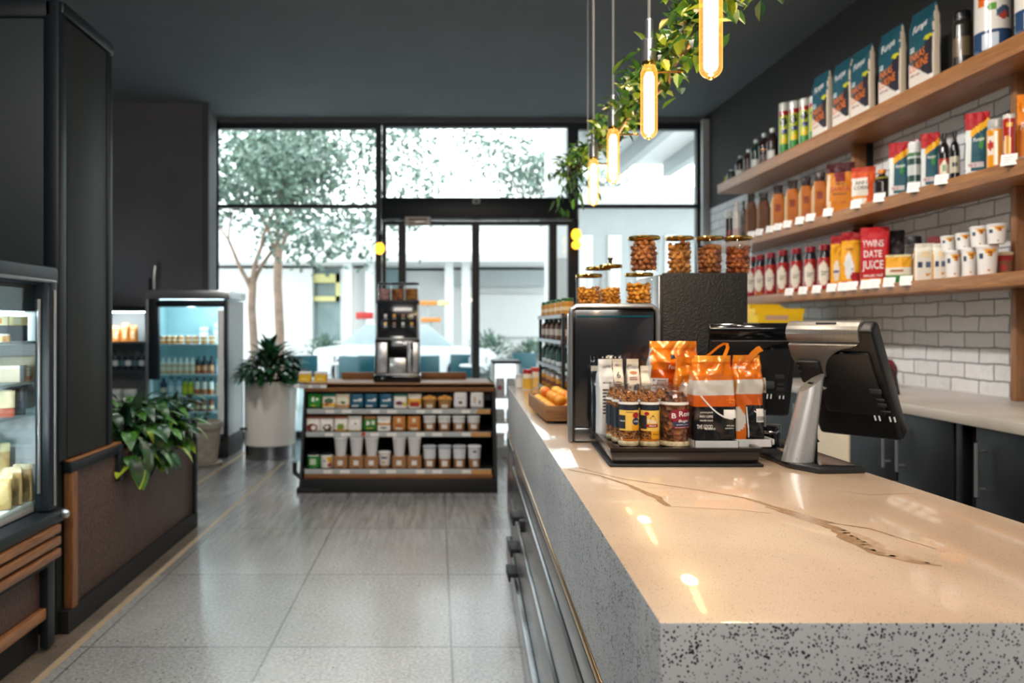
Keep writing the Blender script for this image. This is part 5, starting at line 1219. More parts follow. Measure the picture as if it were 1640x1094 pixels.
def holder(x0, x1, y0, y1, label):
    o = thing('plastic_holder', label, 'holder', ((x0 + x1) / 2, (y0 + y1) / 2, TZ)); w, d = (x1 - x0) / 2, (y1 - y0) / 2
    MB().box(-w + .002, w - .002, -d + .002, d - .002, 0, .004).build('base', 'white', o)
    m = MB()
    for a in ((-w, w, -d, -d + .002), (-w, w, d - .002, d), (-w, -w + .002, -d, d), (w - .002, w, -d, d)): m.box(*a, 0, .022)
    m.build('rim', 'milky', o); return o
holder(.7445, .8725, 2.166, 2.252, 'low white plastic holder under the front orange bag'); h = holder(.8745, .982, 2.196, 2.290, 'white plastic holder overhanging the end of the tray')
MB().box(.0545, .07, -.03, .03, .002, .02, 0, .004).build('grip', 'milky', h)

# ---------------- black cased machines with glass canisters on top
o = thing('grinder_cabinet', 'black glass fronted coffee machine with chrome edges on the counter', 'coffee machine')
x0, x1, y0, y1, z1 = .449, .764, 2.56, 3.02, 1.424
MB().prism([(x0 + .004, y0 + .012), (x1 - .004, y0 + .012), (x1 - .004, y1), (x0 + .082, y1)], CT + .004, z1 - .006, 0, None, .018).build('housing', 'gloss', o)
MB().box(x0 + .022, x1 - .022, y0 + .004, y0 + .014, CT + .055, z1 - .024, 0, .003).build('front_glass', 'screenlit', o)
MB().box(x0 + .022, x1 - .022, y0 + .003, y0 + .012, CT + .005, CT + .05, 0, .003).build('lower_panel', 'steelh', o)
f = [(x0 + .008, y0 + .006, CT + .004), (x0 + .008, y0 + .006, z1 - .04), (x0 + .012, y0 + .006, z1 - .018), (x0 + .028, y0 + .006, z1 - .006), (x1 - .028, y0 + .006, z1 - .006), (x1 - .012, y0 + .006, z1 - .018), (x1 - .008, y0 + .006, z1 - .04), (x1 - .008, y0 + .006, CT + .004)]
MB().tube(f, .0085, 10).build('chrome_frame', 'alum', o)
MB().prism([(x0 - .001, y0 + .02), (x0 + .012, y0 + .02), (x0 + .088, y1 - .02), (x0 + .075, y1 - .02)], CT + .01, z1 - .03, 0, None, .003).build('side_trim', 'alum', o)
MB().box(x0 + .03, x1 - .03, y0 + .002, y0 + .005, z1 - .044, z1 - .039).build('light_line', 'tealline', o)
o = thing('mesh_speaker_cabinet', 'tall black cabinet with woven mesh front behind the glass fronted machine', 'cabinet')
bx0, bx1, by0, by1, bz = .838, 1.166, 2.80, 3.16, 1.549
MB().box(bx0, bx1, by0 + .012, by1, CT + .001, bz - .004, 0, .012).build('housing', 'charcoal', o)
MB().box(bx0 + .004, bx1 - .003, by0, by0 + .014, CT + .002, bz, 0, .008).build('mesh_front', 'mesh', o)
MB().box(bx0 - .004, bx0 + .001, by0 + .02, by1 - .01, CT + .01, bz - .01, 0, .002).build('steel_side', 'steel', o)

rndb = random.Random(77)
def bean_mesh(seed, R_, H, mt, size=.011):
    """a jar's worth of beans, heaped loosely, as one loose mass"""
    rnd = random.Random(seed); m = MB()
    m.lathe([(R_ * .70, .002), (R_ * .78, H * .9), (R_ * .3, H * .95)], seg=14)
    k = 0; z = size * .7
    while z < H + size:
        ring = int(2 * PI * (R_ - size * .7) / (size * 1.75))
        for i in range(ring):
            a = 2 * PI * (i + .5 * (k % 2)) / ring + rnd.uniform(-.12, .12); rr = R_ - size * .62 - rnd.uniform(0, .003)
            if z > H and rnd.random() < .4: continue
            X = Matrix.Translation((rr * math.cos(a), rr * math.sin(a), z + rnd.uniform(-.003, .003))) @ Matrix.Rotation(rnd.uniform(0, 6.3), 4, 'Z') @ Matrix.Rotation(rnd.uniform(-1.2, 1.2), 4, 'X')
            s_ = size * rnd.uniform(.8, 1.1); m.sphere((0, 0, 0), (s_ * .72, s_ * 1.0, s_ * .6), 10, 7, 0, X)
        if z > H - size:
            for i in range(10):
                a, q = rnd.uniform(0, 6.3), R_ * .7 * rnd.random(); m.sphere((q * math.cos(a), q * math.sin(a), H + rnd.uniform(-.004, .006)), (size * .8, size * .9, size * .6), 8, 6)
        z += size * 1.35; k += 1
    return m
def canister(loc, r, h, fh, mt, label, seed, size=.011, taper=.92, knob=False):
    o = thing('glass_canister', label, 'canister', loc, 0, 'glass canisters on the machines')
    MB().lathe([(r * taper * .9, 0), (r * taper, .004), (r, h - .012), (r * 1.04, h - .010), (r * 1.04, h - .002), (r * .97, h)], seg=32, cap=False).build('glass_body', 'glass', o)
    lid = MB().lathe([(r * .99, h - .001), (r * 1.04, h), (r * 1.05, h + .006), (r * .99, h + .010), (.001, h + .011)], seg=32, cap=False).build('lid', 'gold', o)
    if knob: MB().lathe([(.006, h + .014), (.007, h + .028), (.011, h + .034), (.001, h + .04)], seg=14, cap=False).build('knob', 'charcoal', lid)
    f = bean_mesh(seed, r * taper - .003, fh, mt, size).build('bean_fill', mt, o, loc=(0, 0, .004), sharp=80); f['kind'] = 'stuff'
    return o
def cX(px_, Y): return (px_ - CX) / F * Y
# on the mesh cabinet
for k, (px_, lb, mt, sd) in enumerate(((1088, 'canister of golden brown beans, first on the mesh cabinet top', 'beang', 1), (1135, 'canister of dark roasted beans in the middle of the mesh cabinet top', 'bean', 2), (1178, 'canister of reddish beans at the end of the mesh cabinet top', 'beanr', 3))):
    Y = 2.90; canister((cX(px_, Y) + .004 * k, Y, bz), .0515, .135, (.105, .10, .085)[k], mt, lb, sd, .013)
# on the glass fronted machine
Y = 2.68; ja = canister((cX(1025, Y) - .004, Y, 1.4245), .0475, .104, .058, 'beano', 'short canister of orange nuts under the stacked bean canister', 4, .011, .98)
canister((cX(1033, Y) - .004, Y, 1.4245 + .1195), .054, .115, .095, 'bean', 'canister of brown beans stacked on a short nut canister', 5, .013)
canister((cX(943, Y), Y + .0, 1.4245), .0455, .100, .046, 'beano', 'canister of golden nuts at the chrome corner of the machine', 6, .009, .98)
canister((cX(979, Y + .06), Y + .075, 1.4245), .041, .140, .055, 'beano', 'tall knobbed canister of golden nuts on the glass fronted machine', 7, .009, .98, True)
canister((cX(958, Y + .18), Y + .18, 1.4245), .046, .140, .05, 'bean', 'gold lidded canister standing at the back of the glass fronted machine', 8, .011, .98)

# ---------------- tiered bottle rack and fruit crate farther down the counter
o = thing('bottle_rack', 'dark metal tiered rack of bottles and jars on the counter', 'rack')
rx0, rx1, ry0, ry1 = .60, .80, 3.62, 4.42
for y in (ry0, ry1):
    for x in (rx0 + .01, rx1): MB().box(x - .008, x + .008, y - .008, y + .008, CT, CT + .46).build('post', 'frame', o)
TZs = (CT + .06, CT + .19, CT + .325, CT + .452)
for z in TZs:
    sh = MB().box(rx0, rx1 + .01, ry0 - .01, ry1 + .01, z - .01, z).build('shelf', 'steelh', o)
    MB().box(rx0 - .006, rx0, ry0 - .01, ry1 + .01, z - .014, z + .004).build('front_lip', 'alum', sh)
tiers = [('honey_jar', R_jar(.030, .085), [('bg', '#c98a2c'), ('band', .8, 1.1, '#dcdcd8'), ('band', .25, .5, '#7a3c1c')], 'honey jar', 'lowest tier'),
         ('oil_bottle', R_bottle(.028, .118), [('bg', '#33504a'), ('band', .0, .18, '#dfe4e2'), ('band', .86, 1.1, '#a9b4b4')], 'dark green bottle', 'second tier'),
         ('sauce_bottle', R_bottle(.030, .115), [('bg', '#6a4a3c'), ('band', .2, .5, '#c9b8a4'), ('band', .84, 1.1, '#1f3a34')], 'brown sauce bottle', 'third tier'),
         ('herb_jar', R_jar(.033, .085), [('bg', '#b8803a'), ('band', .78, 1.1, '#2f5a3a'), ('band', .3, .5, '#d9c49a')], 'green capped herb jar', 'top tier')]
for (nm, rg, L, ds, tn), z in zip(tiers, TZs):
    pr = None
    for k in range(5):
        loc = (rx0 + .04, ry1 - .05 - k * .17, z + .0005); lb = f'{ds}, {ORD[k]} from the window end on the rack {tn}'
        if pr is None: pr, _ = pack(nm, rg, L, loc, lb, 'bottle' if 'bottle' in nm else 'jar', 'bottles on the counter rack', mat='gloss_print', N=16)
        else: dup(pr, loc, label=lb)
o = thing('fruit_crate', 'shallow wooden crate of small oranges on the counter', 'crate')
fx0, fx1, fy0, fy1, z0, z1 = .455, .625, 3.06, 3.62, CT + .012, CT + .075
MB().box(fx0 + .03, fx1 - .03, fy0 + .02, fy1 - .02, CT, z0).build('foot', 'matte', o)
MB().box(fx0, fx1, fy0, fy1, z0, z0 + .012).build('base', 'crate', o)
for a in ((fx0 - .012, fx0, fy0, fy1), (fx1, fx1 + .012, fy0, fy1), (fx0 - .012, fx1 + .012, fy0 - .012, fy0), (fx0 - .012, fx1 + .012, fy1, fy1 + .012)): MB().box(*a, z0, z1, 0, .003).build('side_board', 'crate', o)
protos_ = {}
def small_orange(x, y, z, r, shade, lb, grp):
    if shade not in protos_:
        q = MB().sphere((0, 0, 0), (r, r, r * .93), 16, 10).build('small_orange', ('orange', 'orangered', 'orangeyel')[shade], loc=(x, y, z)); tag(q, lb, 'orange', grp)
        MB().lathe([(.001, r * .88), (.004, r * .93), (.001, r * 1.0)], seg=8).build('stem', 'leafd', q); protos_[shade] = q
    else: dup(protos_[shade], (x, y, z), label=lb, group=grp)
SHADE = ('bright orange', 'reddish orange', 'golden yellow')
for layer in range(2):
    for j in range(10 - layer):
        for i in range(3 if layer == 0 else 2):
            if layer == 1 and rndb.random() < .22: continue
            r = .0255; x = fx0 + .029 + i * .0555 + (.0275 if layer else 0) + rndb.uniform(-.0012, .0012); y = fy0 + .029 + j * .0555 + (.0275 if layer else 0) + rndb.uniform(-.0015, .0015)
            z = z0 + .0125 + r + layer * .040; sh = rndb.choice((0, 0, 1, 2))
            lb = f'{SHADE[sh]} small fruit in the ' + ('lower layer of the fruit crate' if layer == 0 else 'heaped upper layer of the fruit crate')
            small_orange(x, y, z, r, sh, lb, f'{SHADE[sh]} fruit, ' + ('lower' if layer == 0 else 'upper') + ' crate layer')
for k, (px_, Yk, h, L, lb) in enumerate(((843, 4.74, .125, [('bg', '#e3b23c'), ('band', .80, 1.1, '#b02c2a'), ('band', .55, .8, '#efe6d2')], 'red lidded jar with a yellow label at the far end of the counter'), (855, 4.88, .13, [('bg', '#e8c070'), ('band', .80, 1.1, '#c23a34'), ('band', .5, .8, '#f0ead8')], 'second red lidded jar behind the first at the far counter end'),
                            (872, 4.62, .15, [('bg', '#1b1d20'), ('band', .0, .2, '#c9cac8')], 'black canister with pale foot beside the red lidded jars'), (829, 4.88, .085, [('bg', '#dfe3e3'), ('band', .7, 1.1, '#b9c0c2')], 'short clear pot at the very end of the counter'))):
    pack('spice_jar', R_jar(.032 if k != 3 else .026, h), L, (cX(px_, Yk) + .01, Yk, CT + .0005), lb, 'jar', mat='gloss_print', N=20, rows=18)

# ---------------- tills
def till(name, label, loc, yaw, tilt, head, body, w=.30, h=.35, column=True, t=.042):
    o = thing(name, label, 'till', (loc[0], loc[1], CT))
    Z = loc[2] - CT
    X = Matrix.Translation((0, 0, Z)) @ Matrix.Rotation(-yaw, 4, 'Z') @ Matrix.Rotation(tilt, 4, 'X')
    scn = MB().box(-w / 2, w / 2, -t / 2, t / 2, -h / 2, h / 2, 0, .012, X, 3).build('screen_body', body, o)
    MB().box(-w / 2 + .012, w / 2 - .012, t / 2 - .001, t / 2 + .002, -h / 2 + .014, h / 2 - .014, 0, .001, X).build('display', 'screenlit', scn)
    MB().box(-w / 2 + .05, w / 2 - .02, -t / 2 - .014, -t / 2 + .004, -h / 2 + .10, h / 2 - .07, 0, .012, X).build('back_hump', 'charcoal', scn)
    # rounded cap along the top edge
    m = MB(); sec = []
    for k in range(9):
        a = PI * k / 8; sec.append((-.004 - (t * .62) * math.cos(a), h / 2 - .018 + .030 * math.sin(a)))
    sec = [(sec[0][0], h / 2 - .034)] + sec + [(sec[-1][0], h / 2 - .034)]
    m.prism(sec, -w / 2 - .002, w / 2 - .035 if head != 'gloss' else w / 2 - .01, 0, X @ Xr, .002); cap = m.build('head_cap', head, o)
    MB().tube([X @ Vector((-.035, -.008, h / 2 + .012)), X @ Vector((.02, -.008, h / 2 + .012))], .0035, 6).build('power_button', 'charcoal', cap)
    m = MB(); sh = [(-w / 2 + .002, h / 2 - .036), (w / 2 - .038, h / 2 - .036)] + [(w / 2 - .045 - .105 * math.sin(t) , h / 2 - .150 + .105 * math.cos(t) ) for t in np.linspace(.12, PI / 2, 8)] + [(-w / 2 + .016, h / 2 - .158), (-w / 2 + .010, h / 2 - .11), (-w / 2 + .001, h / 2 - .085)]
    Xf = X @ Matrix(((1, 0, 0, 0), (0, 0, -1, 0), (0, 1, 0, 0), (0, 0, 0, 1)))
    m.prism(sh, t / 2 - .002, t / 2 + .020, 0, Xf, .003); nk = m.build('neck_plate', head if head != 'gloss' else 'charcoal', o)
    hb = MB().box(-w / 2 + .014, -w / 2 + .082, -t / 2 - .032, -t / 2 - .015, h / 2 - .168, h / 2 - .088, 0, .008, X).build('hinge_block', 'charcoal', o)
    m = MB()
    for dx, dz in ((.02, -.105), (.02, -.125), (.076, -.105), (.076, -.128)): m.sphere((dx - w / 2, -t / 2 - .0325, h / 2 + dz), (.004, .002, .004), 8, 6, 0, X)
    m.build('screw', 'ink', hb)
    MB().lathe([(.001, 0), (.006, .001), (.006, .004)], (0, 0, 0), 14, 0, X @ Matrix.Translation((w / 2 - .085, -t / 2 - .020, h / 2 - .064)) @ Matrix.Rotation(PI / 2, 4, 'X')).build('lock_hole', 'ink', nk)
    m = MB()
    for dx, dz, ww, hh in ((.075, -.01, .03, .016), (.085, -.035, .022, .008), (.085, -.055, .024, .012), (.088, -.075, .026, .006)): m.box(dx, dx + ww, -t / 2 - .0165, -t / 2 - .0135, dz, dz + hh, 0, .001, X)
    m.build('port', 'steel2', scn)
    m = MB()
    for dx in (.06, .072, .10, .112): m.box(dx, dx + .003, -t / 2 - .003, -t / 2 + .001, -h / 2 + .075, -h / 2 + .092, 0, 0, X)
    m.build('status_light', 'iconw', scn)
    return o, X
o, X = till('touch_till', 'silver necked touch screen till seen from behind at the edge of the counter', (1.205, 2.20, 1.19), math.radians(52), math.radians(33), 'steelcap', 'black', .235, .385, True, .055)
lo = Vector((1.205, 2.20, CT))
bp = [(.985, 2.10), (.985, 2.34), (1.165, 2.37), (1.165, 2.03), (1.03, 2.02)]
MB().prism([(x - lo.x, y - lo.y) for x, y in bp][::-1], .001, .016, 0, None, .005).build('base_plate', 'charcoal', o)
MB().prism([(x - lo.x, y - lo.y) for x, y in ((1.05, 2.055), (1.05, 2.33), (1.145, 2.34), (1.145, 2.05))][::-1], .0155, .018).build('base_mat', 'gloss', o)
# oval metal column with an oblique top
m = MB(); V = []; N = 32; rows = 12
for j in range(rows + 1):
    t_ = j / rows
    for k in range(N):
        a = 2 * PI * k / N; x = .044 * (1 - .22 * t_) * math.cos(a); y = .034 * (1 - .1 * t_) * math.sin(a)
        top = .238 + x * .75; z = .017 + (top - .017) * t_
        V.append((1.022 - lo.x + x + .045 * t_, 2.125 - lo.y + y + .012 * t_, z))
Fs = [(j * N + k, j * N + (k + 1) % N, (j + 1) * N + (k + 1) % N, (j + 1) * N + k) for j in range(rows) for k in range(N)]
m.add(V, Fs, 0, True); m.f.append(tuple(rows * N + k for k in range(N))); m.m.append(1); m.s.append(False); m.c.append(None)
m.build('column', ['steelcol', 'alum'], o)
MB().box(1.062 - lo.x, 1.078 - lo.x, 2.12 - lo.y, 2.15 - lo.y, .017, .24, 0, .003, Matrix.Shear('XY', 4, (0, 0)) if False else None).build('column_spine', 'black', o)
MB().tube([(1.065 - lo.x, 2.14 - lo.y, .21), (1.10 - lo.x, 2.17 - lo.y, .235), (1.13 - lo.x, 2.19 - lo.y, .225)], .012, 8).build('hinge_pin', 'chrome', o)
MB().tube([(1.076 - lo.x, 2.15 - lo.y, .135), (1.09 - lo.x, 2.17 - lo.y, .095), (1.115 - lo.x, 2.20 - lo.y, .066), (1.14 - lo.x, 2.24 - lo.y, .055), (1.158 - lo.x, 2.29 - lo.y, .05), (1.16 - lo.x, 2.32 - lo.y, .02)], .0035, 6).build('cable', 'black', o)
MB().box(-.200, -.185, -.105, -.103, .026, .029).build('brand_mark', 'ink', o)
o, X = till('touch_till', 'all black touch screen till standing behind the silver necked one', (1.075, 2.58, 1.195), math.radians(12), math.radians(25), 'gloss', 'black', .28, .34)
MB().box(-.09, .09, -.14, .12, .001, .016, 0, .005).build('base_plate', 'charcoal', o)
MB().box(-.045, .045, -.03, .03, .016, .20, 0, .012).build('column', 'black', o)
MB().box(-.02, .05, -.085, -.06, .19, .215, 0, .004).build('cable_clip', 'steel2', o)
o = thing('black_tumbler', 'small black tumbler with chrome bail standing beside the till column', 'tumbler', (cX(1233, 2.40), 2.40, CT))
MB().lathe([(.022, 0), (.025, .004), (.026, .055), (.026, .075), (.020, .078)], seg=24).build('cup_body', 'gloss', o)
MB().lathe([(.0265, .058), (.0275, .060), (.0275, .064), (.0265, .066)], seg=24, cap=False).build('band', 'chrome', o)
MB().tube([(-.026, -.01, .085), (0, -.028, .088), (.028, -.012, .085), (.031, -.004, .06), (.029, -.004, .005), (.0, -.03, .003)], .0022, 6).build('wire_bail', 'chrome', o)

# ================================================================== PENDANT LAMPS AND GARLAND
PL = [(.592, 1.62, 1.885), (.628, 2.22, 1.905), (.705, 3.0, 1.92), (.735, 3.52, 1.915)]
def pendant(loc, label):
    o = thing('pendant_lamp', label, 'lamp', loc, 0, 'tube pendants over the counter')
    r, L = .0245, .215
    prof = [(.001, 0)] + [(r * math.sin(a), r * .95 - r * .95 * math.cos(a)) for a in np.linspace(.2, PI / 2, 8)] + [(r, L - .02), (r * .8, L - .004), (r * .62, L)]
    MB().lathe(prof, seg=24, cap=False).build('glass_tube', 'bulbglass', o)
    fl = MB().lathe([(.001, .012)] + [(.0155 * math.sin(a), .028 - .0155 * math.cos(a)) for a in np.linspace(.3, PI / 2, 5)] + [(.0155, L - .035), (.010, L - .02), (.001, L - .018)], seg=16, cap=False).build('filament', 'fil', o)
    MB().lathe([(.0055, .035), (.0055, L - .04)], seg=10).build('filament_core', 'filcore', fl)
    MB().lathe([(.001, -.004), (.006, -.002), (.006, .006)], seg=12, cap=False).build('tip', 'gold', o)
    MB().lathe([(.019, L), (.021, L + .004), (.021, L + .012), (.018, L + .014)], seg=20).build('collar', 'gold', o)
    MB().lathe([(.0215, L + .012), (.0215, L + .075), (.016, L + .078), (.0125, L + .08), (.0125, L + .135), (.006, L + .14)], seg=24).build('socket', 'alum', o)
    MB().tube([(0, 0, L + .14), (0, 0, ZC - loc[2])], .0045, 8).build('cord', 'cordgrey', o)
    MB().lathe([(.045, 0), (.045, .02), (.02, .028)], (0, 0, ZC - loc[2] - .028), 20).build('ceiling_cup', 'chrome', o)
    MB().tube([(.02, -.004, L - .02), (.095, -.01, L - .02)], .004, 8).sphere((.095, -.01, L - .02), .006, 8, 6).build('brass_pin', 'brass', o)
    return o
p0 = pendant(PL[0], 'tube bulb pendant hanging closest over the near end of the counter')
for loc, lb in zip(PL[1:], ('second tube bulb pendant from the near counter end, with long chrome socket', 'third tube bulb pendant from the near counter end', 'tube bulb pendant hanging closest to the shop window')):
    q = dup(p0, loc, label=lb)
for loc in PL:
    l = bpy.data.lights.new('bulb_light', 'POINT'); l.energy = 5.0; l.color = (1, .72, .38); l.shadow_soft_size = .03
    lo_ = bpy.data.objects.new('bulb_light', l); COL.objects.link(lo_); lo_.location = (loc[0], loc[1], loc[2] - .06)

o = thing('hanging_garland', 'leafy garland twined on copper branches above the counter pendants', 'garland')
GP = [(.645, 1.45, 2.11), (.695, 2.0, 2.16), (.73, 2.5, 2.19), (.775, 3.0, 2.22), (.79, 3.6, 2.235), (.74, 4.3, 2.22)]
MB().tube([(x + .03, y, z) for x, y, z in GP], .009, 8).build('rail', 'brownp', o)
def gp(t):
    t = min(max(t, 0), .9999) * (len(GP) - 1); i = int(t); return Vector(GP[i]).lerp(Vector(GP[i + 1]), t - i)
rnd = random.Random(31); m = MB(); br = MB()
for i in range(1150):
    t = rnd.random(); c = gp(t) + Vector((rnd.gauss(0, .040), rnd.gauss(0, .05), rnd.gauss(0, .030) + .01))
    d = Vector((rnd.uniform(-1, 1), rnd.uniform(-1, 1), rnd.uniform(-.7, 1)))
    m.leaf(c, d, .055 * rnd.uniform(.6, 1.2), .027 * rnd.uniform(.8, 1.3), rnd.choice((0, 1, 1, 2, 2)), .4, n=3)
for i in range(60):   # sprays hanging at the window end
    c = gp(rnd.uniform(.86, 1.0)) + Vector((rnd.gauss(-.03, .04), rnd.gauss(0, .06), -rnd.uniform(.0, .22)))
    m.leaf(c, (rnd.uniform(-1, 1), rnd.uniform(-1, 1), -1), .06, .022, rnd.choice((0, 1)), .4, n=3)
m.build('foliage', ['leafd', 'leafm', 'leafl'], o)
for i in range(10):
    t = .08 + i * .09; a = gp(t); b_ = gp(t + .12)
    br = MB().tube([a + Vector((.03, 0, .02 + .02 * (i % 2))), (a + b_) / 2 + Vector((rnd.uniform(-.03, .05), 0, rnd.uniform(-.06, .03))), b_ + Vector((.01, 0, -.05 + .03 * (i % 3)))], .0055, 6)
    br.build('copper_branch', 'brownp', o)
for y, x in ((1.7, .665), (2.75, .75), (3.95, .765)):
    MB().tube([(x + .03, y, 2.15 + .03 * (y - 1.7)), (x + .03, y, ZC)], .003, 6).build('hanging_wire', 'cordgrey', o)

# ================================================================== BACK COUNTER AND CABINETS
BX = 2.40
o = struct(MB().box(0, 0, 0, 0, 0, 0).build('x', 'matte')); bpy.data.objects.remove(o)
o = thing('back_worktop', 'speckled stone back worktop along the brick wall', 'worktop')
MB().box(BX, 3.2, 1.9, 7.4, .90, .95, 0, .003).build('slab', 'back', o)
def cabinet(y0, y1, label, hy, mat='cab', drawer=False):
    o = thing('base_cabinet', label, 'cabinet')
    MB().box(BX + .075, 3.19, y0, y1, .1, .897).build('carcass', 'matte', o)
    MB().box(BX + .12, 3.19, y0, y1, 0, .1).build('plinth', 'matte', o)
    d = MB().box(BX + .05, BX + .074, y0 + .004, y1 - .004, .11, .89, 0, .003).build('door', mat, o)
    if hy:
        h = MB().tube([(BX + .012, hy, .585), (BX + .012, hy, .825)], .0085, 12); h.tube([(BX + .012, hy, .62), (BX + .052, hy, .62)], .005, 8); h.tube([(BX + .012, hy, .79), (BX + .052, hy, .79)], .005, 8)
        h.build('bar_handle', 'alum', d)
    return o
cabinet(2.46, 2.94, 'black base cabinet by the near end of the back worktop', 2.5)
cabinet(2.95, 3.41, 'black base cabinet with one bar handle before the dark gap', 3.35)
cabinet(3.55, 3.985, 'black base cabinet whose handle is paired, beside the dark gap', 3.93)
cabinet(3.99, 4.45, 'black base cabinet with paired handle behind the till screen', 4.05)
cabinet(4.46, 5.0, 'cream fronted base cabinet seen under the till screen', None, 'cream')
cabinet(5.01, 5.6, 'black base cabinet hidden behind the till column', 5.06)
cabinet(5.61, 6.3, 'black base cabinet behind the black till', 5.66)
o = thing('filler_panel', 'narrow dark filler panel between the base cabinets', 'panel')
MB().box(BX + .10, 3.19, 3.415, 3.545, 0, .897).build('filler', 'matte', o); MB().box(BX + .055, BX + .10, 3.50, 3.545, .1, .89, 0, .002).build('stile', 'cab', o)

o = thing('storage_case', 'black storage case on the back worktop carrying the yellow cartons', 'case', (2.70, 6.06, .9505))
MB().box(-.27, .27, -.33, .36, 0, .30, 0, .015).build('case_body', 'matte', o); MB().box(-.28, .28, -.34, .37, .30, .329, 0, .008).build('lid', 'charcoal', o)
MB().box(-.06, .06, -.355, -.338, .2, .23, 0, .005).build('handle', 'alum', o)
for k, (p0_, p1_, Y, yt, lb) in enumerate(((1202, 1262, 6.15, 487, 'tall yellow carton against the wall behind the tills'), (1208, 1291, 5.75, 494, 'wide yellow carton in front of the tall one behind the tills'))):
    x0, x1 = max(cX(p0_, Y), 2.45), cX(p1_, Y); h = CH - (yt - CY) / F * Y - 1.281
    o = thing('yellow_carton', lb, 'carton', ((x0 + x1) / 2, Y + .12, 1.2805)); w = (x1 - x0) / 2
    Pack(R_box(2 * w, .22, h - .04)).build('carton_body', [('bg', '#f0c414'), ('rect', -.5, .3, .72, .9, '#c9a08a'), ('rect', -.8, .8, .1, .14, '#b8860b')], 'card', 20, 24, o)
    MB().prism([(-w, h - .04), (w, h - .04), (w * (.97 if k else .55), h), (-w, h)], -.10, .10, 0, Matrix(((1, 0, 0, 0), (0, 0, 1, 0), (0, 1, 0, 0), (0, 0, 0, 1)))).build('open_flap', 'yellow', o)
o, _ = pack('fabric_pouch', [(0, .05, .05, 2.5), (.08, .06, .055, 2.4), (.17, .045, .03, 2.2), (.21, .03, .01, 2)], [('bg', '#c88a7a'), ('band', .3, .6, '#d8772e'), ('band', .8, 1.1, '#d9b5a8')], (2.70, 4.72, .9505), 'pink and orange pouch on the back worktop beside the till screen', 'pouch', wr=.02, seed=2)
o, _ = pack('fabric_pouch', [(0, .06, .05, 2.5), (.1, .07, .06, 2.4), (.16, .06, .04, 2.2), (.18, .04, .02, 2)], [('bg', '#6a1f2b')], (2.92, 4.88, .9505), 'maroon pouch on the back worktop behind the pink one', 'pouch', wr=.02, seed=6)
o = thing('power_cable', 'black cable looping on the back worktop beside the till', 'cable', (2.66, 4.45, .955))
MB().tube([(-.05, .05, .02), (.0, .0, .17), (.04, -.03, .12), (.05, -.05, .0), (.02, -.1, .002), (-.1, -.12, .002)], .008, 8).build('cord', 'black', o)
MB().box(-.13, -.09, -.14, -.10, -.004, .02, 0, .004).build('plug', 'black', o)

# ================================================================== WALL SHELVES
SX = 2.85; ST = (1.62, 2.17, 2.785); SB = (1.55, 2.09, 2.69)
for k, nm in enumerate(('lowest', 'middle', 'highest')):
    o = thing('wall_shelf', f'long oak wall shelf, {nm} of the three on the brick wall', 'shelf')
    MB().box(SX, 3.199, 2.5, 7.62, SB[k], ST[k], 0, .005).build('board', 'shelf', o)
for y, z0, lb in ((5.52, ST[0], 'oak upright between the wall shelves beside the orange bags'), (3.98, .951, 'tall oak upright between the wall shelves at the near end')):
    o = thing('shelf_upright', lb, 'upright')
    zs = [(ST[0], SB[1]), (ST[1], SB[2])] + ([(z0, SB[0])] if z0 < 1 else [])
    for a, b_ in zs:
        MB().box(3.06, 3.198, y - .02, y + .02, a + .0005, b_ - .0005, 0, .003).build('post', 'post', o)
        MB().box(3.15, 3.198, y - .028, y - .021, a + .001, b_ - .001).build('metal_fin', 'frame', o)

PX = 2.945
def sitem(x, yt, wpx, k, X=PX):
    Y = X * F / (x - CX); s = F / Y; z = ST[k] + .0008
    return Vector((X, Y, z)), max(.03, CH + (CY - yt) / s - z), wpx / s
FACE = math.radians(-33)
# -- lowest shelf
red = [('bg', '#a8201e'), ('band', .88, 1.1, '#8a1826'), ('band', .70, .88, '#1a1c24'), ('disc', -.1, .36, .75, .27, '#e9e2d2'), ('rect', -.4, .3, .33, .37, '#9aa098'), ('band', .0, .03, '#7a1418')]
red2 = [L for L in red] + [('rect', -1, 1, .03, .08, '#d97a1e')]
bott = [(1204, 411, 11), (1217.5, 408, 13), (1234.5, 405, 15), (1254, 401, 19), (1275.5, 398, 20), (1298, 395, 21), (1321, 392, 22)]
for k, (x, yt, w) in enumerate(bott):
    p, h, ww = sitem(x, yt, w, 0); r = .049
    o, P = pack('sauce_bottle', [(0, r * .95, r * .95, 2), (.04 * h, r, r, 2), (.68 * h, r, r, 2), (.76 * h, r * .86, r * .86, 2), (.86 * h, r * .72, r * .72, 2), (.87 * h, r * .78, r * .78, 2), (.985 * h, r * .78, r * .78, 2), (h, r * .7, r * .7, 2)], red2 if k % 2 else red, p, f'red sauce bottle with white oval label, {ORD[k]} from the window end', 'bottle', 'red sauce bottles', FACE, 'gloss_print', 28, 28)
    m = MB(); text_on(m, 'Tomato', P.surf, 0, h * .40, r * 1.0, h * .05); m.build_split('lettering', 'ink', o)
def R_shoulder(w, d, h): return [(0, w * .48, d * .48, 7), (.03 * h, w * .5, d * .5, 6), (.62 * h, w * .5, d * .46, 5), (.84 * h, w * .30, d * .34, 4), (.88 * h, w * .30, d * .30, 4), (h, w * .33, d * .26, 4)]
def yb(L, x, yt, w, k, name, label, cat='bag', X=PX, d=.5, rot=FACE, wr=.010, mat='film', seed=0, rows=26, N=36, kind='P', group=None):
    p, h, ww = sitem(x, yt, w, k, X)
    return pack(name, {'P': R_pouch, 'G': R_gusset, 'K': R_shoulder}[kind](ww * (1.2 if kind == 'K' else 1), ww * d, h), L, p, label, cat, group, rot, mat, N, rows, wr, seed) + (h, ww)
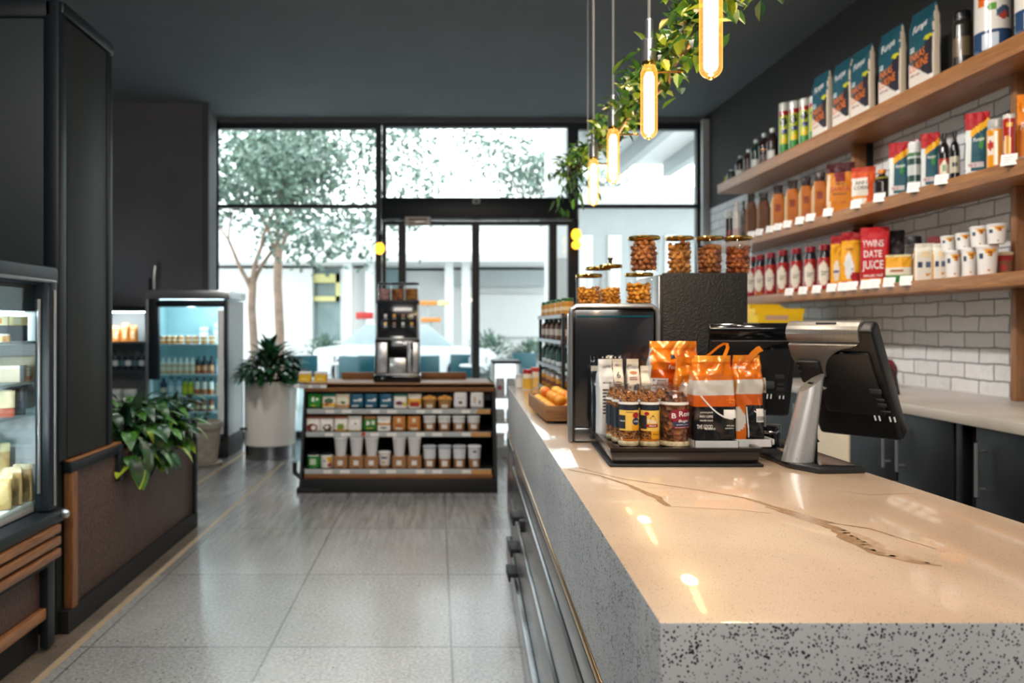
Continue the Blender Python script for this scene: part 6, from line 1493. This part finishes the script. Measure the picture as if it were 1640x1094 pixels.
YL = [('bg', '#efa81a'), ('band', .84, 1.1, '#a01820'), ('disc', -.1, .34, .5, .2, '#ecdccb'), ('rect', -.5, .3, .32, .36, '#4a5a9a'), ('band', .0, .1, '#c23a2a')]
o, P, h, w = yb(YL, 1341, 378, 19, 0, 'snack_bag', 'yellow snack bag with red top beside the last red sauce bottle', seed=1)
o, P, h, w = yb(YL + [('tri', .9, .25, 1.2, .3, '#b01c22'), ('disc', -.2, .4, .42, .24, '#e9ecec')], 1362.5, 372, 27, 0, 'snack_bag', 'yellow snack bag with white drop print, second past the sauce bottles', X=2.93, seed=2)
m = MB(); text_on(m, 'Golden', P.surf, -.01, h * .7, w * .4, h * .05, 0, .3); m.build_split('lettering', 'inkbl', o)
yb([('bg', '#54121c'), ('rect', -.6, .6, .78, .9, '#8a7a70')], 1378, 367, 22, 0, 'snack_bag', 'dark maroon snack bag half hidden behind the yellow bags', X=3.05, d=.3, seed=4)
o, P, h, w = yb([('bg', '#c01420'), ('band', 0, .10, '#e89a1c'), ('side', '#a0101c')], 1401, 364, 40, 0, 'rice_bag', 'big red bag with tall white block lettering on the lowest shelf', X=2.935, d=.42, seed=7, wr=.008)
m = MB()
for k, (t, z) in enumerate((('TWINS', .72), ('DATE', .54), ('JUICE', .33))): text_on(m, t, P.surf, -w * .06, h * z, w * (.74, .62, .74)[k], h * (.12, .12, .19)[k])
text_on(m, 'sweet red', P.surf, -w * .05, h * .175, w * .66, h * .06); m.build_split('lettering', 'inkw', o)
yb([('bg', '#1a1416'), ('rect', -.7, .7, .6, .9, '#2c2226'), ('rect', -.5, .5, .2, .4, '#5a2a30')], 1436, 369, 22, 0, 'snack_bag', 'black snack bag standing behind the big red bag', X=3.07, d=.3, seed=9)
o, P, h, w = yb([('bg', '#2c7a34'), ('band', .25, .55, '#e9e0cc'), ('band', .55, 1.1, '#eaa71c'), ('rect', -.6, .4, .40, .46, '#a05a3a'), ('band', .92, 1.1, '#efe2b0')], 1439, 408, 36, 0, 'snack_bag', 'small green and yellow bag in front of the glass jar', X=2.895, d=.3, seed=11)
p, h, w = sitem(1462, 379, 25, 0, 3.06)
o = thing('storage_jar', 'clear storage jar with a dark screw lid on the lowest shelf', 'jar', p); r = w / 2
MB().lathe([(r * .95, 0), (r, .006), (r, h * .74), (r * .86, h * .82), (r * .86, h * .84)], seg=24, cap=False).build('glass_body', 'glass', o)
MB().lathe([(r * .94, h * .84), (r * .96, h * .86), (r * .96, h * .98), (r * .88, h)], seg=24).build('lid', 'charcoal', o)
MB().lathe([(r * .86, .008), (r * .9, h * .5), (r * .3, h * .54)], seg=20).build('contents', 'greyfill', o)
wp = [('bg', '#ece6da'), ('rect', -.7, -.25, .36, .50, '#3a4a68'), ('rect', .0, .5, .36, .50, '#5a6a84'), ('disc', 0, .7, .5, .1, '#f0dcae'), ('side', '#d99a3c'), ('disc', .2, .16, .2, .05, '#d9a25c')]
yb(wp, 1481, 390, 30, 0, 'tea_pouch', 'white tea pouch with two blue squares beside the cup stack', X=2.92, d=.45, seed=13, wr=.004, kind='G', rot=FACE * .6)
yb(wp, 1506, 390, 22, 0, 'tea_pouch', 'white tea pouch tucked between the other pouch and the cups', X=2.92, d=.5, seed=14, wr=.004, kind='G', rot=FACE * .6)
p, h, w = sitem(1498, 379, 20, 0, 3.10); pack('spice_box', R_box(w, .05, h), [('bg', '#2c6a34'), ('band', .82, 1.1, '#7a1820')], p, 'green and maroon spice box behind the white tea pouches', 'box', None, FACE, 'card')
cupL = [('bg', '#f1efec'), ('rect', -.75, -.35, .52, .72, '#33475f'), ('tri', .2, .86, .55, .30, '#eaa41e'), ('tri', .25, .80, .25, .24, '#a8521c'), ('disc', .1, .14, .12, .05, '#c97a2c'), ('side', '#ece8e2'), ('rect', .75, .95, .05, .2, '#e08a2c')]
low = [(1527.5, 402, 25), (1553, 398, 24), (1581, 393, 31)]; lowp = []
for k, (x, yt, w) in enumerate(low):
    p, h, ww = sitem(x, yt, w, 0, 2.92); r = ww / 2 * .93
    pack('paper_cup', R_cup(r * .84, r, h), cupL, p, f'white orange-print paper cup, {ORD[k]} from the tea pouches, bottom row', 'cup', 'paper cups on the lowest shelf', FACE, 'card', 28, 28)
    lowp.append((p, h, r))
p, h, w = sitem(1608, 404, 22, 0, 3.012)
pack('coffee_cup', R_cup(.032, .038, h), [('bg', '#7a4a2c'), ('band', .6, .85, '#9a1c1c'), ('disc', -.1, .3, .4, .14, '#b0302a'), ('band', .86, 1.1, '#d9c9a9')], p, 'brown paper cup with red band behind the end of the cup row', 'cup', None, FACE, 'card', 24, 20)
zt = max(a[0].z + a[1] for a in lowp)
up = [(1518.5, 379, 23), (1543, 374, 25), (1567.5, 363, 26), (1596, 359, 30)]
for k, (x, yt, w) in enumerate(up):
    X = 2.925; Y = X * F / (x - CX); near = min(lowp, key=lambda a: abs(a[0].y - Y)); z = near[0].z + near[1] + .0006 if k < 3 else zt + .0006
    Z1 = CH + (CY - yt) / F * Y; h = max(.09, Z1 - z); r = w * Y / F / 2 * .90
    pack('paper_cup', R_cup(r * .84, r, h), cupL, (X, Y, z), f'white orange-print paper cup, {ORD[k]} from the tea pouches, raised row', 'cup', 'paper cups on the lowest shelf', FACE, 'card', 28, 28)

# -- middle shelf
MS = 1
def bottle2(x, yt, w, k, L, name, label, X=PX, rg=R_bottle, cat='bottle', rot=FACE, grp=None, r=None):
    p, h, ww = sitem(x, yt, w, k, X); return pack(name, rg(r or ww / 2, h), L, p, label, cat, grp, rot, 'gloss_print', 24, 24)
bottle2(1168, 338, 12, MS, [('bg', '#2c2320'), ('band', .0, .4, '#7a3020'), ('band', .78, 1.1, '#c9ccc8')], 'spice_jar', 'dark spice jar at the window end of the middle shelf', rg=R_jar, cat='jar')
bottle2(1180, 323, 12, MS, [('bg', '#ddd6cf'), ('band', .0, .35, '#c9b0a8')], 'milk_bottle', 'white bottle second from the window end of the middle shelf')
bottle2(1191, 322, 9, MS, [('bg', '#33241e'), ('band', .2, .4, '#584038')], 'sauce_bottle', 'dark brown bottle third from the window end of the middle shelf')
br_ = [('bg', '#5e3518'), ('rect', -1, -.55, 0, .8, '#8a6a4c'), ('band', .80, 1.1, '#1f120d')]
og_ = [('bg', '#b8640f'), ('left', '#a88a68'), ('rect', -1, -.62, 0, .8, '#c9ae86'), ('band', .82, 1.1, '#23110c'), ('rect', -.3, .5, .42, .58, '#8a3c24'), ('rect', -.35, .55, .15, .3, '#b0602a')]
for k, (x, yt, w, L, lb) in enumerate(((1203, 310, 14, br_, 'brown coffee pouch'), (1223, 309, 17, br_, 'second brown coffee pouch'), (1246, 297, 18, og_, 'orange dark-topped pouch, first'), (1269, 289, 19, og_, 'orange dark-topped pouch, second'), (1291, 284, 18, og_, 'orange dark-topped pouch, third'), (1313, 276, 20, og_, 'orange dark-topped pouch, fourth'))):
    yb(L, x, yt, w, MS, 'coffee_pouch', lb + ' from the window, middle shelf', seed=k, wr=.005, d=.55, kind='K', group='pouches on the middle shelf')
o, P, h, w = yb([('bg', '#d07c0c'), ('band', .80, 1.1, '#430c12'), ('rect', -.4, .35, .62, .80, '#7a1c20'), ('rect', -1.0, -.72, .0, .75, '#e3cfae'), ('band', 0, .04, '#b8701a')], 1346, 261, 40, MS, 'crisp_bag', 'large orange crisp bag with maroon top and lettering on the middle shelf', X=2.93, seed=8, wr=.008, d=.35)
m = MB(); text_on(m, 'SANTA', P.surf, 0, h * .47, w * .66, h * .10, 0); text_on(m, 'the', P.surf, 0, h * .58, w * .3, h * .06, 1); text_on(m, 'MARIA', P.surf, 0, h * .37, w * .5, h * .045, 1); text_on(m, 'corn snack', P.surf, 0, h * .2, w * .5, h * .03, 0); m.build_split('lettering', ['inkr', 'ink'], o)
o, P, h, w = yb([('bg', '#d9541c'), ('rect', -1.1, .35, .28, .72, '#e9e2d6'), ('rect', -1.1, .3, .0, .28, '#e39a3c'), ('rect', -.8, .2, .0, .2, '#efe6d8'), ('band', .90, 1.1, '#c23a1c')], 1383, 268, 34, MS, 'crisp_bag', 'red and white crisp bag beside the large orange one on the middle shelf', X=2.925, seed=10, wr=.008, d=.35)
m = MB(); text_on(m, 'ANN', P.surf, -w * .1, h * .60, w * .5, h * .1, 0); text_on(m, 'CORN', P.surf, -w * .1, h * .47, w * .6, h * .1, 0); m.build_split('lettering', ['ink'], o)
bottle2(1413, 272, 15, MS, [('bg', '#241a18'), ('band', .0, .3, '#4a423c'), ('band', .88, 1.1, '#e88a1c'), ('band', .70, .76, '#a8a03c')], 'sauce_bottle', 'dark squat bottle with an orange cap on the middle shelf', r=.05)
TE = [('bg', '#1f5564'), ('diag', .74, .12, 9, 0, '#b01c24'), ('diag', .66, .12, .78, .12, '#eeb01c'), ('rect', -1.1, -.5, 0, .72, '#dfe4e2'), ('rect', -.6, .5, .10, .2, '#c9c2c4'), ('disc', .3, .5, .22, .10, '#3f8a3c'), ('band', 0, .06, '#d2dae0')]
for k, (x, yt, w, ds) in enumerate(((1440, 228, 29, 'beside the orange capped bottle'), (1490, 213, 26, 'between the white jar and the dark bottles'), (1565, 180, 33, 'beside the orange jar near the upright'))):
    o, P, h, w_ = yb(TE, x, yt, w, MS, 'pasta_bag', 'teal bag with red and yellow top band ' + ds, X=2.935, seed=20 + k, d=.4, wr=.007, group='teal bags on the middle shelf', N=48, rows=36)
    m = MB(); text_on(m, 'Fumps', P.surf, w_ * .05, h * .55, w_ * .45, h * .08, 0, .3, .1); text_on(m, 'Nr 5', P.surf, -w_ * .2, h * .15, w_ * .3, h * .05, 1); m.build_split('lettering', ['inkw', 'inkr'], o)
bottle2(1465, 228, 20, MS, [('bg', '#c9d0cc'), ('band', .80, 1.1, '#e4e6e2'), ('band', .55, .68, '#37524c'), ('band', .2, .32, '#37524c'), ('band', .7, .78, '#4f7a52')], 'pickle_jar', 'white and green banded jar between two teal bags', rg=R_jar, cat='jar')
p, h, w = sitem(1472, 224, 18, MS, 3.10); pack('tall_tin', R_can(.038, h), [('bg', '#7a2028'), ('band', .8, .93, '#3f7a3c')], p, 'maroon tin with a green band behind the white jar', 'tin', None, FACE, 'gloss_print')
bottle2(1512, 214, 16, MS, [('bg', '#17171a'), ('band', .1, .48, '#a83c2c'), ('disc', 0, .3, .75, .15, '#e6e0cc'), ('disc', 0, .3, .35, .07, '#5f8a3c')], 'beer_bottle', 'dark bottle with a red label beside the teal bag')
bottle2(1529, 212, 14, MS, [('bg', '#141416'), ('band', .15, .48, '#c9c0aa'), ('rect', -.4, .4, .28, .36, '#3c3a38')], 'beer_bottle', 'dark bottle with a cream label beside the red labelled one')
o, _ = bottle2(1594, 192, 23, MS, [('bg', '#e89a1c'), ('band', .79, 1.1, '#b9b8b4'), ('rect', -.95, -.2, .30, .66, '#efe8dc'), ('disc', -.6, .48, .3, .1, '#c23a2a'), ('rect', -.2, .3, .1, .74, '#f4e3c0')], 'jam_jar', 'orange jam jar with a silver lid near the end upright', rg=R_jar, cat='jar')
bottle2(1616, 184, 17, MS, [('bg', '#b0241a'), ('band', .90, 1.1, '#d9d4cc'), ('disc', -.3, .38, .6, .22, '#eaa01c'), ('rect', -.7, -.4, .2, .6, '#f2e6cf'), ('rect', -.4, .5, .74, .82, '#e8b03c')], 'drink_can', 'tall red and orange drink can beside the jam jar', rg=R_can, cat='can')
o, P, h, w = yb([('bg', '#ee8a14'), ('disc', .2, .3, .5, .12, '#f4b03c'), ('disc', -.1, .36, .3, .06, '#3f8a2c'), ('band', 0, .15, '#e9d9c0')], 1652, 150, 38, MS, 'crisp_bag', 'bright orange crisp bag at the near end of the middle shelf', X=3.08, seed=33, d=.25, rot=FACE * .8)
m = MB(); text_on(m, 'Fresco', P.surf, -w * .05, h * .56, w * .7, h * .11, 0, .2); m.sphere(P.surf(-w * .22, h * .78), (.012, .003, .010), 10, 6).sphere(P.surf(-w * .08, h * .78), (.012, .003, .010), 10, 6); m.build_split('lettering', 'inkw', o)

# -- highest shelf
TS = 2
bt = [(1172, 272, 10, '#2a2f2c', '#cfd4d0'), (1186, 250, 11, '#241c1c', '#a8b4b4'), (1199, 240, 11, '#3a2622', '#d0d4d2'), (1211, 224, 12, '#1f3a34', '#b4c2be'), (1224, 214, 12, '#2a1a18', '#a9bab4'), (1237, 206, 12, '#33221f', '#e2e4e0')]
for k, (x, yt, w, c1, c2) in enumerate(bt):
    bottle2(x, yt, w, TS, [('bg', c1), ('band', .86, 1.1, c2), ('rect', -.7, .5, .08, .34, '#d6d6d2' if k % 2 else '#5a4a44'), ('rect', -.4, .4, .44, .52, '#e08a2c' if k == 4 else c1)], 'wine_bottle', f'pale capped dark bottle, {ORD[k]} from the window on the highest shelf', grp='dark bottles on the highest shelf', r=.048)
p, h, w = sitem(1163, 290, 14, TS); pack('fruit_pack', R_pouch(.05, .03, .08), [('bg', '#a9bc2c'), ('band', 0, .4, '#e3c9a8')], (2.935, 7.59, ST[2] + .001), 'small lime green pack at the very window end of the highest shelf', 'pack', None, FACE)
tb = [('bg', '#b8c416'), ('band', 0, .22, '#2c8a34'), ('band', .76, .84, '#b0201c'), ('band', .84, 1.1, '#dcdcd4'), ('disc', 0, .63, .55, .10, '#1c2a1c'), ('rect', -.5, .6, .42, .5, '#23386a'), ('disc', .1, .28, .6, .06, '#e8c81c'), ('left', '#cfd8cc')]
for k, (x, yt) in enumerate(((1256, 166), (1272, 163), (1289, 159), (1305, 155))):
    p, h, w = sitem(x, yt, 16, TS); pack('snack_tube', R_can(.042, h), tb, p, f'tall yellow and green snack tube, {ORD[k]} from the dark bottles', 'tube', 'snack tubes on the highest shelf', FACE, 'gloss_print', 28, 32)
tl = [('bg', '#1d5362'), ('diag', -1, 0, .44, .20, '#2a2430'), ('band', 0, .10, '#e6e4e0'), ('diag', -1, 0, .20, -.16, '#e3d9cf'), ('side', '#e0d2bc'), ('disc', .62, .585, .34, .03, '#c8c81e'), ('rect', -.85, -.45, .48, .55, '#cfe0e0')]
for k, Y in enumerate((5.66, 5.36, 5.12, 4.79, 4.475)):
    w, d, h = .225, .055, .455 + (.01 if k == 0 else 0)
    P = Pack([(0, w / 2, d / 2, 10), (.82 * h, w / 2, d * .48, 8), (.97 * h, w / 2, .006, 5), (h, w / 2, .005, 5)], .004, k)
    o = P.build('pet_food_bag', tl, 'film', 64, 44, loc=(2.91, Y, ST[2] + .001), rotz=-PI / 2)
    tag(o, f'tall teal pouch with orange lettering, {ORD[k]} from the snack tubes, highest shelf', 'pouch', 'teal pouches on the highest shelf')
    m = MB(); text_on(m, 'Fumps', P.surf, 0, h * .76, w * .62, h * .12, 0, .35, .12); text_on(m, 'INKAS', P.surf, -w * .10, h * .42, w * .60, h * .105, 1, 0, .10); text_on(m, 'LUKINE', P.surf, -w * .04, h * .29, w * .74, h * .115, 1, 0, .10)
    text_on(m, 'with nuts', P.surf, -w * .2, h * .17, w * .4, h * .04, 2); text_on(m, 'new', P.surf, -w * .32, h * .515, w * .14, h * .03, 3)
    m.build_split('lettering', ['inkw', 'inko', 'inkbl', 'inkb'], o)
wc = [('bg', '#e9e4dc'), ('rect', .2, 1.1, .76, .96, '#22304a'), ('rect', -.8, .85, .60, .66, '#d8441c'), ('rect', -.9, -.5, .54, .62, '#e0701c'), ('disc', -.1, .52, .28, .04, '#5f9a3c'), ('disc', .5, .44, .35, .08, '#4a5a74'), ('disc', .5, .40, .2, .05, '#b84a3c'), ('band', .0, .26, '#2f4a6e'), ('rect', -.6, .2, .02, .20, '#c9d4e0'), ('band', .96, 1.1, '#d4d2cc')]
for k, (x, lb) in enumerate(((1590, 'large white canister with navy and red print on the highest shelf'), (1658, 'second large white canister at the near end of the highest shelf'))):
    Y = 2.94 * F / (x - CX); o, P = pack('food_canister', R_can(.082, .44), wc, (2.94, Y, ST[2] + .001), lb, 'canister', None, FACE, 'gloss_print', 48, 48)
    m = MB(); text_on(m, 'midest', P.surf, -.03, .345, .055, .022, 0, .1, .1); text_on(m, 'oat', P.surf, .05, .37, .03, .02, 1); m.build_split('lettering', ['inkr', 'inkw'], o)
bottle2(1541, 20, 26, TS, [('bg', '#2c2822'), ('band', .2, .55, '#6a5c42'), ('band', .86, 1.1, '#121214')], 'reflection_jar', 'dark jar shape standing in for glass reflections between the teal pouches and white canisters', rg=R_jar, cat='jar')  # jar shape put where a dark glass panel carries reflections

# -- price cards clipped to the shelf edges
tc = None
for k_, z, L in ((1, ST[1], [1203, 1216, 1233, 1246, 1261, 1281, 1298, 1326, 1371, 1408, 1463, 1508, 1616]), (0, ST[0], [1264, 1286, 1308, 1332, 1350, 1365, 1387, 1401, 1424, 1451])):
    for i, x in enumerate(L):
        X = SX - .014; Y = X * F / (x - CX); nm = 'middle' if k_ else 'lowest'
        lb = f'white price card, {ORD[i]} from the window end, {nm} shelf edge'
        if tc is None:
            tc = thing('price_card', lb, 'price card', (X, Y, z), -.85, 'price cards on the wall shelves')
            MB().box(-.034, .034, -.003, .0, -.028, .036, 0, .002, Matrix.Rotation(-.35, 4, 'X')).build('card', 'cardglow', tc)
            MB().box(-.02, .02, .0, .012, -.030, -.012, 0, .002).build('clip', 'charcoal', tc)
            m = MB()
            for q in range(3): m.box(-.022, .014 - .006 * q, -.0036, -.003, .016 - .014 * q, .020 - .014 * q, 0, 0, Matrix.Rotation(-.35, 4, 'X'))
            m.build('printed_text', 'lightgrey', tc)
        else: dup(tc, (X, Y, z), -.85, lb)
# ================================================================== LIGHT, CAMERA
w = bpy.data.worlds.new('World'); sc.world = w; w.use_nodes = True
nt = w.node_tree; bg = nt.nodes['Background']
tcw = nd(nt, 'ShaderNodeTexCoord'); sxw = nd(nt, 'ShaderNodeSeparateXYZ'); nt.links.new(tcw.outputs['Generated'], sxw.inputs[0])
nt.links.new(ramp(nt, sxw.outputs['Z'], [(0., '#f4f8f8'), (.5, '#f6fbfd'), (1., '#e6f2fb')]), bg.inputs[0]); bg.inputs[1].default_value = 4.0
def area(name, loc, rot, sx, sy, e, col, portal=False):
    l = bpy.data.lights.new(name, 'AREA'); l.shape = 'RECTANGLE'; l.size = sx; l.size_y = sy; l.energy = e; l.color = col
    if portal: l.cycles.is_portal = True
    o = bpy.data.objects.new(name, l); COL.objects.link(o); o.location = loc; o.rotation_euler = rot; return o
area('window_portal', (.24, 9.2, 1.95), (-PI / 2, 0, 0), 6.0, 3.7, 1, (1, 1, 1), True)
warm, neut = (1, .86, .70), (1, .93, .86)
def spot(name, loc, tgt, e, col, r=.05, ang=100):
    l = bpy.data.lights.new(name, 'SPOT'); l.energy = e; l.color = col; l.shadow_soft_size = r; l.spot_size = math.radians(ang); l.spot_blend = .9
    o = bpy.data.objects.new(name, l); COL.objects.link(o); o.location = loc
    o.rotation_euler = (Vector(tgt) - Vector(loc)).to_track_quat('-Z', 'Y').to_euler(); return o
for y in (.9, 2.0, 3.1, 4.2):
    for x in (.35, 1.15): spot('counter_downlight', (x, y, 3.72), (x + .05, y, .95), 62, warm)
for y in (2.2, 3.4, 4.6, 5.5): spot('shelf_spot', (.75, y, 3.72), (3.0, y + .9, 1.75), 130, neut, .06, 80)
for x, y in ((-.8, 2.6), (-.6, 4.6), (-.3, 5.5), (-2.2, 5.4)): spot('aisle_downlight', (x, y, 3.72), (x, y + .25, 0), 62, (1, .97, .94), .06)
spot('cooler_fill', (-1.9, 5.3, 3.72), (-2.6, 7.7, .9), 170, neut, .06, 45)  # added fill aimed at the cooler to lift its dark bottles
for y in (1.9, 3.2, 4.5): spot('counter_side_fill', (-1.25, y, 3.72), (.35, y, .55), 110, (1, .98, .97), .06, 60)  # added fill that brightens the aisle face of the counter
for z, e in ((1.2, 5), (1.06, 5), (.86, 7)):  # extra fill points added behind the glass to brighten the goods
    l = bpy.data.lights.new('case_light', 'POINT'); l.energy = e; l.color = (.95, .98, 1); l.shadow_soft_size = .015; o = bpy.data.objects.new('case_light', l); COL.objects.link(o); o.location = (-1.655, 2.7, z)
area('front_fill', (.2, -1.8, 3.72), (math.radians(62), 0, 0), 3.4, 1.0, 185, neut)  # unseen fill behind the camera, added to light surfaces facing it
l = bpy.data.lights.new('alcove_fill', 'POINT'); l.energy = 9; l.color = (.9, .97, 1); l.shadow_soft_size = .05; o = bpy.data.objects.new('alcove_fill', l); COL.objects.link(o); o.location = (-3.5, 7.85, 1.46)  # added fill, brightens the alcove goods; no lamp known there
l = bpy.data.lights.new('case_light', 'POINT'); l.energy = 9; l.color = (.95, .98, 1); l.shadow_soft_size = .04; o = bpy.data.objects.new('case_light', l); COL.objects.link(o); o.location = (-1.85, 2.9, 1.37)
l = bpy.data.lights.new('cooler_light', 'POINT'); l.energy = 16; l.color = (.95, 1, 1); l.shadow_soft_size = .05; o = bpy.data.objects.new('cooler_light', l); COL.objects.link(o); o.location = (-2.55, 7.76, 1.52)
cam = bpy.data.cameras.new('camera'); co = bpy.data.objects.new('camera', cam); COL.objects.link(co); sc.camera = co
co.location = (0, 0, CH); co.rotation_euler = (PI / 2, 0, 0)
cam.sensor_width = 36; cam.lens = F / 1640 * 36; cam.shift_x = (820 - CX) / 1640; cam.shift_y = (CY - 547) / 1640
cam.clip_start = .05; cam.clip_end = 200
cam.dof.use_dof = True; cam.dof.focus_distance = 1.62; cam.dof.aperture_fstop = 3.3; cam.dof.aperture_blades = 0
sc.view_settings.view_transform = 'Standard'; sc.view_settings.look = 'None'; sc.view_settings.exposure = 0.0
cy = sc.cycles
cy.use_denoising = True; cy.max_bounces = 8; cy.diffuse_bounces = 3; cy.glossy_bounces = 4; cy.transmission_bounces = 4; cy.transparent_max_bounces = 24
cy.caustics_reflective = False; cy.caustics_refractive = False; cy.sample_clamp_indirect = 4.0
bpy.context.view_layer.update()
